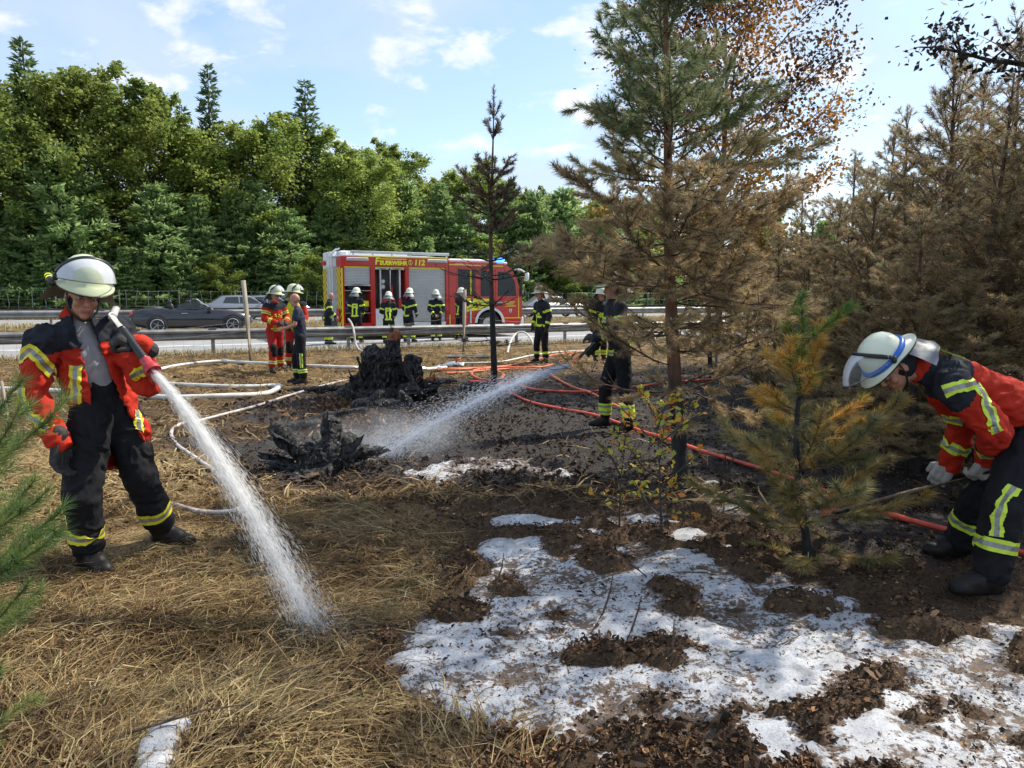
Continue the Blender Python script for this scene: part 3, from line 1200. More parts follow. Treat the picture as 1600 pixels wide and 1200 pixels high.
# the thin burnt pine before the fire engine
WB = [(0.9, 3, 0.8, -.05), (1.5, 4, 1.0, 0.0), (2.0, 5, 1.15, -0.05), (2.35, 6, 0.95, 0.1), (2.8, 5, 0.8, 0.35), (3.1, 6, 0.8, 0.5), (3.3, 6, 0.8, 0.6), (3.6, 6, 0.65, 0.8),
      (4.35, 5, 0.42, 1.0), (4.75, 3, 0.3, 1.2)]
parts = pine_parts(8, 5.25, 0.062, WB, lambda z, f, r: 0.05 + 0.22 * r, per_m=420, nlen=0.09, nwid=0.010, lean=(0.0, 0),
                   bark=MAT_BURNBARK, bare=lambda z: 0.9 if z < 2.7 else 0.12, twig=0.13, twig_len=0.6, bscale=1.9, bmat=MAT_CHARRED)
put_tree('burnt_pine', parts, on_ground(770, 610), 'slender burnt pine with bare blackened lower branches before the fire engine')

# the waist-high scorched young pine: orange shoots, green tip
def tint_small(z, fr, r):
    if z > 1.2:
        return 0.9 + 0.1 * r
    if z > 0.7:
        return (0.62 + 0.25 * r) if fr > 0.35 else 0.3 + 0.25 * r
    return 0.15 + 0.4 * r


WS = [(0.06, 5, 0.42, -.02), (0.24, 6, 0.62, 0.22), (0.42, 5, 0.6, 0.38), (0.62, 6, 0.55, 0.45), (0.84, 5, 0.5, 0.6), (1.05, 5, 0.4, 0.75), (1.26, 4, 0.26, 0.9)]
parts = pine_parts(21, 1.58, 0.026, WS, tint_small, per_m=1500, nlen=0.074, nwid=0.0040, lean=(-0.07, 0.0), bark=MAT_BURNBARK, nmat=MAT_ORANGE, lvar=(.5, 1.3), irr=.5, twig=0.09, twig_len=0.4)
put_tree('young_pine', parts, on_ground(1254, 872), 'waist-high young pine with orange scorched shoots and a green tip', 'tree', sc=(1.22, 1.22, .97))

# fresh green young pine at the left edge
def tint_green(z, fr, r):
    return 0.2 + 0.7 * r


lp = Vector((-1.57, 2.0, 0))
lp.z = gz(lp.x, lp.y) - 0.02
WL = [(0.30, 3, 0.26, 0.1), (0.50, 4, 0.30, 0.2), (0.68, 6, 0.46, 0.25), (0.84, 9, 0.52, 0.28), (0.95, 8, 0.50, 0.35), (1.06, 7, 0.48, 0.45), (1.14, 5, 0.40, 0.7), (1.28, 4, 0.25, 1.0)]
parts = pine_parts(34, 1.45, 0.022, WL, tint_green, per_m=1500, nlen=0.062, nwid=0.0019, bark=MAT_GREENBARK, nmat=MAT_GREENN, twig=0.1, twig_len=0.45, bmat=MAT_GREENBARK)
put_tree('young_pine', parts, lp, 'fresh green young pine beside the hose operator, long soft needles', 'tree')

# scorched pines crowding the right-hand side
def tint_brown(z, fr, r):
    return 0.14 + 0.34 * r + (0.22 if r > 0.8 else 0)


def wh(h, L, seed, z0=0.3, step=0.25, n=5):
    rd = random.Random(seed)
    out, z = [], z0
    while z < h - 0.2:
        f = z / h
        out.append((z, n + rd.randint(0, 2), L * (0.55 + 0.45 * min(1, f * 4)) * (1 - 0.8 * max(0, f - 0.25) / 0.75), 0.05 + 0.8 * f))
        z += step * rd.uniform(.8, 1.2)
    out.append((h - 0.3, 4, 0.3, 1.1))
    return out


BROWN = [pine_parts(50 + i, 4.4, 0.06, wh(4.4, (1.25, 1.35, 1.1)[i], i), tint_brown, per_m=(430, 440, 420)[i], nlen=0.078, nwid=0.0062, lvar=(0.3, 1.35), irr=0.9, lean=((0.12, -.1, 0.05)[i], 0.05),
                     bark=MAT_BURNBARK, twig=0.10, twig_len=0.55, bare=lambda z: 0.14 if z < 3.4 else 0.3, droop=0.02) for i in range(3)]
BR = [(1292, 9.6, 310, 0), (1262, 10.8, 330, 1), (1320, 11.5, 240, 2), (1368, 12.2, 205, 1), (1500, 11.0, 110, 0), (1452, 9.8, 130, 2), (1210, 12.0, 360, 0), (1355, 8.2, 290, 1), (1405, 10.5, 165, 2), (1432, 7.0, 330, 0), (1478, 8.6, 80, 1), (1530, 7.2, 120, 2), (1556, 9.5, 30, 0), (1612, 7.3, 60, 1),
      (1660, 7.6, 10, 2), (1245, 13.0, 300, 2), (1180, 14.5, 330, 1), (1330, 13.5, 260, 0), (1460, 13.0, 190, 1), (1110, 17.5, 345, 0), (1590, 12.5, 100, 2),
      (1800, 5.6, 60, 0), (1720, 9.0, 20, 1), (1850, 7.0, 0, 2), (1640, 14.5, 120, 0), (1390, 16.5, 270, 2), (1230, 17.5, 340, 1), (1500, 17.0, 240, 0)]
rdt = random.Random(77)
for i, (px, d, yt, kind) in enumerate(BR):
    b_ = P(px, 600, d)
    b_.z = gz(b_.x, b_.y) - 0.03
    h = P(px, yt, d).z - b_.z
    s = h / 4.4
    lab = ('fire-scorched brown pine standing close behind the bent firefighter' if d < 8 else
           'fire-scorched brown pine in the thicket beyond the bent firefighter' if d < 12 else
           'brown scorched pine deep in the thicket towards the road')
    put_tree('scorched_pine', BROWN[kind], b_, lab, 'tree', 'pines ' + lab.split('pine ')[1], rz=rdt.random() * 6.28, sc=(s ** .5 * rdt.uniform(.95, 1.15), s ** .5 * rdt.uniform(.95, 1.15), s))


# ------------------------------------------------------------------ broadleaf trees
def broadleaf(seed, h, r0, crown_z0, width, n_limb, leaf, n_leaf, tint, mat, bark, droop=0.0, levels=3, hang=0.2, clump=0.28, upright=0.6):
    rd = random.Random(seed)
    g = np.random.default_rng(seed)
    tr, br = MB(), MB()
    anchors = []

    def wig(p, d, L, n, j, up):
        pts = [p]
        for q in range(n):
            d = (d + Vector((rd.uniform(-j, j), rd.uniform(-j, j), rd.uniform(-j, j) + up))).normalized()
            pts.append(pts[-1] + d * L / n)
        return pts, d

    tpts, _ = wig(Vector((0, 0, -0.1)), Vector((0, 0, 1)), h * 0.96, 10, 0.05, 0.05)
    tr.tube(tpts, [r0 * (1 - 0.9 * q / 10) for q in range(11)], 8)
    for k in range(n_limb):
        f = (k + 0.5) / n_limb
        z = crown_z0 + (h * 0.95 - crown_z0) * f
        q = min(int(z / (h * .96) * 10), 9)
        p = tpts[q].lerp(tpts[q + 1], rd.random())
        prof = math.sin(math.pi * (0.12 + 0.80 * f)) ** 0.7
        L = width * prof * rd.uniform(0.7, 1.1)
        az = k * 2.4 + rd.uniform(-.5, .5)
        el = upright * (0.3 + f)
        pts, d = wig(p, Vector((math.cos(az) * math.cos(el), math.sin(az) * math.cos(el), math.sin(el))), L, 6, 0.16, 0.04 - droop)
        rb = r0 * 0.35 * (1 - 0.6 * f)
        br.tube(pts, [rb * (1 - .85 * i / 6) + 0.004 for i in range(7)], 5, cap=False)
        for i in range(2, 7):
            for _ in range(2 if levels > 2 else 1):
                l2 = L * rd.uniform(0.25, 0.5) * (1.1 - i * .1)
                a2 = rd.random() * 6.28
                d2 = ((pts[i] - pts[i - 1]).normalized() * 0.6 + Vector((math.cos(a2), math.sin(a2), rd.uniform(-.3, .6)))).normalized()
                p2, _ = wig(pts[i], d2, l2, 4, 0.2, 0.02 - droop)
                br.tube(p2, [rb * .3 + .003, rb * .22 + .003, rb * .15 + .002, 0.003, 0.002], 3, cap=False)
                for s in (1, 2, 3, 4):
                    anchors.append((p2[s].x, p2[s].y, p2[s].z, l2 * clump))
    an = np.array(anchors)
    ix = g.integers(0, len(an), n_leaf)
    c = an[ix, :3] + g.normal(size=(n_leaf, 3)) * an[ix, 3][:, None] * np.array([1, 1, .7])
    c[:, 2] -= hang * g.random(n_leaf) * an[ix, 3]
    d = g.normal(size=(n_leaf, 3)) * np.array([1, 1, 0.6]) + np.array([0, 0, -hang])
    d /= np.linalg.norm(d, axis=1)[:, None]
    s = np.cross(d, g.normal(size=(n_leaf, 3)) * np.array([.5, .5, 1]))
    s /= np.linalg.norm(s, axis=1)[:, None]
    L = leaf * g.uniform(0.6, 1.2, n_leaf)[:, None]
    V = np.stack([c - d * L * .5, c + s * L * .36 - d * L * .08, c + d * L * .55, c - s * L * .36 - d * L * .08], 1)
    T = np.repeat(np.clip(tint(c, g), 0, 1), 4)
    return tr.mesh('trunk', bark, True), br.mesh('branches', bark, True), tri_mesh('leaves', V, T, mat)


MAT_BIRCHLEAF = M_ramp('birch_leaves', [(0, (0.035, 0.025, 0.018)), (0.3, (0.09, 0.05, 0.025)), (0.55, (0.33, 0.13, 0.03)), (0.8, (0.42, 0.22, 0.05)), (1, (0.17, 0.18, 0.03))],
                       0.5, 0.45, jitter=False)
MAT_BEECH = M_ramp('beech_leaves', [(0, (0.06, 0.105, 0.03)), (0.5, (0.175, 0.255, 0.055)), (1, (0.36, 0.40, 0.095))], 0.5, 0.56)
MAT_SHADEBEECH = M_ramp('shaded_beech_leaves', [(0, (0.02, 0.015, 0.012)), (1, (0.06, 0.045, 0.03))], 0.6, 0.2)  # beech leaf colour darkened to stand in for shaded leaves in silhouette
MAT_LARCH = M_ramp('larch_needles', [(0, (0.07, 0.13, 0.06)), (0.5, (0.19, 0.32, 0.115)), (1, (0.36, 0.46, 0.18))], 0.55, 0.58)
MAT_SPRUCE = M_ramp('spruce_needles', [(0, (0.04, 0.07, 0.035)), (0.5, (0.085, 0.14, 0.06)), (1, (0.16, 0.22, 0.085))], 0.55, 0.4)


def tint_birch(c, g):
    z = c[:, 2]
    patch = fbm(c[:, 0] * 0.9, c[:, 1] * 0.9, 2, 3, c[:, 2] * 0.9)
    t = 0.08 + smooth(0.42, 0.56, patch) * 0.64 + g.normal(0, 0.1, len(c))
    low = smooth(4.8, 3.4, z)
    return t * (1 - low) + low * (0.86 + g.normal(0, 0.12, len(c)))


bparts = broadleaf(5, 8.9, 0.085, 1.5, 3.1, 42, 0.092, 29000, tint_birch, MAT_BIRCHLEAF, MAT_BIRCHBARK, levels=3, hang=0.6, clump=0.33, upright=0.75)
b_ = P(1118, 600, 15.5)
b_.z = gz(b_.x, b_.y) - 0.05
put_tree('birch_tree', bparts, b_, 'tall birch with sparse orange and withered leaves behind the scorched pine')

# small birch sapling with a few yellow-green and orange leaves
def tint_sap(c, g):
    return np.where(g.random(len(c)) < 0.25, g.uniform(0.6, 0.8, len(c)), g.uniform(0.88, 1, len(c)))


MAT_SAPLEAF = M_ramp('sapling_leaves', [(0, (0.1, 0.05, 0.02)), (0.7, (0.80, 0.27, 0.04)), (0.86, (0.60, 0.44, 0.07)), (1, (0.38, 0.42, 0.07))], 0.5, 0.45, jitter=False)
sp = broadleaf(12, 1.05, 0.011, 0.32, 0.40, 14, 0.050, 250, tint_sap, MAT_SAPLEAF, MAT_DARKBARK, levels=2, hang=0.5, clump=0.22, upright=0.7)
put_tree('birch_sapling', sp, on_ground(1034, 852), 'knee-high birch sapling with yellow-green and orange leaves in the foam', 'sapling')
sp2 = broadleaf(14, 0.85, 0.009, 0.25, 0.32, 10, 0.045, 90, tint_sap, MAT_SAPLEAF, MAT_DARKBARK, levels=2, hang=0.5, clump=0.22, upright=0.8)
put_tree('birch_sapling', sp2, on_ground(968, 832), 'thin crooked birch sapling with only a few yellow leaves', 'sapling', rz=1.0)
# dead bare shoots on the burnt floor
for i, (px, py, hh) in enumerate([(1130, 800, .5), (1385, 745, .5), (1420, 700, .55), (880, 690, .5), (1330, 720, .7), (1180, 690, .6), (925, 640, .8)]):
    q = broadleaf(60 + i, hh, 0.006, 0.1, 0.22, 7, 0.02, 8, lambda c, g: g.random(len(c)) * .3, MAT_SAPLEAF, MAT_DARKBARK, levels=2, upright=0.9)
    put_tree('dead_seedling', q[:2] + (None,), on_ground(px, py), 'bare blackened seedling rising from the burnt forest floor', 'seedling', 'dead seedlings on the burnt floor')

# beech at the right, outside the picture, whose twig hangs into the top corner
q = broadleaf(91, 7.2, 0.10, 3.3, 2.4, 26, 0.062, 10500, lambda c, g: g.random(len(c)), MAT_SHADEBEECH, MAT_DARKBARK, hang=0.4, clump=0.3)
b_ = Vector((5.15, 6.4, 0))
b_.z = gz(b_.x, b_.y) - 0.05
put_tree('beech_tree', q, b_, 'beech with shade-darkened leaves whose twigs hang in at the top right corner')


# ------------------------------------------------------------------ the forest beyond the highway
def conifer(seed, h, r0, width, nb, mat, bark, droop, spray, per_branch, tip=0.35, bare_top=0.0, conic=0.9):
    rd = random.Random(seed)
    g = np.random.default_rng(seed)
    tr, br = MB(), MB()
    tr.tube([(0, 0, -.2), (0.05, 0, h * .4), (0, 0.05, h * .75), (0, 0, h)], [r0, r0 * .7, r0 * .35, 0.01], 7)
    rows_ = []
    for k in range(nb):
        f = (k + rd.random()) / nb
        z = h * (0.04 + 0.95 * f)
        L = width * (1 - f) ** conic * rd.uniform(0.45, 1.25) + tip * rd.uniform(.5, 1)
        az = k * 2.399 + rd.uniform(-.4, .4)
        e = 0.1 + 0.55 * f
        d = Vector((math.cos(az) * math.cos(e), math.sin(az) * math.cos(e), math.sin(e)))
        pts = [Vector((0, 0, z))]
        for q in range(4):
            d = (d + Vector((0, 0, (-droop if q < 3 else droop * .5)))).normalized()
            pts.append(pts[-1] + d * L / 4)
        br.tube(pts, [0.03 * (1 - f) + .008, 0.02, 0.015, 0.01, 0.005], 3, cap=False)
        for q in range(4):
            rows_.append((*pts[q], *pts[q + 1], f, L, q))
    A = np.array(rows_)
    w = A[:, 7] * np.array([0.55, 1.0, 1.1, 0.9])[A[:, 8].astype(int)]
    n = nb * per_branch
    ix = g.choice(len(A), n, p=w / w.sum())
    t = g.random(n)
    p0, p1 = A[ix, :3], A[ix, 3:6]
    c = p0 + (p1 - p0) * t[:, None]
    ax = p1 - p0
    ax /= np.linalg.norm(ax, axis=1)[:, None]
    lat = np.cross(ax, [0, 0, 1.0])
    side = g.choice([-1, 1], n)[:, None]
    d = ax * g.uniform(.3, .9, n)[:, None] + lat * side * g.uniform(.2, 1, n)[:, None] + np.stack([g.normal(0, .2, n), g.normal(0, .2, n), g.normal(-.05, .35, n)], -1)
    d /= np.linalg.norm(d, axis=1)[:, None]
    off = g.uniform(0, 0.28, n)[:, None] * A[ix, 7][:, None] * lat * side
    c = c + off + np.array([0, 0, -0.05]) * g.random(n)[:, None]
    L = spray * g.uniform(0.6, 1.25, n)[:, None]
    s = np.cross(d, g.normal(size=(n, 3)))
    s /= np.linalg.norm(s, axis=1)[:, None]
    V = np.stack([c, c + d * L * .45 + s * L * .15, c + d * L, c + d * L * .45 - s * L * .15], 1)
    T = np.repeat(np.clip(0.38 + 0.28 * t + g.normal(0, 0.18, n) + 0.15 * (A[ix, 8] - 1.5) / 1.5 + 0.15 * A[ix, 6], 0, 1), 4)
    return tr.mesh('trunk', bark, True), br.mesh('branches', bark), tri_mesh('needles', V, T, mat)


LARCH = [conifer(200 + i, 9.0, 0.14, (2.9, 2.3, 2.6, 2.0)[i], (105, 125, 90, 120)[i], MAT_LARCH, MAT_DARKBARK, (0.02, 0.14, -.04, .08)[i], (0.38, 0.30, 0.42, .34)[i], 135, conic=(0.6, 0.85, 0.5, 1.0)[i]) for i in range(4)]
SPRUCE = [conifer(210 + i, 14.0, 0.2, (1.9, 2.4)[i], 105, MAT_SPRUCE, MAT_DARKBARK, 0.12, 0.36, 75, conic=1.0, tip=0.3) for i in range(2)]


def tint_beech(c, g):
    return 0.32 + 0.5 * fbm(c[:, 0] * .5, c[:, 1] * .5, 2, 9, c[:, 2] * .5) + 0.015 * c[:, 2] + g.normal(0, 0.16, len(c))


BEECH = [broadleaf(220 + i, 14.0, 0.26, 1.5, (4.6, 4.0, 4.3)[i], 44, 0.23, 27000, tint_beech, MAT_BEECH, MAT_DARKBARK, levels=3, hang=0.15, clump=0.30, upright=0.55) for i in range(3)]
FT = []
for (px, yt, v) in [(-130, 120, 59), (-40, 108, 58), (45, 92, 59.5), (110, 85, 58.5), (175, 78, 60), (240, 96, 58.5), (300, 170, 60), (420, 165, 59), (465, 160, 61), (530, 205, 60),
                    (575, 222, 58), (610, 205, 64), (650, 265, 62), (705, 255, 63), (750, 240, 62), (800, 275, 63), (860, 285, 62), (930, 290, 62), (1010, 300, 63), (1100, 300, 63),
                    (1190, 310, 64), (1290, 330, 64), (1400, 330, 64), (1520, 330, 64), (1650, 330, 64), (350, 200, 64), (210, 130, 65), (80, 120, 66), (500, 230, 66)]:
    FT.append((px, yt, v, 'b'))
for (px, yt, v) in [(66, 58, 59), (342, 100, 60), (488, 124, 60), (385, 190, 61), (300, 165, 62)]:
    FT.append((px, yt, v, 's'))
for (px, yt, v) in [(-90, 300, 56), (-20, 290, 56), (35, 310, 55.8), (104, 228, 56.2), (170, 320, 55.6), (255, 285, 56.4), (318, 300, 55.6), (372, 290, 56.5), (405, 282, 57), (455, 325, 55.8),
                    (520, 285, 57), (560, 320, 56), (600, 300, 57.5), (640, 285, 58), (690, 280, 57), (730, 300, 56), (790, 285, 58), (835, 300, 57), (880, 295, 58), (940, 310, 57), (1010, 320, 57),
                    (1090, 330, 57), (1180, 340, 57), (1280, 345, 57), (1400, 350, 57), (1540, 350, 57), (1680, 350, 57),
                    (10, 390, 54.9), (75, 370, 54.8), (140, 380, 55), (200, 385, 54.8), (228, 400, 54.7), (290, 375, 54.8), (345, 395, 54.8), (430, 370, 55), (487, 395, 54.8), (545, 380, 55), (610, 385, 55),
                    (670, 370, 55), (760, 365, 55), (815, 380, 55), (870, 375, 55), (960, 380, 55), (1040, 390, 55), (1140, 390, 55), (1250, 390, 55)]:
    FT.append((px, yt, v, 'l'))
rdt = random.Random(5)
for (px, yt, v, kd) in FT:
    b_ = R(u_at(px, v), v, -0.05)
    h = P(px, yt, b_.y).z - b_.z
    if kd == 'b':
        src, h0, nm, lab, grp = BEECH[rdt.randrange(3)], 15.6, 'beech_tree', 'tall leafy green beech at the back of the roadside forest', 'broadleaf trees of the far forest'
    elif kd == 's':
        src, h0, nm, lab, grp = SPRUCE[rdt.randrange(2)], 14.0, 'spruce_tree', 'pointed spruce spire rising above the roadside forest', 'spruces above the far forest'
    elif v < 55.2 and rdt.random() < .5:
        src, h0, nm, lab, grp = BEECH[rdt.randrange(3)], 14.5, 'hazel_shrub', 'low leafy shrub at the front edge of the roadside forest', 'shrubs by the game fence'
    elif v < 55.2:
        src, h0, nm, lab, grp = LARCH[rdt.randrange(4)], 9.0, 'young_larch', 'low young larch at the front edge of the roadside forest', 'young larches by the game fence'
    else:
        src, h0, nm, lab, grp = LARCH[rdt.randrange(4)], 9.2, 'larch_tree', 'feathery light green larch in front of the tall beeches', 'larches of the far forest'
    where = ('behind the hose operator' if px < 230 else 'behind the black convertible' if px < 410 else 'behind the tail of the fire engine' if px < 600
             else 'behind the cab of the fire engine' if px < 840 else 'seen past the tall scorched pine' if px < 1180 else 'beyond the scorched thicket')
    lab = lab.replace(' at the back of the roadside forest', ' in the far forest ' + where).replace(' rising above the roadside forest', ' rising from the far forest ' + where)
    lab = lab.replace(' in front of the tall beeches', ' across the highway ' + where).replace(' at the front edge of the roadside forest', ' by the game fence ' + where)
    s = h / h0
    w_ = s * rdt.uniform(.9, 1.15) if kd != 'l' else s * rdt.uniform(.95, 1.2)
    if kd == 'l' and v < 55.2:
        w_ = max(w_, 0.5) if nm != 'hazel_shrub' else s * 1.5
    put_tree(nm, src, b_, lab, 'tree', grp, rz=rdt.random() * 6.28, sc=(w_, w_, s))
# ------------------------------------------------------------------ lettering
def text_mesh(body, size, mat, shear=0.0, bold=0.0, align='CENTER', extrude=0.002):
    cu = bpy.data.curves.new('lettering', 'FONT')
    cu.body = body
    cu.size = size
    cu.shear = shear
    cu.offset = bold
    cu.extrude = extrude
    cu.resolution_u = 3
    cu.align_x = align
    cu.align_y = 'CENTER'
    ob = bpy.data.objects.new('lettering', cu)
    col.objects.link(ob)
    dg = bpy.context.evaluated_depsgraph_get()
    me = bpy.data.meshes.new_from_object(ob.evaluated_get(dg))
    bpy.data.objects.remove(ob)
    bpy.data.curves.remove(cu)
    me.materials.clear()
    me.materials.append(mat)
    return me


def put_text(me, parent, origin, ax, ay, name='lettering'):
    ax, ay = Vector(ax).normalized(), Vector(ay).normalized()
    o_ = link(name, me, parent)
    m4 = Matrix((ax, ay, ax.cross(ay))).transposed().to_4x4()
    m4.translation = Vector(origin)
    o_.matrix_local = m4
    return o_


# ------------------------------------------------------------------ fire engine
M_RED = M_plain('fire_red_paint', (0.52, 0.016, 0.010), (0.42, 0.013, 0.010), 0.3, scale=2, coat=0.5)
M_WHITE = M_plain('white_paint', (0.74, 0.75, 0.76), (0.62, 0.63, 0.64), 0.4, scale=3)
M_SHUT = M_plain('shutter_alu', (0.50, 0.50, 0.49), (0.44, 0.44, 0.44), 0.5, 0.35, scale=2)
M_DARK = M_plain('dark_plastic', (0.018, 0.018, 0.02), (0.035, 0.035, 0.037), 0.6, scale=10)
M_INNER = M_plain('locker_interior', (0.10, 0.10, 0.10), (0.05, 0.05, 0.05), 0.6, scale=3)
M_YEL = M_plain('signal_yellow', (0.80, 0.78, 0.03), None, 0.45)
M_YELR = M_plain('reflex_yellow', (0.78, 0.62, 0.02), None, 0.4)
M_TYRE = M_plain('tyre', (0.012, 0.012, 0.013), (0.028, 0.028, 0.028), 0.85, scale=20)
M_ALU = M_plain('aluminium', (0.62, 0.63, 0.64), (0.5, 0.51, 0.52), 0.35, 0.85, scale=4)
M_BLUE = M_plain('blue_beacon', (0.01, 0.03, 0.6), None, 0.2, emit=((0.02, 0.10, 1.0), 9.0))
M_BLUEGEAR = M_plain('blue_gear', (0.02, 0.05, 0.22), (0.05, 0.09, 0.30), 0.6, scale=9)
M_REDGEAR = M_plain('red_gear', (0.5, 0.03, 0.02), (0.3, 0.02, 0.02), 0.5, scale=9)
M_WINDOW = M_glass('window_glass', (0.35, 0.40, 0.42), 0.22, 0.03)
M_CLEAR = M_glass('clear_visor', (0.93, 0.96, 1.0), 0.10, 0.04)
m, n, l = new_mat('chevron_print')
o = n.new('ShaderNodeOutputMaterial')
b = n.new('ShaderNodeBsdfPrincipled')
b.inputs['Roughness'].default_value = 0.4
tc = n.new('ShaderNodeTexCoord')
sp_ = n.new('ShaderNodeSeparateXYZ')
l.new(tc.outputs['Object'], sp_.inputs[0])
ab = n.new('ShaderNodeMath')
ab.operation = 'ABSOLUTE'
l.new(sp_.outputs[1], ab.inputs[0])
ad = n.new('ShaderNodeMath')
ad.operation = 'MULTIPLY_ADD'
l.new(ab.outputs[0], ad.inputs[0])
ad.inputs[1].default_value = -1.35
l.new(sp_.outputs[2], ad.inputs[2])
dv = n.new('ShaderNodeMath')
dv.operation = 'DIVIDE'
l.new(ad.outputs[0], dv.inputs[0])
dv.inputs[1].default_value = 0.26
fr = n.new('ShaderNodeMath')
fr.operation = 'FRACT'
l.new(dv.outputs[0], fr.inputs[0])
gt = n.new('ShaderNodeMath')
gt.operation = 'GREATER_THAN'
gt.inputs[1].default_value = 0.5
l.new(fr.outputs[0], gt.inputs[0])
l.new(mixc(n, l, gt.outputs[0], (0.82, 0.70, 0.02), (0.16, 0.015, 0.01)), b.inputs['Base Color'])
l.new(b.outputs[0], o.inputs[0])
M_CHEV = m

VT = 27.6
truck = empty('fire_engine', R(u_at(535, VT), VT, 0), TH)
tag(truck, 'red and white fire engine with open equipment lockers parked behind the guard rail', 'fire engine')


def part(mb, name, mats, parent=truck, sm=False):
    return mb.build(name, mats, parent, sm)


W = 2.5
part(MB().box((3.7, W / 2, 0.62), (7.2, 1.5, 0.35)).box((3.0, W / 2, 0.42), (1.2, 2.2, 0.3)), 'chassis', M_DARK)
# superstructure: frame round two open lockers
body = MB()
for (x0, x1) in ((0.0, 0.13), (1.11, 1.28), (2.46, 2.60), (4.10, 4.22)):
    body.box(((x0 + x1) / 2, 0.3, 1.63), (x1 - x0, 0.6, 2.16))
body.box((2.11, 0.3, 2.87), (4.22, 0.6, 0.33))
body.box((0.62, 0.3, 0.47), (0.98, 0.58, 0.30))
part(body, 'body_frame', M_RED)
part(MB().box((2.11, 1.55, 1.8), (4.22, 1.88, 2.42)), 'body_core', M_WHITE)
part(MB().box((1.87, 0.3, 0.72), (1.18, 0.59, 0.82)).box((3.35, 0.3, 0.47), (1.5, 0.58, 0.28)), 'lower_panel', M_WHITE)
part(MB().box((2.11, 0.07, 2.66), (4.2, 0.05, 0.05)).box((2.45, 0.02, 3.045), (3.6, 0.05, 0.03)), 'gutter', M_YELR)
# roof: walkway edge and boxes
part(MB().box((2.1, W / 2, 3.06), (4.2, W - 0.06, 0.05)), 'roof', M_WHITE)
roofrail = MB()
for y0 in (0.12, W - 0.12):
    roofrail.box((2.35, y0, 3.2), (3.9, 0.05, 0.10), bev=0.01)
    for k in range(6):
        roofrail.box((0.5 + k * 0.74, y0, 3.12), (0.05, 0.05, 0.12))
part(roofrail, 'roof_rail', M_ALU)
part(MB().box((1.7, 1.6, 3.19), (2.6, 0.7, 0.24), bev=0.02), 'roof_box', M_WHITE)
part(MB().box((0.16, 1.9, 3.1), (0.34, 1.1, 0.34), bev=0.03).box((0.2, 0.5, 3.10), (0.3, 0.5, 0.3), bev=0.05), 'rear_roof_box', M_WHITE)
for x0 in (0.62, 3.75):
    part(MB().box((x0, -0.02, 2.94), (0.82, 0.05, 0.12), bev=0.02), 'scene_light', M_SHUT)


def shutter(x0, x1, z0, z1):
    mb = MB()
    z = z0
    while z < z1 - 0.01:
        mb.box(((x0 + x1) / 2, 0.06, z + 0.028), (x1 - x0, 0.02, 0.052), bev=0.008)
        z += 0.056
    s_ = part(mb, 'roller_shutter', M_SHUT)
    s_['kind'] = 'stuff'
    h_ = MB().tube([(x0, 0.03, z0 - 0.03), (x1, 0.03, z0 - 0.03)], 0.03, 8)
    part(h_, 'shutter_bar', M_ALU)


shutter(0.135, 1.105, 2.02, 2.69)
shutter(2.605, 4.095, 0.64, 2.69)
part(MB().tube([(1.3, 0.05, 2.6), (1.82, 0.05, 2.6)], 0.035, 8), 'shutter_bar', M_ALU)
part(MB().tube([(1.88, 0.05, 2.6), (2.42, 0.05, 2.6)], 0.035, 8), 'shutter_bar', M_ALU)
part(MB().box((0.62, 0.585, 1.65), (0.97, 0.02, 2.1)), 'locker_back', M_INNER)
part(MB().box((1.87, 0.585, 1.75), (1.17, 0.02, 1.95)), 'locker_back', M_INNER)
# gear in the lockers
part(MB().box((0.62, 0.3, 1.80), (0.97, 0.5, 0.02)), 'shelf', M_ALU)
part(MB().box((0.62, 0.3, 0.98), (0.97, 0.5, 0.02)), 'shelf', M_ALU)
rdg = random.Random(3)
for k in range(5):
    part(MB().lathe([(0.001, -.02), (0.055, -.02), (0.055, 0.02), (0.001, .02)], (0.26 + 0.1 * (k % 3), 0.25, 1.15 + 0.16 * (k // 3) + 0.05 * (k % 2)), (0, 1, 0), 10), 'hose_roll', M_BLUEGEAR)
part(MB().box((0.9, 0.3, 1.32), (0.34, 0.4, 0.22), bev=0.02), 'pump_unit', M_YELR)
part(MB().box((0.86, 0.28, 1.12), (0.36, 0.4, 0.16), bev=0.02), 'tool_case', M_DARK)
part(MB().box((0.52, 0.3, 1.92), (0.5, 0.4, 0.1), bev=0.02), 'tool_case', M_DARK)
for x0 in (1.52, 2.28):
    part(MB().box((x0, 0.25, 1.72), (0.07, 0.3, 1.75), bev=0.01), 'pull_out_wall', M_ALU)
part(MB().tube([(1.87, 0.03, 1.02), (1.87, 0.03, 2.56)], 0.025, 8), 'door_post', M_ALU)
part(MB().lathe([(0.07, 0), (0.07, 0.42), (0.05, 0.46), (0.02, 0.48)], (2.08, 0.25, 1.05), n=12), 'extinguisher', M_REDGEAR)
part(MB().lathe([(0.07, 0), (0.07, 0.42), (0.05, 0.46), (0.02, 0.48)], (2.27, 0.12, 1.05), n=12), 'extinguisher', M_REDGEAR)
part(MB().box((1.98, 0.3, 1.85), (0.10, 0.2, 0.3), bev=0.02), 'fitting', M_REDGEAR)
part(MB().box((1.68, 0.3, 1.35), (0.22, 0.3, 0.35), bev=0.02), 'hand_lamp_case', M_REDGEAR)
for z0 in (1.95, 2.15):
    part(MB().lathe([(0.06, 0), (0.09, 0.02), (0.06, 0.05)], (1.64, 0.2, z0), (0, -1, 0), 12), 'coupling', M_ALU)
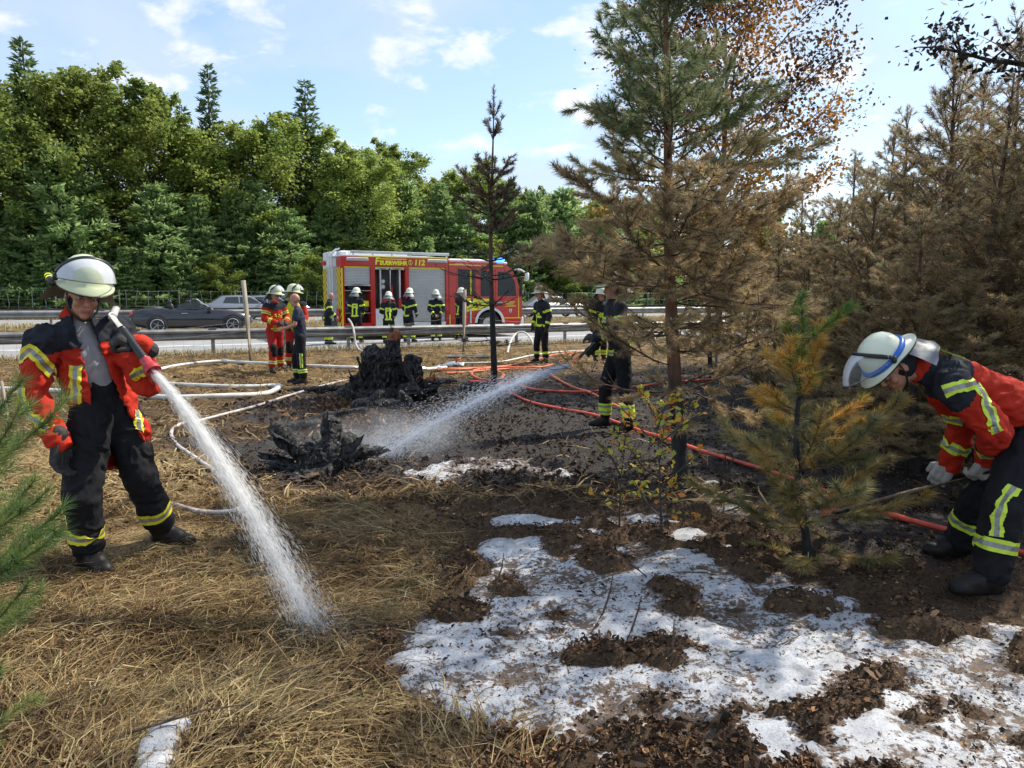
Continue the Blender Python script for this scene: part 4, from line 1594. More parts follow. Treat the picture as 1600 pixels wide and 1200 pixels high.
# front cab
cab = MB()
prof = [(4.24, 0.42), (5.35, 0.42), (5.36, 0.62), (5.44, 0.92), (5.66, 1.13), (5.98, 1.21), (6.30, 1.13), (6.52, 0.92), (6.60, 0.62), (6.62, 0.5), (7.40, 0.5), (7.47, 0.8), (7.46, 1.55),
        (7.20, 2.35), (6.95, 2.74), (6.6, 2.88), (4.24, 2.92)]


def cabside(x, z):
    return z


rear_edge, fr_edge = prof, prof
cab.prism([(p[0], p[1]) for p in prof], (0, 0.0, 0), (1, 0, 0), (0, 0, 1), (0, W, 0))
part(cab, 'cab', M_RED)
part(MB().box((5.35, W / 2, 2.98), (2.1, W - 0.3, 0.16), bev=0.05).box((6.65, W / 2, 2.93), (0.5, W - 0.4, 0.10), bev=0.03), 'cab_roof', M_WHITE)


def panel(pts, name, mat, y=-0.006, th=0.006, parent=truck):
    mb = MB().prism(pts, (0, y, 0), (1, 0, 0), (0, 0, 1), (0, th, 0))
    return part(mb, name, mat, parent)


panel([(4.62, 1.62), (5.33, 1.62), (5.33, 2.62), (4.62, 2.66)], 'window', M_DARK)
panel([(5.60, 1.60), (6.14, 1.60), (6.14, 2.58), (5.60, 2.62)], 'window', M_DARK)
panel([(6.36, 1.62), (7.20, 1.62), (7.12, 2.20), (6.86, 2.55), (6.36, 2.58)], 'window', M_DARK)
panel([(4.65, 1.65), (5.30, 1.65), (5.30, 2.59), (4.65, 2.63)], 'window_pane', M_WINDOW, -0.012)
panel([(5.63, 1.63), (6.11, 1.63), (6.11, 2.55), (5.63, 2.59)], 'window_pane', M_WINDOW, -0.012)
panel([(6.39, 1.65), (7.17, 1.65), (7.09, 2.19), (6.85, 2.52), (6.39, 2.55)], 'window_pane', M_WINDOW, -0.012)
panel([(5.12, 1.66), (5.17, 1.66), (5.17, 2.6), (5.12, 2.6)], 'grab_rail', M_YELR, -0.05, 0.03)
panel([(4.98, 1.0), (6.10, 1.14), (6.10, 1.50), (4.98, 1.52)], 'hivis_panel', M_YEL, -0.010)
for k in range(7):
    x0 = 5.0 + k * 0.15
    panel([(x0, 1.08 + 0.03 * (k % 3)), (x0 + 0.16, 1.16 + 0.05 * (k % 2)), (x0 + 0.17, 1.19 + 0.05 * (k % 2)), (x0 + 0.01, 1.11 + 0.03 * (k % 3))], 'panel_mark', M_DARK, -0.016)
    panel([(x0, 1.40 - 0.03 * (k % 3)), (x0 + 0.15, 1.33 - 0.05 * (k % 2)), (x0 + 0.16, 1.35 - 0.05 * (k % 2)), (x0 + 0.01, 1.425 - 0.03 * (k % 3))], 'panel_mark', M_DARK, -0.016)
for (xa, xb) in ((5.35, 5.37), (5.56, 5.57), (4.56, 4.57), (6.24, 6.255)):
    panel([(xa, 0.7), (xb, 0.7), (xb, 2.7), (xa, 2.7)], 'door_gap', M_DARK, -0.003, 0.003)
panel([(4.24, 0.42), (5.35, 0.42), (5.35, 0.46), (4.24, 0.46)], 'contour_stripe', M_YELR, -0.008)
panel([(6.65, 0.72), (7.40, 0.72), (7.40, 0.755), (6.65, 0.755)], 'contour_stripe', M_YELR, -0.008)
panel([(7.28, 0.75), (7.315, 0.75), (7.315, 1.6), (7.28, 1.6)], 'contour_stripe', M_YELR, -0.008)
panel([(4.24, 2.80), (6.6, 2.78), (6.6, 2.815), (4.24, 2.84)], 'contour_stripe', M_YELR, -0.008)
panel([(0.01, 0.5), (0.06, 0.5), (0.06, 2.6), (0.01, 2.6)], 'contour_stripe', M_YELR, -0.008)
panel([(4.24, 0.42), (4.28, 0.42), (4.28, 0.9), (4.24, 0.9)], 'contour_stripe', M_YELR, -0.008)
panel([(5.10, 0.55), (5.17, 0.55), (5.17, 1.12), (5.10, 1.12)], 'door_handle', M_ALU, -0.05, 0.04)
panel([(6.33, 1.35), (6.55, 1.35), (6.55, 1.38), (6.33, 1.38)], 'door_handle', M_ALU, -0.03, 0.02)
for (z0, x0, x1) in ((1.36, 6.68, 7.12), (1.28, 6.72, 7.06), (1.20, 6.66, 7.16)):
    panel([(x0, z0), (x1, z0), (x1, z0 + 0.035), (x0, z0 + 0.035)], 'small_lettering', M_YELR, -0.009)
panel([(6.86, 1.10), (6.98, 1.10), (6.98, 1.0), (6.92, 0.95), (6.86, 1.0)], 'crest', M_WHITE, -0.010)
panel([(6.90, 1.06), (6.94, 1.06), (6.94, 0.99), (6.90, 0.99)], 'crest_mark', M_DARK, -0.014)
# windscreen, mirror, bumper
part(MB().add([(7.472, 0.2, 1.60), (7.472, W - .2, 1.60), (7.212, W - .2, 2.36), (7.212, 0.2, 2.36)], [(0, 1, 2, 3)]), 'windscreen', M_WINDOW)
part(MB().box((7.45, W / 2, 0.62), (0.2, W, 0.36), bev=0.05), 'bumper', M_WHITE)
mir = part(MB().tube(catmull([(7.05, 0.0, 2.68), (7.35, -0.12, 2.66), (7.62, -0.14, 2.46)], 5), 0.035, 8).box((7.6, -0.16, 2.4), (0.16, 0.14, 0.34), bev=0.04), 'wing_mirror', M_WHITE, sm=True)
part(MB().box((7.40, -0.05, 2.0), (0.08, 0.08, 0.8), bev=0.02).box((7.55, -0.08, 1.72), (0.1, 0.12, 0.22), bev=0.03), 'mirror_bracket', M_DARK)
# beacon bar
lb = part(MB().box((6.55, 0.45, 3.06), (0.42, 0.62, 0.16), bev=0.05).box((6.55, 2.05, 3.06), (0.42, 0.62, 0.16), bev=0.05), 'beacon', M_BLUE)
lb['kind'] = 'stuff'
part(MB().box((6.55, W / 2, 3.04), (0.36, 0.9, 0.10), bev=0.03), 'beacon_bar', M_WHITE)
# wheels with pale arch trim
arch = []
for k in range(13):
    a = math.pi * k / 12
    arch.append((5.98 + 0.66 * math.cos(a), 0.56 + 0.62 * math.sin(a)))
inn = [(5.98 + 0.56 * math.cos(math.pi * k / 12), 0.56 + 0.53 * math.sin(math.pi * k / 12)) for k in range(12, -1, -1)]
panel(arch + inn, 'wheel_arch', M_WHITE, -0.05, 0.05)
panel([(5.98 + 0.55 * math.cos(math.pi * k / 12), 0.56 + 0.52 * math.sin(math.pi * k / 12)) for k in range(13)], 'arch_liner', M_DARK, 0.30, 0.02)


def truck_wheel(x, y, side):
    w_ = empty('wheel', (x, y, 0.5))
    w_.parent = truck
    MB().lathe([(0.28, -0.14), (0.46, -0.15), (0.5, -0.11), (0.5, 0.11), (0.46, 0.15), (0.28, 0.14)], (0, 0, 0), (0, 1, 0), 24, cap=False).build('tyre', M_TYRE, w_, 'auto')
    MB().lathe([(0.001, 0.02 * side), (0.10, 0.03 * side), (0.13, 0.10 * side), (0.24, 0.07 * side), (0.29, 0.13 * side)], (0, 0, 0), (0, 1, 0), 20, cap=False).build('rim', M_SHUT, w_, 'auto')


for xw in (1.75, 5.98):
    truck_wheel(xw, 0.17, -1)
    truck_wheel(xw, W - 0.17, 1)
# rear: chevrons, ladder, tail
chev = empty('rear_panel', (-0.008, W / 2, 0.0))
chev.parent = truck
for (y0, y1) in ((-1.24, -0.72), (0.72, 1.24)):
    MB().box((0, (y0 + y1) / 2, 1.55), (0.012, y1 - y0, 2.2)).build('chevron_panel', M_CHEV, chev)
MB().box((0.004, 0, 1.75), (0.01, 1.42, 1.9)).build('rear_shutter', M_SHUT, chev)
MB().box((0.004, 0, 0.62), (0.012, 1.42, 0.34)).build('tail_board', M_DARK, chev)
lad = MB()
for y0 in (-0.62, -0.25):
    lad.tube([(-0.14, y0, 0.7), (-0.14, y0, 3.15), (0.15, y0, 3.36)], 0.03, 6)
lad.build('ladder_rail', M_ALU, chev)['kind'] = 'stuff'
for k in range(8):
    MB().tube([(-0.14, -0.62, 0.9 + k * 0.3), (-0.14, -0.25, 0.9 + k * 0.3)], 0.018, 6).build('ladder_rung', M_ALU, chev)
MB().box((-0.05, 0.95, 2.86), (0.12, 0.4, 0.16), bev=0.04).build('rear_lamp', M_REDGEAR, chev)
MB().box((-0.05, -1.0, 0.9), (0.08, 0.3, 0.5), bev=0.03).build('rear_lamp', M_REDGEAR, chev)
# lettering on the red band
put_text(text_mesh('F', 0.36, M_YEL, 0.12, 0.012), truck, (1.36, -0.012, 2.87), (1, 0, 0), (0, 0, 1))
put_text(text_mesh('EUERWEHR', 0.205, M_YEL, 0.12, 0.012, 'LEFT'), truck, (1.46, -0.012, 2.82), (1, 0, 0), (0, 0, 1))
panel([(1.48, 2.955), (2.50, 2.955), (2.51, 2.985), (1.48, 2.985)], 'lettering_bar', M_YEL, -0.010)
put_text(text_mesh('112', 0.29, M_YEL, 0.12, 0.012, 'LEFT'), truck, (2.80, -0.012, 2.85), (1, 0, 0), (0, 0, 1))
part(MB().tube([(2.66 + 0.075 * math.cos(a), -0.012, 2.85 + 0.085 * math.sin(a)) for a in [6.2832 * k / 16 for k in range(16)]], 0.012, 5, closed=True)
     .tube([(2.69, -0.012, 2.90), (2.645, -0.012, 2.875), (2.645, -0.012, 2.825), (2.69, -0.012, 2.80)], 0.015, 5), 'phone_symbol', M_YEL)
panel([(4.5, 2.84), (5.0, 2.84), (5.0, 2.86), (4.5, 2.86)], 'small_lettering', M_WHITE, -0.009)


# ------------------------------------------------------------------ cars
def car(name, loc, rz, L, paint, label, group, open_top, wheel_r=0.33, H=1.42):
    root = empty(name, loc, rz)
    tag(root, label, 'car', group)
    s = L / 4.9
    # stations along the length: x, bottom, waist, half width, crown
    if open_top:
        st = [(0.0, .42, .74, .70, .76), (0.15, .30, .86, .82, .90), (0.55, .22, .93, .90, .99), (1.2, .20, .95, .93, 1.0), (1.75, .20, .93, .93, .94), (2.4, .20, .91, .93, .92), (3.0, .20, .90, .92, .93),
              (3.5, .20, .88, .92, .955), (4.1, .21, .82, .90, .88), (4.55, .26, .70, .84, .77), (4.8, .32, .60, .74, .64), (4.9, .40, .55, .6, .57)]
    else:
        st = [(0.0, .42, .80, .70, .84), (0.15, .30, .92, .82, .97), (0.55, .22, .97, .90, 1.02), (1.2, .20, .97, .92, 1.0), (2.4, .20, .95, .92, .97), (3.4, .20, .92, .91, .96), (4.1, .21, .85, .89, .91),
              (4.55, .26, .74, .84, .80), (4.8, .32, .62, .74, .66), (4.9, .40, .55, .6, .57)]
    vs_, fs = [], []
    NP = 11
    for (x, zb, zw, hw, zc) in st:
        pr = [(-hw * .86, zb), (-hw, zb + .14), (-hw * 1.0, (zb + zw) / 2), (-hw * .97, zw), (-hw * .80, zc * .985), (0, zc), (hw * .80, zc * .985), (hw * .97, zw), (hw, (zb + zw) / 2), (hw, zb + .14), (hw * .86, zb)]
        vs_ += [(x * s, p[0], p[1]) for p in pr]
    for i in range(len(st) - 1):
        for k in range(NP):
            fs.append((i * NP + k, i * NP + (k + 1) % NP, (i + 1) * NP + (k + 1) % NP, (i + 1) * NP + k))
    fs += [tuple(range(NP)), tuple(reversed(range((len(st) - 1) * NP, len(st) * NP)))]
    MB().add(vs_, fs).build('body', paint, root, True)
    if open_top:
        MB().box((2.0 * s, 0, .93), (1.35 * s, 1.35, .05), bev=0.02).build('cabin_tub', M_DARK, root)
        for x in (1.6, 2.35):
            for y in (-.38, .38):
                MB().box((x * s, y, 1.02), (0.14, 0.46, 0.32), bev=0.06, rot=Matrix.Rotation(-.2, 3, 'Y')).ball((x * s - .04, y, 1.22), (.06, .12, .09)).build('seat', M_DARK, root, True)
        for y in (-.70, .70):
            MB().tube([(3.22 * s, y, .92), (2.58 * s, y * .9, 1.34)], 0.03, 6).build('windscreen_pillar', M_ALU, root)
        MB().tube([(2.58 * s, -.63, 1.34), (2.58 * s, .63, 1.34)], 0.028, 6).build('windscreen_header', M_ALU, root)
        MB().add([(3.22 * s, -.69, .93), (3.22 * s, .69, .93), (2.58 * s, .62, 1.33), (2.58 * s, -.62, 1.33)], [(0, 1, 2, 3)]).build('windscreen', M_WINDOW, root)
        for y in (-.74, .74):
            MB().add([(2.95 * s, y, .93), (1.75 * s, y, .94), (1.85 * s, y * .94, 1.14), (2.62 * s, y * .92, 1.26)], [(0, 1, 2, 3)]).build('side_window', M_WINDOW, root)
        MB().ball((0.95 * s, 0, .98), (.42 * s, .7, .10)).build('folded_roof', M_DARK, root, True)
    else:
        gh = [(0.5, .98, .98), (1.15, H - .03, .98), (1.9, H, .98), (2.6, H - .03, .98), (3.45, .95, .95)]
        vs_ = []
        for (x, zt, zb) in gh:
            vs_ += [(x * s, -.82, zb), (x * s, -.62, zt), (x * s, .62, zt), (x * s, .82, zb)]
        fs = []
        for i in range(4):
            fs += [(i * 4 + k, i * 4 + k + 1, i * 4 + 4 + k + 1, i * 4 + 4 + k) for k in range(3)]
        MB().add(vs_, fs).build('cabin', paint, root, True)
        for (a, b_, c_, d_) in (((1.08, .99), (1.95, .985), (1.95, H - .09), (1.28, H - .11)), ((2.02, .985), (3.18, .97), (2.62, H - .12), (2.02, H - .09))):
            for sd in (-1, 1):
                def sk(p, zt=H):
                    return (p[0] * s, sd * (.825 - .20 * (p[1] - .96) / (zt - .96)) + sd * .008, p[1])
                MB().add([sk(a), sk(b_), sk(c_), sk(d_)], [(0, 1, 2, 3)]).build('side_window', M_WINDOW2, root)
        MB().add([(3.40 * s, -.70, .99), (3.40 * s, .70, .99), (2.68 * s, .58, H - .05), (2.68 * s, -.58, H - .05)], [(0, 1, 2, 3)]).build('windscreen', M_WINDOW2, root)
    for sd in (-1, 1):
        MB().box((3.05 * s, sd * .98, .98), (.14, .16, .13), bev=.04).build('wing_mirror', paint if not open_top else M_DARK, root)
        MB().box((2.05 * s, sd * .945, .78), (.22, .02, .03)).build('door_handle', M_ALU, root)
        MB().ball((4.62 * s, sd * .66, .63), (.16, .14, .07)).build('headlight', M_ALU, root, True)
        MB().ball((0.08 * s, sd * .60, .76), (.08, .18, .07)).build('tail_light', M_REDGEAR, root, True)
        for x in (0.98, 3.98):
            pr = [(x * s + .40 * math.cos(6.283 * k / 20), wheel_r + .40 * math.sin(6.283 * k / 20)) for k in range(20)]
            MB().prism([p for p in pr if p[1] > .2], (0, sd * (.94 if x < 2 else .925), 0), (1, 0, 0), (0, 0, 1), (0, -sd * .05, 0)).build('wheel_arch', M_DARK, root)
            w_ = empty('wheel', (x * s, sd * .87, wheel_r))
            w_.parent = root
            MB().lathe([(.23, -.10), (.31, -.11), (wheel_r, -.08), (wheel_r, .08), (.31, .11), (.23, .10)], (0, 0, 0), (0, 1, 0), 22, cap=False).build('tyre', M_TYRE, w_, 'auto')
            rim = MB().tube([(.235 * math.cos(6.283 * k / 20), sd * .095, .235 * math.sin(6.283 * k / 20)) for k in range(20)], .02, 5, closed=True)
            rim.lathe([(.001, .08 * sd), (.05, .09 * sd), (.06, .03 * sd)], (0, 0, 0), (0, 1, 0), 10, cap=False)
            for k in range(5):
                a = 6.283 * k / 5
                rim.tube([(.03 * math.cos(a), sd * .08, .03 * math.sin(a)), (.23 * math.cos(a), sd * .085, .23 * math.sin(a))], [.03, .024], 4)
            rim.build('rim', M_SHUT, w_, True)
    return root


M_BLACKP = M_plain('black_car_paint', (0.010, 0.010, 0.014), None, 0.16, 0.0, coat=0.8)
M_SILVER = M_plain('silver_car_paint', (0.36, 0.38, 0.41), None, 0.28, 0.6, coat=0.6)
M_GREYP = M_plain('grey_car_paint', (0.26, 0.28, 0.31), None, 0.28, 0.6, coat=0.6)
M_WINDOW2 = M_plain('dark_car_glass', (0.02, 0.025, 0.03), None, 0.06, coat=0.5)
vc = 33.4
uc = u_at(205, vc)
car('convertible', R(uc, vc - .0, 0.0), TH, 4.5, M_BLACKP, 'black open-top convertible on the carriageway behind the near guard rail', None, True)
vc = 45.0
car('saloon_car', R(u_at(316, vc), vc, 0.0), TH, 4.7, M_GREYP, 'grey saloon passing behind the black convertible', None, False)
car('saloon_car', R(u_at(378, vc), vc + 3, 0.0), TH, 4.6, M_GREYP, 'grey saloon half hidden behind the leaning wooden post', None, False)
car('saloon_car', R(u_at(818, 44.5), 44.5, 0.0), TH, 4.7, M_SILVER, 'silver car on the far carriageway beyond the front of the fire engine', None, False)
# ------------------------------------------------------------------ people
def cloth(name, c1, c2, rough=0.85, weave=0.25):
    return M_plain(name, c1, c2, rough, scale=7, bump=weave, bscale=60, lo=0.3, hi=0.7, spec=0.25, bdist=0.012)


M_SKIN = M_plain('skin', (0.47, 0.24, 0.16), (0.40, 0.18, 0.12), 0.5, scale=20)
M_LIP = M_plain('lips', (0.36, 0.12, 0.09), None, 0.45)
M_HAIR = M_plain('short_hair', (0.05, 0.035, 0.025), (0.09, 0.06, 0.04), 0.8, scale=60)
M_JRED = cloth('red_jacket', (0.50, 0.030, 0.011), (0.36, 0.019, 0.009))
M_JNAVY = cloth('navy_yoke', (0.012, 0.014, 0.021), (0.020, 0.023, 0.032))
M_JBLACK = cloth('black_jacket', (0.012, 0.013, 0.019), (0.024, 0.026, 0.034))
M_TBLACK = cloth('black_trousers', (0.007, 0.007, 0.009), (0.013, 0.013, 0.016))
M_TRED = cloth('red_trousers', (0.42, 0.022, 0.018), (0.30, 0.018, 0.015))
M_TNAVY = cloth('navy_cloth', (0.022, 0.028, 0.050), (0.035, 0.042, 0.068))
M_TEE = cloth('grey_tee', (0.30, 0.30, 0.31), (0.22, 0.22, 0.23))
M_VEST = cloth('hivis_vest', (0.66, 0.72, 0.04), (0.55, 0.60, 0.03))
M_RUB = M_plain('rubber_boot', (0.007, 0.007, 0.007), (0.022, 0.018, 0.015), 0.55, spec=.3, scale=14, bump=0.2, bscale=30)
M_GLOVEB = M_plain('black_glove', (0.016, 0.015, 0.015), (0.04, 0.037, 0.035), 0.8, scale=30, bump=0.4, bscale=90)
M_GLOVEG = M_plain('grey_leather_glove', (0.42, 0.41, 0.39), (0.28, 0.27, 0.25), 0.75, scale=16, bump=0.4, bscale=70)
M_SY = M_plain('stripe_yellow', (0.74, 0.66, 0.03), (0.66, 0.60, 0.03), 0.5, scale=40)
M_SL = M_plain('stripe_lime', (0.62, 0.80, 0.05), (0.55, 0.72, 0.05), 0.5, scale=40)
M_SS = M_plain('stripe_silver', (0.30, 0.30, 0.27), (0.22, 0.22, 0.20), 0.35, 0.2, scale=30)
M_HELM = M_plain('helmet_shell', (0.62, 0.66, 0.40), (0.55, 0.58, 0.35), 0.32, scale=4, coat=0.3)
M_HELMW = M_plain('helmet_shell_pale', (0.70, 0.74, 0.58), (0.60, 0.64, 0.50), 0.35, scale=4, coat=0.3)
M_FLAP = M_plain('neck_flap', (0.16, 0.17, 0.19), (0.11, 0.115, 0.13), 0.5, scale=8)
M_FRAME = M_plain('black_frame', (0.012, 0.012, 0.013), None, 0.4)
M_HBLUE = M_plain('helmet_blue_band', (0.02, 0.12, 0.50), None, 0.4)
M_EYE = M_plain('eye', (0.28, 0.25, 0.23), None, 0.3)
M_IRIS = M_plain('iris', (0.02, 0.015, 0.012), None, 0.15)


def capsule(mb, A, B, ra, rb, n=12, ell=1.0, up=Vector((0, 0, 1)), ends=3):
    A, B = Vector(A), Vector(B)
    d = (B - A)
    L = d.length
    d = d.normalized() if L > 1e-6 else Vector((0, 0, 1))
    pts, rad = [], []
    for k in range(ends, 0, -1):
        a = math.pi / 2 * k / ends * 0.98
        pts.append(A - d * ra * math.sin(a))
        rad.append(ra * math.cos(a))
    for t in (0, .33, .66, 1):
        pts.append(A + d * L * t)
        rad.append(ra + (rb - ra) * t)
    for k in range(1, ends + 1):
        a = math.pi / 2 * k / ends * 0.98
        pts.append(B + d * rb * math.sin(a))
        rad.append(rb * math.cos(a))
    mb.tube(pts, rad, n, ell=ell, up=up)


def remesh(mb, voxel, iters=4, wrinkle=0.0, seed=0, freq=9.0, up=None):
    """fuse overlapping solids into one continuous skin, then fold it a little; returns vertices and faces"""
    me = mb.mesh('tmp', [])
    ob = bpy.data.objects.new('tmp', me)
    col.objects.link(ob)
    md = ob.modifiers.new('r', 'REMESH')
    md.mode = 'VOXEL'
    md.voxel_size = voxel
    ms = ob.modifiers.new('s', 'SMOOTH')
    ms.iterations = iters
    ms.factor = 0.5
    dg = bpy.context.evaluated_depsgraph_get()
    out = bpy.data.meshes.new_from_object(ob.evaluated_get(dg))
    bpy.data.objects.remove(ob)
    bpy.data.meshes.remove(me)
    if wrinkle > 0:
        nv = len(out.vertices)
        co = np.empty(nv * 3, np.float32)
        no = np.empty(nv * 3, np.float32)
        out.vertices.foreach_get('co', co)
        out.vertices.foreach_get('normal', no)
        co, no = co.reshape(-1, 3).astype(float), no.reshape(-1, 3)
        w1 = fbm(co[:, 0] * freq * .5, co[:, 1] * freq * .5, 2, seed + 9, co[:, 2] * freq * .35)
        r1 = 1 - np.abs(2 * fbm(co[:, 0] * freq + w1 * 4, co[:, 1] * freq, 2, seed, co[:, 2] * freq * 1.3 + w1 * 5) - 1) * 2.2
        r2 = fbm(co[:, 0] * freq * 2.7, co[:, 1] * freq * 2.7, 2, seed + 4, co[:, 2] * freq * 2.7) - .5
        co += no * ((r1 - 0.35) * wrinkle + r2 * wrinkle * .7)[:, None]
        out.vertices.foreach_set('co', co.astype(np.float32).ravel())
    out.polygons.foreach_set('use_smooth', [True] * len(out.polygons))
    out.update()
    return out


def bvh_of(me):
    return BVHTree.FromPolygons([v.co for v in me.vertices], [p.vertices[:] for p in me.polygons])


def stripe_strip(mb, bv, path, width, cols, closed=False, off=0.008):
    """three-tone reflective tape laid on the cloth along path"""
    pr, nr = [], []
    for p in path:
        q, nn, _, _ = bv.find_nearest(p)
        if q is None:
            return
        pr.append(q)
        nr.append(nn)
    n = len(pr)
    vs_, fs, ms = [], [], []
    xs = (-.5, -.19, .19, .5) if len(cols) == 3 else (-.5, .5)
    for i in range(n):
        t = (pr[(i + 1) % n] - pr[i - 1]) if closed else (pr[min(i + 1, n - 1)] - pr[max(i - 1, 0)])
        s = nr[i].cross(t)
        if s.length < 1e-7:
            s = Vector((0, 0, 1))
        s.normalize()
        for x_ in xs:
            c = pr[i] + s * width * x_
            q, nn, _, _ = bv.find_nearest(c)
            vs_.append(q + nr[i] * off)
    k = len(xs)
    b0 = len(mb.v)
    mb.v += [tuple(p) for p in vs_]
    for i in range(n if closed else n - 1):
        j = (i + 1) % n
        for q in range(k - 1):
            mb.f.append((b0 + i * k + q, b0 + i * k + q + 1, b0 + j * k + q + 1, b0 + j * k + q))
            mb.m.append(cols[q] if len(cols) == 3 else cols[0])


def ring_path(bv, A, B, t, n=28, rmax=0.4):
    A, B = Vector(A), Vector(B)
    d = (B - A).normalized()
    a, b_ = frame_of(d)
    c = A.lerp(B, t)
    out = []
    for k in range(n):
        an = 6.2832 * k / n
        v = a * math.cos(an) + b_ * math.sin(an)
        hit = bv.ray_cast(c, v, rmax)
        out.append(hit[0] if hit[0] is not None else c + v * 0.08)
    return out


def line_path(pts, n=14):
    pts = [Vector(p) for p in pts]
    out = []
    for i in range(len(pts) - 1):
        for k in range(n):
            out.append(pts[i].lerp(pts[i + 1], k / n))
    return out + [pts[-1]]


def seen_path(bv, base, px, n=16):
    """points on the cloth that lie under a run of photograph pixels"""
    out = []
    for i in range(len(px) - 1):
        for k in range(n + (i == len(px) - 2)):
            t = k / n
            r = ray(px[i][0] * (1 - t) + px[i + 1][0] * t, px[i][1] * (1 - t) + px[i + 1][1] * t)
            q = bv.ray_cast(Vector((0, 0, CAMZ)) - base, r.normalized())[0]
            if q is None or (out and (q - out[-1]).length > .10):
                continue
            out.append(q)
    return out


def hand_solid(mb, wrist, d, palm_n, curl, size=1.0, side=1, thick=1.0, thumb_in=0.5):
    """palm, four jointed fingers of unequal length and a thumb from the side of the palm"""
    d = d.normalized()
    pn = (palm_n - d * palm_n.dot(d)).normalized()
    s = d.cross(pn) * side              # towards the thumb
    z = size
    palm_end = wrist + d * 0.085 * z
    for k in (-1, 0, 1):
        capsule(mb, wrist + s * 0.016 * k * z, palm_end + s * 0.026 * k * z, 0.020 * z * thick, 0.019 * z * thick, 8)
    for k, (off, L) in enumerate(((0.034, .072), (0.012, .080), (-0.011, .075), (-0.033, .058))):
        p = palm_end + s * off * z
        dd = d.copy()
        for q, fr in enumerate((.45, .32, .25)):
            ang = curl * (0.75 if q == 0 else 0.95)
            dd = (Quaternion(d.cross(pn), ang * (1)) @ dd)
            e = p + dd * L * fr * z * 1.15
            capsule(mb, p, e, 0.0105 * z * thick * (1 - .08 * q), 0.0098 * z * thick * (1 - .1 * q), 7, ends=2)
            p = e
    p = wrist + d * 0.022 * z + s * 0.026 * z
    dd = (d * 0.55 + s * 0.75 + pn * thumb_in * .4).normalized()
    e = p + dd * 0.042 * z
    capsule(mb, p, e, 0.013 * z * thick, 0.0115 * z * thick, 7)
    dd = (d * 0.85 + s * 0.1 + pn * thumb_in).normalized()
    capsule(mb, e, e + dd * 0.036 * z, 0.0115 * z * thick, 0.009 * z * thick, 7)


def head_frame(f, u):
    f = f.normalized()
    u = (u - f * u.dot(f)).normalized()
    return f, u, f.cross(u)


def add_head(mb, c, f, u, detail=True):
    f, u, r = head_frame(f, u)
    hs = 1.10 if detail else 1.0
    rot = Matrix((r, f, u)).transposed()

    def at_(x, y, z):
        return c + (r * x + f * y + u * z) * hs
    mb.ball(at_(0, -.008, .03), tuple(hs * q for q in (.074, .094, .098)), 0, 14, 10, rot)
    mb.ball(at_(0, .028, -.055), tuple(hs * q for q in (.056, .060, .062)), 0, 12, 8, rot)
    mb.ball(at_(0, .068, -.098), tuple(hs * q for q in (.026, .022, .020)), 0, 8, 6, rot)
    capsule(mb, at_(0, .090, .012), at_(0, .110, -.026), .010, .0145, 8)
    if detail:
        for s in (-1, 1):
            mb.ball(at_(.013 * s, .102, -.030), tuple(hs * q for q in (.009, .009, .008)), 0, 8, 6, rot)
            mb.ball(at_(.040 * s, .062, -.028), tuple(hs * q for q in (.022, .022, .024)), 0, 8, 6, rot)
            mb.ball(at_(.032 * s, .074, .024), tuple(hs * q for q in (.028, .018, .010)), 0, 8, 6, rot)
        capsule(mb, at_(-.018, .088, -.060), at_(.018, .088, -.060), .0075, .0075, 8)
        capsule(mb, at_(-.014, .087, -.072), at_(.014, .087, -.072), .008, .008, 8)
    for s in (-1, 1):
        mb.ball(at_(.076 * s, -.005, -.012), tuple(hs * q for q in (.012, .020, .030)), 0, 8, 6, rot)


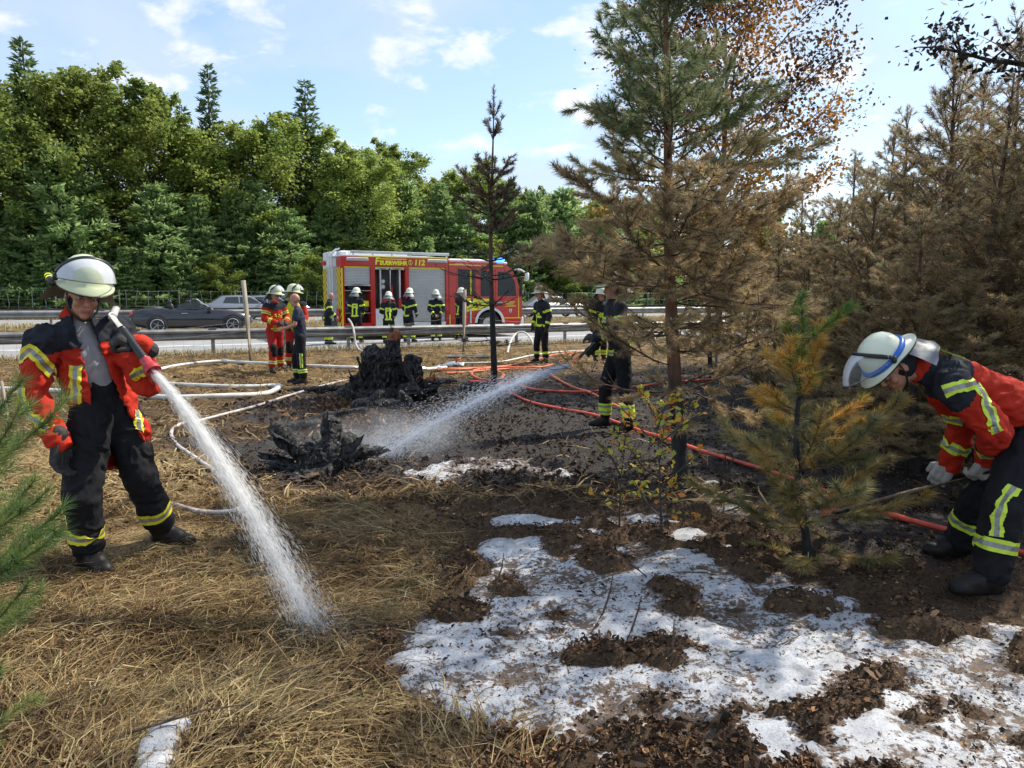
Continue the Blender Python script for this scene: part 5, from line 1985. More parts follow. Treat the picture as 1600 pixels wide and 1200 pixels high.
def helmet(root, c, f, u, shell, visor=True, flap=True, torch=False, blue=False, big=False, txt=None, visor_a=(0.15, 1.0), size=1.0, visor_r=.228):
    f, u, r = head_frame(f, u)
    o0 = c + u * 0.068 * size

    def at_(x, y, z):
        return o0 + (r * x + f * y + u * z) * size
    N = 28 if big else 18
    hr = empty('helmet', (0, 0, 0))
    hr.parent = root
    mb = MB()
    vs_, fs = [], []
    prof = [(1.0, -.012, 1.0), (1.02, .0, 1.0), (.90, .016, .0), (.885, .05, 0), (.83, .095, 0), (.70, .135, 0), (.50, .162, 0), (.27, .177, 0), (.05, .182, 0)]
    for (k, z, brim) in prof:
        for q in range(N):
            a = 6.2832 * q / N
            x0, y0 = math.cos(a), math.sin(a)
            ext = brim * (0.030 + 0.028 * max(0, y0) ** 2 + 0.030 * max(0, -y0) ** 2)
            rx, ry = .142 * k + ext * .6, .168 * k + ext
            dz = brim * (-0.012 * max(0, y0) - 0.028 * max(0, -y0) + 0.006 * abs(x0))
            vs_.append(at_(rx * x0, ry * y0, z + dz))
    for i in range(len(prof) - 1):
        fs += [(i * N + k, i * N + (k + 1) % N, (i + 1) * N + (k + 1) % N, (i + 1) * N + k) for k in range(N)]
    fs.append(tuple((len(prof) - 1) * N + k for k in range(N)))
    mb.add(vs_, fs)
    # inner lining closes the underside
    inner = [at_(.128 * math.cos(6.2832 * q / N), .152 * math.sin(6.2832 * q / N), .012) for q in range(N)]
    b0 = len(mb.v)
    mb.v += [tuple(p) for p in inner]
    for q in range(N):
        mb.f.append((b0 + q, b0 + (q + 1) % N, (q + 1) % N, q))
        mb.m.append(1)
    mb.f.append(tuple(b0 + q for q in range(N - 1, -1, -1)))
    mb.m.append(1)
    mb.build('helmet_shell', [shell, M_FRAME], hr, True)
    # dark edge trim
    MB().tube([Vector(vs_[q]) for q in range(N)], 0.004, 5, closed=True).build('edge_trim', M_FRAME, hr, True)
    if blue:
        bl = MB()
        pts = [at_(.134 * math.cos(6.2832 * q / N), .158 * math.sin(6.2832 * q / N), .026) for q in range(N)]
        bl.tube(pts, 0.011, 6, closed=True, ell=1.7)
        bl.build('helmet_band', M_HBLUE, hr, True)
    if visor:
        n = 22 if big else 12
        a0, a1 = visor_a
        vm = MB()
        rws = 6
        vv = []
        for i in range(rws + 1):
            al = a0 + (a1 - a0) * i / rws
            Rr = visor_r - (visor_r - .178) * (i / rws)
            for k in range(n + 1):
                ps = -1.35 + 2.7 * k / n
                vv.append(at_(0.163 * math.sin(ps), Rr * math.cos(ps) * math.cos(al) + .0, 0.03 + Rr * math.cos(ps) * math.sin(al)))
        ff_ = [(i * (n + 1) + k, i * (n + 1) + k + 1, (i + 1) * (n + 1) + k + 1, (i + 1) * (n + 1) + k) for i in range(rws) for k in range(n)]
        vm.add(vv, ff_)
        vis_ = vm.build('visor', M_CLEAR, hr, True)
        top = [Vector(vv[rws * (n + 1) + k]) for k in range(n + 1)]
        MB().tube(top, 0.0075 if big else 0.009, 6, ell=2.0, up=u).build('visor_frame', M_FRAME, hr, True)
        low = [Vector(vv[k]) for k in range(n + 1)]
        MB().tube(low, 0.0035, 5).build('visor_edge', M_FLAP, hr, True)
        for s in (-1, 1):
            MB().ball(at_(.160 * s, .02, .035), (.014, .022, .022)).build('visor_pivot', M_FRAME, hr, True)
    if flap:
        vv, n = [], 14
        for i in range(5):
            for k in range(n + 1):
                a = math.pi * (1.12 + 0.76 * k / n)
                ex = 0.185 + 0.022 * i
                vv.append(at_((ex - .03) * math.cos(a), ex * math.sin(a), -.016 - .036 * i + 0.010 * math.sin(k * 1.7 + i)))
        MB().add(vv, [(i * (n + 1) + k, i * (n + 1) + k + 1, (i + 1) * (n + 1) + k + 1, (i + 1) * (n + 1) + k) for i in range(4) for k in range(n)]).build('neck_flap', M_FLAP, hr, True)
    if torch:
        A, B = at_(.168, -.10, -.005), at_(.178, .05, -.002)
        t_ = MB()
        t_.tube([A + (B - A) * q for q in (-.35, -.2, -.18, 0, .05, .25, .3, 1)], [.020, .022, .018, .018, .020, .020, .017, .015], 10,)
        t_.build('helmet_torch', M_FRAME, hr, True)
        for q in (-.28, .12):
            MB().tube([A + (B - A) * (q - .05), A + (B - A) * (q + .05)], .0235, 10).build('torch_ring', M_VEST, hr, True)
    if txt:
        for (s_, size, zz, yoff) in txt:
            me = text_mesh(s_, size, M_FRAME, 0, 0.0, 'CENTER', 0.0)
            a = txt_angle
            for v in me.vertices:                       # wrap the flat letters round the dome
                th = a - v.co.x / .150
                z_ = zz + v.co.y
                kr = (.905 - 1.3 * max(0, z_ - .05))
                p = at_((.142 * kr + .006) * math.sin(th), (.168 * kr + .006) * math.cos(th), z_)
                v.co = p
            link('helmet_number', me, hr)
    return hr


txt_angle = 0.0


def person(name, J, fit, label, group=None, voxel=0.02, big=False, seed=0):
    """J: joints in world space; fit: what is worn"""
    base = Vector((0, 0, 0))
    zmin = min(J['ankle_l'].z, J['ankle_r'].z) - 0.09
    base = Vector(((J['ankle_l'].x + J['ankle_r'].x) / 2, (J['ankle_l'].y + J['ankle_r'].y) / 2, zmin))
    J = {k: (v - base if k not in ('face', 'headup', 'tfwd', 'palm_l', 'palm_r', 'hd_l', 'hd_r') else v) for k, v in J.items()}
    tf = J['tfwd'].normalized()
    f, u = J['face'], J['headup']
    fat = fit.get('bulk', 1.0)
    sk = 0.86
    # --- body
    mb = MB()
    add_head(mb, J['head'], f, u, big)
    capsule(mb, J['neck'], J['head'] - u.normalized() * .06, .056, .052)
    capsule(mb, J['pelvis'], J['chest'], .125 * sk * fat, .150 * sk * fat, 14, .70, tf)
    capsule(mb, J['chest'], J['neck'], .12 * sk, .055, 12, .75, tf)
    for s in 'lr':
        capsule(mb, J['chest'].lerp(J['neck'], .55), J['sh_' + s], .06, .055)
        capsule(mb, J['sh_' + s], J['el_' + s], .050, .040)
        capsule(mb, J['el_' + s], J['wr_' + s], .040, .028)
        capsule(mb, J['hip_' + s], J['kn_' + s], .080, .058)
        capsule(mb, J['kn_' + s], J['ankle_' + s], .055, .042)
        if not fit.get('glove'):
            hand_solid(mb, J['wr_' + s], J['hd_' + s], J['palm_' + s], fit.get('curl', .6), 1.0, 1 if s == 'l' else -1)
    me = remesh(mb, min(voxel, 0.016) if not big else 0.0075, 2)
    me.materials.append(M_SKIN)
    me.materials.append(M_LIP)
    root = link(name, me)
    root.location = base
    tag(root, label, 'person', group)
    ff, uu, rr = head_frame(f, u)
    if big:
        lipc = J['head'] + (ff * .092 - uu * .066) * 1.10
        for p in me.polygons:
            dlt = p.center - lipc
            if abs(dlt.dot(uu)) < .011 and abs(dlt.dot(rr)) < .024 and dlt.dot(ff) > -.012:
                p.material_index = 1
        for s in (-1, 1):
            ec = J['head'] + (rr * .032 * s + ff * .0790 + uu * .002) * 1.10
            eb = MB().ball(ec, .0125, 0, 12, 8)
            eb.ball(ec + ff * .0075 - uu * .003, .0065, 1, 10, 6)
            eb.build('eye', [M_EYE, M_IRIS], root, True)
            MB().tube([ec + rr * (-.016 * s) + ff * .007 + uu * .017, ec + ff * .010 + uu * .019, ec + rr * (.018 * s) + ff * .003 + uu * .016], [.0012, .0022, .0012], 6).build('eyebrow', M_HAIR, root, True)
        if fit.get('helmet'):
            st_ = [J['head'] + (rr * .088 * s_ + ff * y_ + uu * z_) for (s_, y_, z_) in ((-1, .0, .05), (-.98, .01, -.02), (-.78, .04, -.09), (0, .075, -.137), (.78, .04, -.09), (.98, .01, -.02), (1, .0, .05))]
            MB().tube(catmull(st_, 5), .009, 6, ell=.5, up=Vector((0, 0, 1))).build('chin_strap', M_FRAME, root, True)
            hd_ = MB()
            rot = Matrix((rr, ff, uu)).transposed()
            hd_.ball(J['head'] - ff * .030 + uu * .0, (.090, .090, .125), 0, 16, 12, rot)
            hd_.build('hood', M_JBLACK, root, True)
    if fit.get('hair'):
        hm = MB()
        rot = Matrix((rr, ff, uu)).transposed()
        hm.ball(J['head'] - ff * .022 + uu * .036, (.079, .090, .096), 0, 14, 10, rot)
        hm.build('hair', M_HAIR, root, True)
    if fit.get('beard'):
        rot = Matrix((rr, ff, uu)).transposed()
        MB().ball(J['head'] + ff * .045 - uu * .085, (.052, .052, .042), 0, 10, 8, rot).build('beard', M_FLAP, root, True)
    # --- trousers
    mb = MB()
    flare = fit.get('flare', 1.0)
    lw = fit.get('legw', 1.0)
    bw = fit.get('bootw', 1.0)
    capsule(mb, J['pelvis'] - Vector((0, 0, .02)), J['pelvis'].lerp(J['chest'], .32), .150 * fat, .145 * fat, 14, .74, tf)
    for s in 'lr':
        capsule(mb, J['hip_' + s], J['kn_' + s], .108 * fat * lw, .086 * lw, 12)
        e = J['ankle_' + s].lerp(J['kn_' + s], fit.get('boot_h', .22))
        capsule(mb, J['kn_' + s], e, .086 * lw, .078 * flare * lw, 12)
    me = remesh(mb, voxel, 2, 0.017 if big else 0.008, seed + 3, 10 if big else 8)
    me.materials.append(fit['trousers'])
    tro = link('trousers', me, root)
    tb = bvh_of(me)
    # --- boots
    for s in 'lr':
        mb = MB()
        a, t = J['ankle_' + s], J['toe_' + s]
        fd = Vector((t.x - a.x, t.y - a.y, 0))
        fd = fd.normalized() if fd.length > .01 else tf
        sole_z = a.z - .075
        heel = Vector((a.x, a.y, sole_z + .035)) - fd * .035
        toe = Vector((a.x, a.y, sole_z + .032 + fit.get('toe_up', 0.0))) + fd * .175
        shaft = a.lerp(J['kn_' + s], fit.get('boot_top', .55))
        capsule(mb, a, shaft, .056 * bw, .070 * bw, 12)
        capsule(mb, heel, toe, .042 * bw, .040 * bw, 12)
        capsule(mb, a, Vector((a.x, a.y, sole_z + .06)) + fd * .10, .055 * bw, .043 * bw, 12)
        bm_ = remesh(mb, min(voxel, .014), 3, 0.004 if big else 0, seed + 5, 14)
        for v in bm_.vertices:
            if v.co.z < sole_z:
                v.co.z = sole_z
        bm_.materials.append(M_RUB)
        link('boot', bm_, root)
    # --- jacket or shirt
    mb = MB()
    hem = fit.get('hem', .14)
    jb = J['pelvis'] + (J['pelvis'] - J['chest']).normalized() * hem * .35
    pad = fit.get('pad', 1.0)
    capsule(mb, jb, J['pelvis'].lerp(J['chest'], .55), .168 * fat * pad, .165 * fat * pad, 16, .76, tf, ends=2)
    capsule(mb, J['pelvis'].lerp(J['chest'], .45), J['chest'].lerp(J['neck'], .35), .165 * fat * pad, .165 * fat, 16, .74, tf)
    capsule(mb, J['chest'].lerp(J['neck'], .35), J['neck'], .13, .078, 14, .82, tf)
    for s in 'lr':
        capsule(mb, J['chest'].lerp(J['neck'], .45), J['sh_' + s], .105, .083 * pad)
        capsule(mb, J['sh_' + s], J['el_' + s], .080 * pad, .069 * pad)
        e = J['wr_' + s] if not fit.get('short') else J['el_' + s]
        if not fit.get('short'):
            capsule(mb, J['el_' + s], e, .069 * pad, .056 * pad)
    if fit.get('short'):
        mb = MB()
        capsule(mb, J['pelvis'], J['chest'], .150 * fat, .165 * fat, 16, .76, tf)
        capsule(mb, J['chest'], J['neck'], .15, .075, 14, .78, tf)
        for s in 'lr':
            capsule(mb, J['chest'].lerp(J['neck'], .5), J['sh_' + s], .095, .072)
            capsule(mb, J['sh_' + s], J['sh_' + s].lerp(J['el_' + s], .55), .070, .066)
    if fit.get('collar', True) and not fit.get('short'):
        cdir = (J['head'] - J['neck']).normalized()
        capsule(mb, J['neck'] - cdir * .02, J['neck'] + cdir * .035, .090, .082, 14, .95, tf, ends=1)
    me = remesh(mb, voxel, 2, (0.020 if big else 0.010) * fit.get('fold', 1), seed, 10.5 if big else 7.5)
    jb_bvh = bvh_of(me)
    mats = [fit['jacket'], fit.get('yoke', fit['jacket'])]
    for m_ in mats:
        me.materials.append(m_)
    axis = (J['neck'] - J['pelvis']).normalized()
    ch = J['chest']
    if fit.get('yoke'):
        lim = (J['neck'] - J['pelvis']).dot(axis)
        for p in me.polygons:
            h_ = (p.center - J['pelvis']).dot(axis)
            lat_ = (p.center - J['pelvis'] - axis * h_)
            collar = h_ > lim + .02 and lat_.length < .16
            if h_ > lim * fit.get('yoke_h', .74) and not collar:
                ds = min((p.center - J['sh_l']).length, (p.center - J['sh_r']).length)
                arm = min((J['el_l'] - p.center).length, (J['el_r'] - p.center).length)
                if arm > .245:
                    p.material_index = 1
    jk = link('jacket' if not fit.get('short') else 'shirt', me, root)
    if fit.get('open'):
        bm_ = bmesh.new()
        bm_.from_mesh(me)
        side = axis.cross(tf).normalized()
        dele = []
        lim = (J['neck'] - J['pelvis']).length
        for fc in bm_.faces:
            c = fc.calc_center_median() - J['pelvis']
            h_ = c.dot(axis)
            x_ = c.dot(side) + fit.get('open_off', 0)
            y_ = c.dot(tf)
            gap = fit['open'](h_ / lim)
            if y_ > 0.02 and abs(x_) < gap and h_ < lim + .2 and (c + J['pelvis'] - J['el_l']).length > .15 and (c + J['pelvis'] - J['wr_l']).length > .2:
                dele.append(fc)
        bmesh.ops.delete(bm_, geom=dele, context='FACES')
        for _ in range(3):
            bnd = [v for v in bm_.verts if v.is_boundary]
            bmesh.ops.smooth_vert(bm_, verts=bnd, factor=.5, use_axis_x=True, use_axis_y=True, use_axis_z=True)
        bm_.to_mesh(me)
        bm_.free()
        so = jk.modifiers.new('thickness', 'SOLIDIFY')
        so.thickness = .016
        so.offset = -1
        tee = MB()
        capsule(tee, J['pelvis'].lerp(J['chest'], .25), J['chest'], .128, .140, 16, .78, tf)
        capsule(tee, J['chest'], J['neck'] - axis * .02, .135, .068, 14, .80, tf)
        tm = remesh(tee, voxel, 3, .010, seed + 20, 9)
        tm.materials.append(M_TEE)
        link('tee_shirt', tm, root)
    # --- tape
    cols = fit.get('cols')
    if cols:
        A3 = (0, 1, 0) if fit.get('tri', True) else (0,)
        tmats = [cols, M_SS]
        w = fit.get('tape', .055)
        side = axis.cross(tf).normalized() * -1
        P0 = J['pelvis']
        lim = (J['neck'] - P0).length

        def body_pt(x_, h_, back=False):
            return P0 + axis * lim * h_ + side * x_ + tf * (-.22 if back else .22)
        n_i = 0
        sl = fit.get('sleeve', (.45,))
        for s in 'lr':
            for t in sl:
                mt = MB()
                stripe_strip(mt, jb_bvh, ring_path(jb_bvh, J['sh_' + s], J['el_' + s], t), w, A3, True)
                mt.build('sleeve_tape', tmats, root)
            for t in fit.get('cuff', (.62,)):
                mt = MB()
                stripe_strip(mt, jb_bvh, ring_path(jb_bvh, J['el_' + s], J['wr_' + s], t, rmax=.14), w, A3, True)
                mt.build('cuff_tape', tmats, root)
            for t in fit.get('leg', (.55,)):
                mt = MB()
                stripe_strip(mt, tb, ring_path(tb, J['kn_' + s], J['ankle_' + s], t, rmax=.2), w, A3, True)
                mt.build('leg_tape', tmats, root)
        for h_ in fit.get('girth', (-.06,)):
            pts = []
            for k in range(40):
                a = 6.2832 * k / 40
                pts.append(P0 + axis * lim * h_ + (side * math.cos(a) * .22 + tf * math.sin(a) * .2))
            mt = MB()
            if fit.get('open'):
                pts = [p for p in pts if not ((p - P0).dot(tf) > 0.02 and abs((p - P0).dot(side)) < .15)]
                q0 = next((i for i in range(len(pts)) if (pts[i] - pts[i - 1]).length > .08), 0)
                pts = pts[q0:] + pts[:q0]
            stripe_strip(mt, jb_bvh, pts, w, A3, not fit.get('open'))
            mt.build('hem_tape', tmats, root)
        for (back, pts) in fit.get('lines', ()):
            mt = MB()
            stripe_strip(mt, jb_bvh, line_path([body_pt(x_, h_, back) for (x_, h_) in pts]), w, A3)
            mt.build('body_tape', tmats, root)
        for pts in fit.get('free_lines', ()):
            mt = MB()
            pth = seen_path(jb_bvh, base, pts)
            if len(pth) < 4:
                continue
            stripe_strip(mt, jb_bvh, pth, w, A3)
            mt.build('sleeve_tape', tmats, root)
        for pts in fit.get('leg_lines', ()):
            mt = MB()
            pth = seen_path(tb, base, pts)
            if len(pth) < 4:
                continue
            stripe_strip(mt, tb, pth, w, A3)
            mt.build('leg_tape', tmats, root)
    if fit.get('vest'):
        mb = MB()
        capsule(mb, J['pelvis'], J['chest'].lerp(J['neck'], .3), .186, .190, 16, .80, tf)
        vm_ = remesh(mb, voxel, 3, .008, seed + 7)
        vm_.materials.append(M_VEST)
        link('vest', vm_, root)
    if fit.get('knee_pad'):
        for s in 'lr':
            mb = MB()
            capsule(mb, J['kn_' + s] + tf * .02 + Vector((0, 0, .07)), J['kn_' + s] + tf * .02 - Vector((0, 0, .08)), .085, .082, 10)
            pm_ = remesh(mb, .02, 2)
            pm_.materials.append(M_TBLACK)
            link('knee_patch', pm_, root)
    if fit.get('tank'):
        mb = MB()
        capsule(mb, J['pelvis'].lerp(J['chest'], .3) - tf * .21, J['chest'] - tf * .21, .07, .07, 12)
        mb.build('air_cylinder', M_DARK, root, True)
    # --- gloves
    if fit.get('glove'):
        for s in 'lr':
            mb = MB()
            hand_solid(mb, J['wr_' + s], J['hd_' + s], J['palm_' + s], fit.get('curl_' + s, fit.get('curl', .6)), 1.25 if big else 1.12, 1 if s == 'l' else -1, 1.25)
            d_ = J['hd_' + s].normalized()
            capsule(mb, J['wr_' + s] - d_ * fit.get('gaunt', .05), J['wr_' + s] + d_ * .03, .050, .034, 10)
            gm_ = remesh(mb, .0055 if big else .009, 2)
            gm_.materials.append(fit['glove'])
            link('glove', gm_, root)
    if fit.get('helmet'):
        helmet(root, J['head'], f, u, fit['helmet'], big=big, **fit.get('hopt', {}))
    return root, base


# ---- the firefighter with the hose, left
J = dict(pelvis=P(166, 640, 4.62), chest=P(130, 552, 4.58), neck=P(120, 497, 4.58), head=P(130, 461, 4.54),
         sh_r=P(66, 532, 4.42), el_r=P(52, 616, 4.40), wr_r=P(92, 692, 4.28), sh_l=P(184, 516, 4.72), el_l=P(228, 602, 4.48), wr_l=P(220, 541, 4.30),
         hip_r=P(142, 655, 4.52), hip_l=P(190, 655, 4.68), kn_r=P(128, 775, 4.36), ankle_r=P(140, 872, 4.44), kn_l=P(220, 745, 4.66), ankle_l=P(256, 838, 4.87),
         toe_r=P(186, 905, 4.26), toe_l=P(330, 840, 4.80), tfwd=Vector((.42, -.9, 0)), face=Vector((.62, -.74, -.26)), headup=Vector((.20, -.1, 1)),
         hd_r=Vector((-.02, -.1, -1)), palm_r=Vector((1, -.1, 0)), hd_l=Vector((-.70, -.48, .42)), palm_l=Vector((-.25, .30, -.9)))
for s in 'lr':
    J['ankle_' + s].z = gz(J['ankle_' + s].x, J['ankle_' + s].y) + 0.085
FIT = dict(jacket=M_JRED, yoke=M_JNAVY, yoke_h=.70, trousers=M_TBLACK, glove=M_GLOVEB, curl=1.25, curl_r=.55, helmet=M_HELM, cols=M_SY, tape=.072, sleeve=(), cuff=(), leg=(.58,), legw=1.16, bootw=1.28,
           girth=(), open=lambda h: .045 + .03 * max(0, .9 - h) + .05 * max(0, .25 - h), open_off=-.03, hem=.62, pad=1.10,
           free_lines=[[(24, 568), (48, 546), (92, 594)], [(26, 596), (46, 650), (74, 672)], [(118, 572), (118, 630)],
                       [(206, 612), (226, 608), (240, 588)], [(204, 588), (236, 572)], [(212, 640), (219, 674)]],
           hopt=dict(torch=True, size=.96, txt=[('A', .026, .082, 0), ('11-31', .026, .056, 0)], visor_a=(0.16, 1.02), visor_r=.26), flare=1.0)
txt_angle = 0.18
ff1, ff1b = person('person', J, FIT, 'firefighter in open red jacket aiming a water hose at the dry grass', voxel=.011, big=True, seed=1)
J1 = J
# ---- the firefighter bending over a shovel, right
J = dict(pelvis=P(1618, 660, 4.32), chest=P(1512, 600, 4.30), neck=P(1444, 577, 4.32), head=P(1396, 571, 4.32),
         sh_l=P(1492, 606, 4.14), el_l=P(1556, 672, 4.12), wr_l=P(1544, 716, 4.42), sh_r=P(1475, 612, 4.48), el_r=P(1508, 664, 4.62), wr_r=P(1484, 724, 4.68),
         hip_l=P(1610, 682, 4.22), hip_r=P(1598, 682, 4.42), kn_l=P(1566, 800, 4.06), ankle_l=P(1545, 925, 4.02), kn_r=P(1530, 780, 4.52), ankle_r=P(1498, 856, 4.66),
         toe_l=P(1470, 940, 4.0), toe_r=P(1450, 866, 4.66), tfwd=Vector((-.6, 0, -.8)), face=Vector((-.62, -.05, -.78)), headup=Vector((-.72, -.05, .70)),
         hd_l=Vector((-.4, .1, -.9)), palm_l=Vector((-.2, .9, -.2)), hd_r=Vector((-.62, -.1, -.80)), palm_r=Vector((.3, .75, -.5)))
for s in 'lr':
    J['ankle_' + s].z = gz(J['ankle_' + s].x, J['ankle_' + s].y) + 0.085
FIT = dict(jacket=M_JRED, yoke=M_JNAVY, yoke_h=.76, trousers=M_TBLACK, glove=M_GLOVEG, curl=1.0, gaunt=.09, helmet=M_HELMW, cols=M_SL, tape=.072, sleeve=(), cuff=(.55, ), leg=(.48,), girth=(), legw=1.18, bootw=1.28,
           free_lines=[[(1476, 612), (1524, 597)], [(1526, 599), (1546, 640), (1558, 676)], [(1530, 556), (1600, 594)], [(1472, 652), (1530, 666)]],
           leg_lines=[[(1584, 760), (1560, 800), (1557, 838)]], pad=1.14, boot_h=.1,
           hopt=dict(blue=True, size=.88, visor_a=(.22, .95), visor_r=.31))
ff2, ff2b = person('person', J, FIT, 'firefighter in red jacket bending forward over a shovel', voxel=.011, big=True, seed=2)
me = text_mesh('Feuerwehr', .085, M_SL, 0, .002, 'CENTER', .001)
put_text(me, ff2, P(1474, 548, 4.32) - ff2b, (-.2, 1, .2), (-.85, -.1, .35), 'back_lettering')
J2 = J


# ---- background figures from one upright skeleton
def pose(px, py, yaw, h=1.80, arms='down', lean=0.0, stance=0.0, head_yaw=0.0, head_down=0.1, foot=None, crouch=0.0):
    b_ = G(px, py) if foot is None else foot
    z0 = gz(b_.x, b_.y)
    k = h / 1.80
    fw = Vector((math.sin(yaw), math.cos(yaw), 0))
    rt = Vector((fw.y, -fw.x, 0))
    up = Vector((0, 0, 1))

    def L(x, y, z):
        y = y + lean * max(0, z - .9)
        return Vector((b_.x, b_.y, z0)) + (rt * x + fw * y + up * z) * k
    c = crouch
    Jd = dict(pelvis=L(0, -.02 - c * .25, .96 - c * .45), chest=L(0, -c * .1, 1.30 - c * .42), neck=L(0, .02, 1.50 - c * .40), head=L(0, .05, 1.655 - c * .40), tfwd=fw)
    for s, q in (('r', 1), ('l', -1)):
        Jd['sh_' + s] = L(.195 * q, -c * .05, 1.44 - c * .42)
        Jd['hip_' + s] = L(.095 * q, -.02 - c * .25, .92 - c * .45)
        Jd['kn_' + s] = L((.11 + .02 * stance) * q, .03 + stance * .10 * q + c * .25, .50 - c * .06)
        Jd['ankle_' + s] = L((.12 + .05 * stance) * q, stance * .12 * q - c * .06, .09)
        Jd['toe_' + s] = L((.15 + .05 * stance) * q, .17 + stance * .12 * q, .03)
        a = arms if isinstance(arms, str) else arms[0 if s == 'r' else 1]
        if a == 'down':
            e, w_, hd, pm = (.27, -.03, 1.16), (.27, .06, .90), (0, .15, -1), (-q, 0, 0)
        elif a == 'front':
            e, w_, hd, pm = (.27, .05, 1.18), (.12, .29, 1.10), (-.4 * q, .8, .05), (-q * .6, 0, -.8)
        elif a == 'low':
            e, w_, hd, pm = (.25, .05, 1.17), (.15, .25, .97), (-.2 * q, .7, -.5), (-q, 0, 0)
        elif a == 'back':
            e, w_, hd, pm = (.28, -.12, 1.18), (.08, -.24, .96), (-.9 * q, -.1, -.3), (0, -1, 0)
        elif a == 'up':
            e, w_, hd, pm = (.28, .14, 1.26), (.20, .34, 1.40), (0, .6, .6), (-q, 0, 0)
        else:
            e, w_, hd, pm = a
        Jd['el_' + s] = L(e[0] * q, e[1], e[2] - c * .42)
        Jd['wr_' + s] = L(w_[0] * q, w_[1], w_[2] - c * .42)
        Jd['hd_' + s] = rt * hd[0] + fw * hd[1] + up * hd[2]
        Jd['palm_' + s] = rt * pm[0] + fw * pm[1] + up * pm[2]
    hy = yaw + head_yaw
    Jd['face'] = Vector((math.sin(hy), math.cos(hy), -head_down))
    Jd['headup'] = Vector((math.sin(hy) * head_down, math.cos(hy) * head_down, 1))
    return Jd


BLK = dict(jacket=M_JBLACK, trousers=M_TBLACK, glove=M_GLOVEB, helmet=M_HELMW, cols=M_SL, tri=False, tape=.06, sleeve=(.55,), cuff=(.62,), leg=(.55, .72), girth=(-.06,), hopt=dict(visor=False))
VB = [(True, [(-.11, .64), (-.10, 0.0)]), (True, [(.11, .64), (.10, 0.0)]), (True, [(-.13, .68), (.13, .68)])]
VV = [(True, [(-.13, .62), (-.06, 0.0)]), (True, [(.13, .62), (.06, 0.0)]), (True, [(-.14, .66), (.14, .66)])]
HB = [(True, [(-.15, .68), (.15, .68)])]
FB = [(False, [(-.15, .35), (.15, .35)]), (False, [(.12, .35), (.12, 0)])]
RIGHT, LEFT, AWAY, TO = math.pi / 2, -math.pi / 2, 0.0, math.pi


def fit(d, **k):
    q = dict(d)
    q.update(k)
    return q


REDF = dict(jacket=M_JRED, yoke=M_JNAVY, trousers=M_TRED, glove=M_GLOVEB, helmet=M_HELM, cols=M_SY, tape=.07, sleeve=(.5,), cuff=(.55,), leg=(.62,), girth=(-.04,), knee_pad=True,
            lines=[(False, [(-.10, .5), (-.10, 0)]), (False, [(.10, .5), (.10, 0)])], hopt=dict())
person('person', pose(432, 583, 2.35, 1.80, ('front', 'front'), 0.0, 1.0, -.3), REDF, 'firefighter in red jacket and red trousers standing by the leaning post', seed=3, voxel=.018)
person('person', pose(462, 578, 2.9, 1.84, 'low', 0, .3, -1.3), fit(REDF, vest=True, sleeve=(), girth=(), lines=()), 'firefighter in a yellow vest behind the bald man', seed=4, voxel=.02)
NAVY = dict(jacket=M_TNAVY, trousers=M_TBLACK, short=True, cols=M_SL, tri=True, tape=.07, sleeve=(), cuff=(), leg=(.55,), girth=(), curl=.7, hem=.05)
jp = pose(470, 598, -1.75, 1.76, 'front', 0.02, .6, 0, .2)
NAVY['leg_lines'] = [[(470, 552), (471, 575)]]
person('person', jp, NAVY, 'bald man in navy T-shirt and dark work trousers facing the red crew', seed=5, voxel=.018)


def road_foot(px, v):
    return R(u_at(px, v), v, 0)


person('person', pose(0, 0, 1.3, 1.76, 'low', .10, .5, 0, .35, road_foot(513, 25.9)), fit(BLK, helmet=None, beard=True, glove=None, lines=[(False, [(-.15, .5), (.15, .5)]), (True, [(-.15, .5), (.15, .5)])], tank=False),
       'bald bearded man in black jacket with lime tape beside the chevroned tail', seed=6, voxel=.024)
person('person', pose(0, 0, .15, 1.84, ('low', 'low'), .05, .3, .4, .1, road_foot(557, 26.2)), fit(BLK, lines=VB), 'helmeted firefighter with two upright lime bands facing the open locker', seed=7, voxel=.024)
person('person', pose(0, 0, -.1, 1.80, ('low', 'front'), .12, .8, .1, .3, road_foot(608, 26.0), .22), fit(BLK, lines=VV), 'firefighter with V-shaped lime bands stooping at the second locker', seed=8, voxel=.024)
person('person', pose(0, 0, .5, 1.84, ('low', 'low'), .03, .4, -.2, .1, road_foot(639, 26.0)), fit(BLK, lines=VB[:1], jacket=M_JBLACK), 'firefighter at the edge of the closed grey shutter, one lime band', seed=9, voxel=.024)
person('person', pose(0, 0, -.2, 1.78, 'back', 0, .2, -.3, .1, road_foot(682, 26.2)), fit(BLK, lines=HB, glove=None), 'firefighter with hands clasped behind the back before the grey shutter', seed=10, voxel=.024)
person('person', pose(0, 0, .9, 1.86, ('up', 'low'), .02, .4, 0, 0, road_foot(719, 26.6)), fit(BLK, lines=[(True, [(.1, .5), (.1, 0)])]), 'firefighter standing by the red cab door behind the wooden post', seed=11, voxel=.024)
person('person', pose(0, 0, -2.2, 1.86, 'down', 0, .3, .5, .05, P(846, 600, 19.3)), fit(BLK, lines=FB, leg=(.55,)), 'dark-clad firefighter alone on the verge in front of the far silver car', seed=12, voxel=.022)
j13 = pose(0, 0, -1.75, 1.86, ('low', 'front'), .06, .8, -.2, .2, P(965, 600, 9.3))
person('person', j13, fit(BLK, tri=True, lines=[(True, [(-.1, .62), (-.1, 0)]), (True, [(.1, .62), (.1, 0)]), (False, [(-.14, .4), (.14, .4)])], helmet=M_HELM, tape=.075, girth=(-.08,), voxel=.016,
                       hopt=dict(visor=True)), 'firefighter spraying water, half hidden behind the branches of the tall pine', seed=13, voxel=.016)
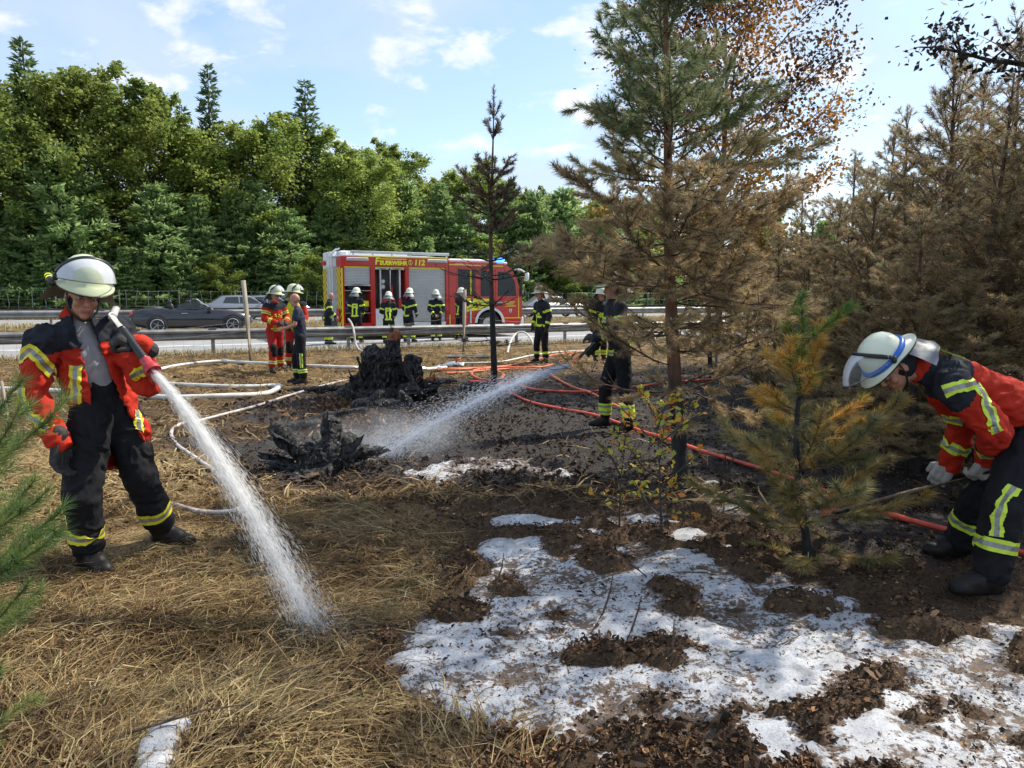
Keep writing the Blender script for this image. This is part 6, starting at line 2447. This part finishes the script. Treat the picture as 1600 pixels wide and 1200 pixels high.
person('person', pose(0, 0, 2.8, 1.80, 'down', 0, .3, -.3, .05, P(936, 600, 19.6)), fit(BLK, lines=FB), 'firefighter on the verge seen past the shoulder of the half-hidden colleague', seed=14, voxel=.022)
# ------------------------------------------------------------------ hoses
M_HOSEW = M_plain('white_hose', (0.66, 0.65, 0.61), (0.50, 0.48, 0.43), 0.6, scale=5)
M_HOSEG = M_plain('grubby_hose', (0.55, 0.52, 0.50), (0.34, 0.29, 0.27), 0.6, scale=6)
M_HOSEO = M_plain('orange_hose', (0.80, 0.17, 0.045), (0.55, 0.11, 0.04), 0.5, scale=6)
M_HOSER = M_plain('red_hose', (0.75, 0.10, 0.05), (0.48, 0.06, 0.035), 0.5, scale=6)


V3 = Vector


def hose(name, px, r, mat, label, lift=0.0, extra=(), group=None, n=10, kind='hose'):
    pts = []
    for q in px:
        p = G(q[0], q[1])
        p.z = gz(p.x, p.y) + r + 0.02 + (q[2] if len(q) > 2 else 0)
        pts.append(p)
    pts += list(extra)
    o_ = pts[0].copy()
    path = catmull([p - o_ for p in pts], 7)
    rh = random.Random(len(px) * 31 + int(px[0][0]))
    rads_ = []
    k_ = 1.0
    for _ in path:                                     # pressure and kinks vary the width a little
        k_ = min(1.12, max(.86, k_ + rh.uniform(-.06, .06)))
        rads_.append(r * k_)
    path = [p + V3((rh.uniform(-.15, .15) * r, rh.uniform(-.15, .15) * r, 0)) for p in path]
    ob = MB().tube(path, rads_, n, ell=.86).build(name, mat, None, True)
    ob.location = o_
    if r > .04:                                         # metal couplings where lengths of hose join
        for q in (.22, .63):
            i_ = int(q * (len(path) - 2))
            t_ = (path[i_ + 1] - path[i_]).normalized()
            MB().tube([path[i_] + t_ * x_ for x_ in (-.09, -.06, -.055, .055, .06, .09)], [r * 1.05, r * 1.08, r * 1.45, r * 1.45, r * 1.08, r * 1.05], 12).build('coupling', M_ALU, ob, 'auto')
    return tag(ob, label, kind, group)


hose('fire_hose', [(560, 580), (520, 579), (480, 577), (430, 573), (380, 569), (340, 568), (290, 573), (250, 582), (224, 592), (232, 600), (280, 605), (350, 609), (400, 608), (428, 607), (434, 612),
                   (415, 620), (370, 626), (300, 629), (250, 628), (200, 622), (120, 617), (0, 615), (-120, 616)], 0.047, M_HOSEW, 'thick white fire hose looping behind the hose operator')
hose('fire_hose', [(545, 596), (500, 607), (450, 622), (400, 640), (350, 655), (310, 664), (282, 668), (268, 680), (275, 697), (300, 715), (340, 745), (372, 772), (386, 793), (375, 805), (345, 812),
                   (310, 810), (280, 801), (250, 790), (225, 780)], 0.021, M_HOSEG, 'thin pale hose curling over the grass to the hose operator',
     extra=[P(212, 700, 5.0), P(196, 600, 4.97), P(182, 530, 4.92), P(178, 490, 4.78), P(180, 484, 4.52), P(176, 495, 4.33)])
hose('fire_hose', [(735, 598), (775, 601), (800, 616), (830, 632), (880, 645), (930, 655), (1000, 680), (1050, 695), (1100, 712), (1180, 740), (1250, 762), (1330, 793), (1400, 815), (1490, 840), (1600, 878),
                   (1720, 915)], 0.024, M_HOSER, 'orange-red hose running past the pine trunks to the shovelling firefighter')
hose('fire_hose', [(732, 597), (770, 599), (800, 600), (830, 609), (870, 614), (910, 615), (950, 613), (1000, 607), (1060, 600), (1120, 597)], 0.024, M_HOSER, 'orange-red hose stretched behind the half-hidden firefighter')
hose('fire_hose', [(683, 580), (715, 579), (745, 577), (775, 581), (787, 588), (778, 594), (755, 595), (738, 588), (742, 580), (770, 576), (810, 575), (850, 574), (880, 565), (896, 553)], 0.026, M_HOSEO,
     'orange hose coiled in a loop at the foot of the burnt pine')
hose('fire_hose', [(697, 586), (730, 583), (770, 579), (810, 577), (850, 581), (870, 594), (895, 607), (925, 618), (950, 632), (975, 645)], 0.024, M_HOSEO, 'orange hose leading from the coil to the half-hidden firefighter')
hose('fire_hose', [(690, 578), (740, 576), (790, 573), (830, 566), (860, 558), (900, 551), (960, 548)], 0.028, M_HOSEO, 'orange hose lying straight across the verge by the silver coupling')
hose('fire_hose', [(700, 570), (760, 569), (790, 566), (830, 559), (870, 552), (930, 549)], 0.030, M_HOSEW, 'pale hose on the verge behind the orange coil')
hose('fire_hose', [(793, 556), (797, 553, .25), (806, 551, .52), (820, 551, .56), (832, 553, .30), (838, 556), (845, 560)], 0.032, M_HOSEW, 'white hose arching up off the verge beside the dark-clad firefighter')
hose('fire_hose', [(697, 577), (672, 581), (655, 583), (640, 584)], 0.045, M_HOSEW, 'short thick white hose end at the silver coupling')
# hose hanging over the guard rail
a_ = R(u_at(551, 24.3), 24.3, 0.05)
ps = [R(u_at(545, 26.2), 26.2, 0.85), R(u_at(550, 24.2), 24.2, 0.80), R(u_at(553, 23.5), 23.5, 0.62), R(u_at(556, 23.3), 23.3, 0.2), R(u_at(566, 22.6), 22.6, 0.04), R(u_at(590, 22.0), 22.0, 0.04)]
ob = MB().tube(catmull([p - ps[0] for p in ps], 6), 0.035, 8).build('fire_hose', M_HOSEG, None, True)
ob.location = ps[0]
tag(ob, 'grey hose hung over the guard rail down to the verge', 'hose')

# silver hose coupling
p = on_ground(704, 574)
cp = empty('hose_distributor', p)
tag(cp, 'silver hose distributor with levers lying among the hoses', 'hose fitting')
MB().tube([(-.28, 0, .08), (-.1, 0, .09), (.12, .02, .1)], [.05, .06, .09], 12).build('inlet', M_ALU, cp, True)
for s, y in enumerate((-.13, 0, .13)):
    MB().tube([(.08, y * .5, .1), (.30, y * 1.6, .11)], [.06, .05], 12).build('outlet', M_ALU, cp, True)
    MB().tube([(.14, y, .15), (.14, y, .22), (.24, y * 1.3, .25)], .015, 8).build('lever', M_HOSER, cp, True)
MB().lathe([(.11, 0), (.12, .04), (.11, .1), (.04, .14)], (.06, 0, .03), n=16).build('body', M_ALU, cp, 'auto')

# dark tray
p = on_ground(732, 560)
mb = MB().lathe([(.50, 0), (.62, .05), (.64, .10), (.58, .10), (.48, .04), (.01, .03)], (0, 0, 0), n=22, cap=False)
ob = mb.build('metal_tray', M_plain('dirty_tray', (0.05, 0.05, 0.055), (0.22, 0.23, 0.25), 0.4, 0.4, scale=4), None, 'auto')
ob.location = p
ob.scale = (1, .7, 1)
tag(ob, 'shallow dark round tray at the foot of the wooden post', 'tray')


# ------------------------------------------------------------------ charred wood
def charred_mat():
    m, n, l = new_mat('charred_stump')
    o = n.new('ShaderNodeOutputMaterial')
    b = n.new('ShaderNodeBsdfPrincipled')
    f, h = noise_fac(n, l, 16, 6, 0.38, 0.72, 0.65, stretch=(1, 1, .45))
    f2, _ = noise_fac(n, l, 3.1, 4, 0.60, 0.75, 0.6)
    f3, _ = noise_fac(n, l, 38, 5, 0.55, 0.66, 0.6, stretch=(1, 1, .3))
    c = mixc(n, l, f3, mixc(n, l, f, (0.003, 0.003, 0.003), (0.022, 0.021, 0.022)), (0.13, 0.125, 0.12))
    c = mixc(n, l, f2, c, (0.060, 0.032, 0.018))
    l.new(c, b.inputs['Base Color'])
    b.inputs['Roughness'].default_value = 0.6
    b.inputs['Specular IOR Level'].default_value = 0.35
    bp = n.new('ShaderNodeBump')
    bp.inputs['Strength'].default_value = 1.0
    bp.inputs['Distance'].default_value = 0.04
    l.new(h, bp.inputs['Height'])
    l.new(bp.outputs[0], b.inputs['Normal'])
    l.new(b.outputs[0], o.inputs[0])
    return m


M_STUMP = charred_mat()
M_EMBER = M_plain('raw_orange_wood', (0.30, 0.10, 0.03), (0.12, 0.045, 0.02), 0.8, scale=14, bump=.5)


def charred(name, loc, caps, label, voxel, amp, seed, balls=(), rz=0.0, ember=None, cat='stump', splinters=7):
    mb = MB()
    for (A, B, ra, rb, ell) in caps:
        capsule(mb, A, B, ra, rb, 10, ell)
    for (c, r) in balls:
        mb.ball(c, r)
    rs = random.Random(seed)
    for (A, B, ra, rb, ell) in caps:                       # splinters and broken plates
        for _ in range(splinters):
            t = rs.random()
            a_ = rs.random() * 6.283
            rr_ = (ra + (rb - ra) * t)
            p0 = A.lerp(B, t) + V3((math.cos(a_), math.sin(a_), 0)) * rr_ * .55
            d_ = ((B - A).normalized() * .8 + V3((rs.uniform(-.6, .6), rs.uniform(-.6, .6), rs.uniform(0, .5)))).normalized()
            L_ = rs.uniform(.5, 1.5) * rr_ + .06
            capsule(mb, p0, p0 + d_ * L_, rs.uniform(.25, .5) * rr_ + voxel, voxel * .55, 6, rs.uniform(.35, .7), V3((math.cos(a_), math.sin(a_), 0)), 1)
    me = remesh(mb, voxel, 0)
    nv = len(me.vertices)
    co = np.empty(nv * 3, np.float32)
    no = np.empty(nv * 3, np.float32)
    me.vertices.foreach_get('co', co)
    me.vertices.foreach_get('normal', no)
    co, no = co.reshape(-1, 3).astype(float), no.reshape(-1, 3)
    x, y, z = co.T
    r = np.abs(fbm(x * 6, y * 6, 3, seed, z * 2.2) - .5) * 2
    r2 = np.abs(fbm(x * 14, y * 14, 3, seed + 5, z * 9) - .5) * 2
    b1 = np.floor(fbm(x * 3.2, y * 3.2, 2, seed + 8, z * 2.5) * 9) / 9 - .5        # flat broken steps
    co += no * ((.45 - r) * amp * 1.5 + (.4 - r2) * amp * .9 + b1 * amp * 1.6)[:, None]
    co[:, 0] += (fbm(y * 4, z * 4, 2, seed + 2) - .5) * amp
    me.vertices.foreach_set('co', co.astype(np.float32).ravel())
    me.polygons.foreach_set('use_smooth', [False] * len(me.polygons))
    me.materials.append(M_STUMP)
    me.materials.append(M_EMBER)
    if ember is not None:
        for p_ in me.polygons:
            if ember(p_.center):
                p_.material_index = 1
    me.update()
    ob = link(name, me)
    ob.location = loc
    ob.rotation_euler = (0, 0, rz)
    return tag(ob, label, cat)


M_PLATE = M_plain('char_plate', (0.006, 0.006, 0.007), (0.055, 0.054, 0.056), 0.42, scale=22, bump=1.0, bscale=60, stretch=(1, 1, .35), bdist=.03, lo=.42, hi=.72)
M_PLATEB = M_plain('scorched_plate', (0.012, 0.010, 0.009), (0.15, 0.085, 0.045), 0.7, scale=10, bump=1.0, bscale=50, bdist=.03, lo=.45, hi=.7)


def plates(parent, spots, seed):
    """curled, ragged sheets of charred wood standing round a stump"""
    rs = random.Random(seed)
    g_ = np.random.default_rng(seed)
    for (c, up_, L_, W_) in spots:
        c, up_ = V3(c), V3(up_).normalized()
        a_ = rs.random() * 6.283
        sd_ = up_.cross(V3((math.cos(a_), math.sin(a_), .2))).normalized()
        nn_ = sd_.cross(up_)
        nu, nv = 7, 9
        curl = rs.uniform(.15, .5) * rs.choice((-1, 1))
        vv = []
        for i in range(nv):
            t = i / (nv - 1)
            wd_ = W_ * (1 - .55 * t ** 1.5) * rs.uniform(.75, 1.15)
            for k in range(nu):
                q = k / (nu - 1) * 2 - 1
                tl = L_ * t * (1 + (.35 * rs.uniform(-1, 1) * t))
                vv.append(c + up_ * tl + sd_ * q * wd_ + nn_ * (curl * W_ * (q * q) + curl * .5 * L_ * t * t + rs.uniform(-.012, .012)))
        mb_ = MB().add(vv, [(i * nu + k, i * nu + k + 1, (i + 1) * nu + k + 1, (i + 1) * nu + k) for i in range(nv - 1) for k in range(nu - 1)])
        o__ = mb_.build('char_plate', M_PLATE if rs.random() < .7 else M_PLATEB, parent)
        o__.modifiers.new('thickness', 'SOLIDIFY').thickness = rs.uniform(.008, .02)


stump_ob = charred('charred_stump', on_ground(612, 626) + V3((0, .1, 0)),
        [(V3((-.55, 0, 0)), V3((-.20, 0, .58)), .28, .12, 1), (V3((-.22, 0, .2)), V3((-.27, 0, .66)), .26, .14, 1), (V3((-.05, 0, .4)), V3((.02, 0, .92)), .17, .075, 1),
         (V3((.02, 0, .9)), V3((.055, 0, 1.06)), .075, .05, 1), (V3((.25, .1, .15)), V3((.30, .1, .58)), .27, .09, 1), (V3((.42, 0, 0)), V3((.62, -.1, .22)), .28, .12, 1),
         (V3((-.1, -.3, 0)), V3((.35, -.35, .12)), .2, .16, 1)],
        'tall jagged charred stump with an orange splintered tip', .021, .085, 3, [(V3((0, 0, 0)), (.75, .55, .25))], ember=lambda c: c.z > .96 or (c.z > .35 and c.x > .1 and c.y < -.12 and c.z < .42))
root_ob = charred('charred_log', on_ground(500, 738) + V3((0, .1, 0)),
        [(V3((.0, 0, .02)), V3((-.42, .05, .40)), .15, .035, .7), (V3((-.1, 0, .0)), V3((.2, .1, .22)), .17, .12, 1), (V3((.1, .1, .15)), V3((.06, .1, .46)), .12, .045, .6),
         (V3((.05, -.1, .0)), V3((-.12, -.28, -.02)), .12, .07, 1), (V3((.2, .1, .18)), V3((.45, .2, .16)), .09, .03, .8)],
        'forked chunk of charred root lying in wet ash', .016, .052, 9, cat='log')
charred('charred_log', on_ground(640, 640) + V3((0, -.1, .02)), [(V3((-.15, 0, .05)), V3((.30, -.12, .03)), .13, .09, .6), (V3((0, 0, .1)), V3((-.1, 0, .26)), .08, .04, 1)],
        'silvery split slab of burnt wood leaning on the tall stump', .02, .03, 13, cat='log')
charred('charred_log', on_ground(585, 640), [(V3((-.2, 0, .05)), V3((.25, 0, .08)), .14, .11, .8), (V3((.0, 0, .1)), V3((.1, 0, .24)), .10, .05, 1)], 'rounded black chunk in front of the tall stump', .024, .035, 17, cat='log')
charred('burnt_bark', on_ground(486, 668), [(V3((-.35, 0, .04)), V3((.25, .1, .05)), .10, .08, .45), (V3((-.2, -.1, .05)), V3((.1, -.15, .10)), .09, .05, .5)], 'curled plates of burnt bark behind the forked root', .016, .025, 21, cat='bark')
charred('burnt_bark', on_ground(552, 655), [(V3((-.4, 0, .06)), V3((.1, .02, .14)), .04, .03, 1), (V3((.1, .02, .14)), V3((.4, -.05, .03)), .03, .02, 1)], 'long burnt root bowed over the orange mulch', .014, .014, 23, cat='root')
charred('burnt_bark', on_ground(500, 614), [(V3((-.9, .1, .03)), V3((-.2, 0, .08)), .035, .045, 1), (V3((-.2, 0, .08)), V3((.45, -.05, .12)), .045, .04, 1), (V3((.45, -.05, .12)), V3((.75, -.4, .02)), .04, .025, 1)],
        'long sooty root reaching from the stump beside the thin hose', .022, .018, 27, cat='root')
charred('charred_log', on_ground(750, 612), [(V3((-.2, 0, .08)), V3((.15, 0, .1)), .13, .11, .9)], 'black burnt lump at the foot of the burnt pine', .03, .04, 31, cat='log')
charred('charred_log', on_ground(690, 600), [(V3((-.2, 0, .05)), V3((.2, 0, .06)), .10, .07, .8)], 'small sooty lump between stump and orange coil', .03, .03, 33, cat='log')
rp = random.Random(6)
sp_ = [((-.62 + .12 * k + rp.uniform(-.05, .05), rp.uniform(-.35, -.1), rp.uniform(-.02, .25 + .2 * (k in (3, 4, 5)))), (rp.uniform(-.5, .5), rp.uniform(-.6, .1), rp.uniform(.5, 1)), rp.uniform(.22, .45), rp.uniform(.05, .12)) for k in range(11)]
sp_ += [((-.25, -.05, .5), (-.2, 0, 1), .30, .09), ((-.12, -.08, .55), (.25, -.1, 1), .24, .07), ((.0, -.05, .78), (.12, 0, 1), .34, .045), ((.3, 0, .42), (.1, -.1, 1), .26, .08), ((.38, -.3, .06), (.9, -.3, .25), .42, .12),
        ((.1, -.5, .04), (.8, -.5, .3), .4, .11), ((-.3, -.5, .02), (-.6, -.4, .5), .3, .1)]
plates(stump_ob, sp_, 5)
sp_ = [((-.15, -.02, .15), (-.8, 0, .75), .34, .08), ((.08, .05, .2), (.1, .1, 1), .32, .08), ((.18, -.05, .12), (.6, -.3, .6), .28, .09), ((-.05, -.2, .02), (-.3, -.9, .3), .34, .12), ((.25, .1, .12), (1, .1, .25), .32, .06),
       ((-.3, .1, .05), (-1, .2, .35), .36, .10), ((.02, .1, .1), (-.2, .3, .9), .30, .10), ((-.2, -.1, .02), (-.9, -.3, .3), .3, .09)]
plates(root_ob, sp_, 8)
g = np.random.default_rng(44)
n_ = 5200
cx, cy_ = on_ground(612, 630), on_ground(560, 660)
x = np.concatenate([g.normal(cx.x, .75, n_ // 2), g.normal(cy_.x + .1, .55, n_ // 2)])
y = np.concatenate([g.normal(cx.y - .2, .6, n_ // 2), g.normal(cy_.y, .45, n_ // 2)])
zz_, _ = surf(x, y)
leaves('wood_mulch', x, y, zz_ + .01, g.uniform(.02, .09, n_), np.clip(g.normal(.55, .22, n_), 0, .95), MAT_LEAF, 'orange-brown rotten wood chips strewn round the charred stump', 'wood chips', 45, .9)

# ------------------------------------------------------------------ shovel and nozzles
A = P(1600, 724, 4.2)
B = P(1304, 802, 5.45)
ax = (B - A).normalized()
sh = empty('shovel', B)
tag(sh, 'long-handled shovel with red and white blade held by the bending firefighter', 'shovel')
M_SHAFT = M_plain('worn_ash_shaft', (0.22, 0.16, 0.105), (0.13, 0.095, 0.065), 0.7, scale=14, stretch=(1, 1, 1))
MB().tube([A - B, (A - B) * .5 + V3((0, 0, .006)), -ax * .02], [.019, .018, .019], 12).build('shaft', M_SHAFT, sh, True)
sd = ax.cross(V3((0, 0, 1))).normalized()
nb = sd.cross(ax).normalized()
bx = (ax * .55 + V3((-.35, 0, .45))).normalized()           # the blade is tipped up out of the litter
sd = bx.cross(V3((0, -1, .2))).normalized()
nb = sd.cross(bx).normalized()
vv, ffc, mi = [], [], []
for i, (l_, w_) in enumerate(((-.02, .03), (.02, .085), (.10, .10), (.19, .085), (.26, .03))):
    for k in range(5):
        t = k / 2 - 1
        vv.append(bx * l_ + sd * w_ * t - nb * .025 * (1 - t * t) * (1 if i < 4 else .4))
for i in range(4):
    for k in range(4):
        ffc.append((i * 5 + k, i * 5 + k + 1, i * 5 + 6 + k, i * 5 + 5 + k))
        mi.append(0 if i < 2 else 1)
mb = MB()
mb.v, mb.f, mb.m = [tuple(p) for p in vv], ffc, mi
bl = mb.build('blade', [M_HOSER, M_plain('pale_blade', (0.62, 0.60, 0.58), (0.4, 0.36, 0.34), .5, scale=20)], sh, True)
bl.modifiers.new('thickness', 'SOLIDIFY').thickness = .004
MB().tube([-ax * .16, ax * .01], [.021, .024], 10).build('socket', M_FRAME, sh, True)

A = P(176, 495, 4.33)
B = P(240, 581, 4.12)
ax = (B - A).normalized()
L = (B - A).length
nz = empty('hose_nozzle', A)
tag(nz, 'black hose nozzle with red tip gripped by the hose operator', 'nozzle')
MB().tube([-ax * .02, ax * L * .22], [.018, .019], 14).build('coupling', M_HOSEW, nz, True)
ribs, rad = [], []
for k in range(25):
    ribs.append(ax * L * (.22 + .56 * k / 24))
    rad.append(.021 + .0035 * (k % 2))
MB().tube(ribs, rad, 14).build('grip', M_FRAME, nz, 'auto')
MB().tube([ax * L * q for q in (.76, .80, .86, .95, .955, 1.0, 1.0)], [.022, .032, .030, .042, .045, .044, .030], 18).build('nozzle_head', M_plain('red_plastic', (0.42, .03, .035), None, .4), nz, 'auto')
NOZ = B
NDIR = ax
# second nozzle held by the half-hidden firefighter
N2 = P(893, 570, 8.95)
w2 = (j13['wr_l'] + j13['wr_r']) * .5
ax2 = (N2 - w2).normalized()
n2 = empty('hose_nozzle', w2)
tag(n2, 'hose nozzle held out by the half-hidden firefighter', 'nozzle')
MB().tube([V3((0, 0, 0)) - ax2 * .1, (N2 - w2) * .7], [.022, .02], 10).build('barrel', M_FRAME, n2, True)
MB().tube([(N2 - w2) * .7, (N2 - w2) * .9, (N2 - w2)], [.022, .032, .028], 10).build('nozzle_head', M_HOSER, n2, True)


# ------------------------------------------------------------------ water
def water_mat(name, alpha, col_):
    m, n, l = new_mat(name)
    o = n.new('ShaderNodeOutputMaterial')
    t = n.new('ShaderNodeBsdfTransparent')
    d = n.new('ShaderNodeBsdfPrincipled')
    d.inputs['Base Color'].default_value = tuple(col_) + (1,)
    d.inputs['Roughness'].default_value = 0.6
    tl = n.new('ShaderNodeBsdfTranslucent')
    tl.inputs[0].default_value = tuple(col_) + (1,)
    x1 = n.new('ShaderNodeMixShader')
    x1.inputs[0].default_value = .65
    l.new(d.outputs[0], x1.inputs[1])
    l.new(tl.outputs[0], x1.inputs[2])
    x = n.new('ShaderNodeMixShader')
    x.inputs[0].default_value = alpha
    l.new(t.outputs[0], x.inputs[1])
    l.new(x1.outputs[0], x.inputs[2])
    l.new(x.outputs[0], o.inputs[0])
    return m


M_WATER = water_mat('water_drops', .40, (.95, .95, .95))
M_SPRAY = water_mat('water_spray', .32, (.80, .86, .95))


def jet(name, A, B, drop, n, s0, s1, lens, rads, mat, label, seed, splash=600, power=1.0):
    g = np.random.default_rng(seed)
    A_, B_ = np.array(A), np.array(B)
    t = g.random(n) ** power
    c = A_ + (B_ - A_) * t[:, None]
    c[:, 2] += drop * 4 * t * (1 - t)
    T = (B_ - A_) + np.stack([np.zeros(n), np.zeros(n), drop * 4 * (1 - 2 * t)], -1)
    T /= np.linalg.norm(T, axis=1)[:, None]
    sp_ = s0 + (s1 - s0) * t
    u1 = np.cross(T, [0, 0, 1.0])
    u1 /= np.linalg.norm(u1, axis=1)[:, None]
    u2 = np.cross(u1, T)
    a, r = g.random(n) * 6.283, np.abs(g.normal(0, .55, n))
    strand = np.floor(g.random(n) * 9)                       # drops travel in ragged strands
    a = a * .35 + strand * .7 + t * 1.5
    c += (u1 * np.cos(a)[:, None] + u2 * np.sin(a)[:, None]) * (sp_ * r)[:, None]
    rd_ = u1 * np.cos(a)[:, None] + u2 * np.sin(a)[:, None]
    d = T + rd_ * (r * s1 / np.linalg.norm(B_ - A_))[:, None] + g.normal(0, .05, (n, 3))
    d /= np.linalg.norm(d, axis=1)[:, None]
    L = g.uniform(*lens, n) * (1 - .45 * t)
    R_ = g.uniform(*rads, n) * (.7 + .5 * t)
    if splash:
        m_ = splash
        a = g.random(m_) * 6.283
        rr_ = np.abs(g.normal(0, 1, m_)) * s1 * 1.25
        cs = B_ + np.stack([np.cos(a) * rr_, np.sin(a) * rr_, np.abs(g.normal(0, .5, m_)) * s1 * .7], -1)
        ds = np.stack([np.cos(a) * .7, np.sin(a) * .7, g.uniform(-.2, 1.2, m_)], -1)
        ds /= np.linalg.norm(ds, axis=1)[:, None]
        c, d = np.concatenate([c, cs]), np.concatenate([d, ds])
        L = np.concatenate([L, g.uniform(.004, .018, m_)])
        R_ = np.concatenate([R_, g.uniform(*rads, m_)])
    N = len(c)
    p1 = np.cross(d, g.normal(size=(N, 3)))
    p1 /= np.linalg.norm(p1, axis=1)[:, None]
    p2 = np.cross(d, p1)
    V = [c - d * L[:, None] * .5]
    for k in range(3):
        an = 2.0944 * k
        V.append(c + d * L[:, None] * .12 + (p1 * math.cos(an) + p2 * math.sin(an)) * R_[:, None])
    V.append(c + d * L[:, None] * .5)
    V = np.stack(V, 1)
    b_ = np.arange(N)[:, None] * 5
    Fq = np.concatenate([b_ + np.array([[q]]) for q in ([0, 2, 1], [0, 3, 2], [0, 1, 3], [4, 1, 2], [4, 2, 3], [4, 3, 1])], 0).reshape(-1, 3) if False else \
        np.concatenate([b_ + np.array([q]) for q in ([0, 2, 1], [0, 3, 2], [0, 1, 3], [4, 1, 2], [4, 2, 3], [4, 3, 1])], 0)
    o_ = np.array(A)
    ob = link(name, mesh_np(name, V.reshape(-1, 3) - o_, Fq, mat, False))
    ob.location = A
    return tag(ob, label, 'water jet', kind='stuff')


HIT1 = G(498, 992)
HIT1.z = gz(HIT1.x, HIT1.y) + .01
jet('water_jet', NOZ, HIT1, .10, 26000, .019, .120, (.015, .08), (.0005, .0013), M_WATER, 'white water jet from the red-tipped nozzle down to the dry grass', 5, 5000)
HIT2 = G(596, 716)
HIT2.z = gz(HIT2.x, HIT2.y) + .02
jet('water_jet', N2, HIT2, .10, 15000, .02, .34, (.02, .055), (.0015, .0042), M_SPRAY, 'fan of water spray sweeping over the black ash to the forked root', 6, 2500)
m, n, l = new_mat('steam')
o = n.new('ShaderNodeOutputMaterial')
pv = n.new('ShaderNodeVolumePrincipled')
pv.inputs['Color'].default_value = (.9, .93, .97, 1)
pv.inputs['Anisotropy'].default_value = 0.3
f, _ = noise_fac(n, l, 2.2, 3, .42, .72)
tcs = n.new('ShaderNodeTexCoord')
mps = n.new('ShaderNodeMapping')
mps.inputs['Scale'].default_value = (1 / 1.2, 1 / .8, 1 / .32)
l.new(tcs.outputs['Object'], mps.inputs[0])
gr = n.new('ShaderNodeTexGradient')
gr.gradient_type = 'SPHERICAL'
l.new(mps.outputs[0], gr.inputs[0])
mg = n.new('ShaderNodeMath')
mg.operation = 'MULTIPLY'
l.new(gr.outputs['Fac'], mg.inputs[0])
l.new(f, mg.inputs[1])
mu = n.new('ShaderNodeMath')
mu.operation = 'MULTIPLY'
mu.inputs[1].default_value = 1.6
l.new(mg.outputs[0], mu.inputs[0])
l.new(mu.outputs[0], pv.inputs['Density'])
l.new(pv.outputs[0], o.inputs['Volume'])
sm = MB().ball((0, 0, 0), (1.15, .75, .30), 0, 20, 12).build('steam', m, None, True)
c_ = P(590, 715, 7.7)
sm.location = (c_.x, c_.y, .22)
tag(sm, 'thin grey steam hanging where the spray hits hot ash', 'steam', kind='stuff')
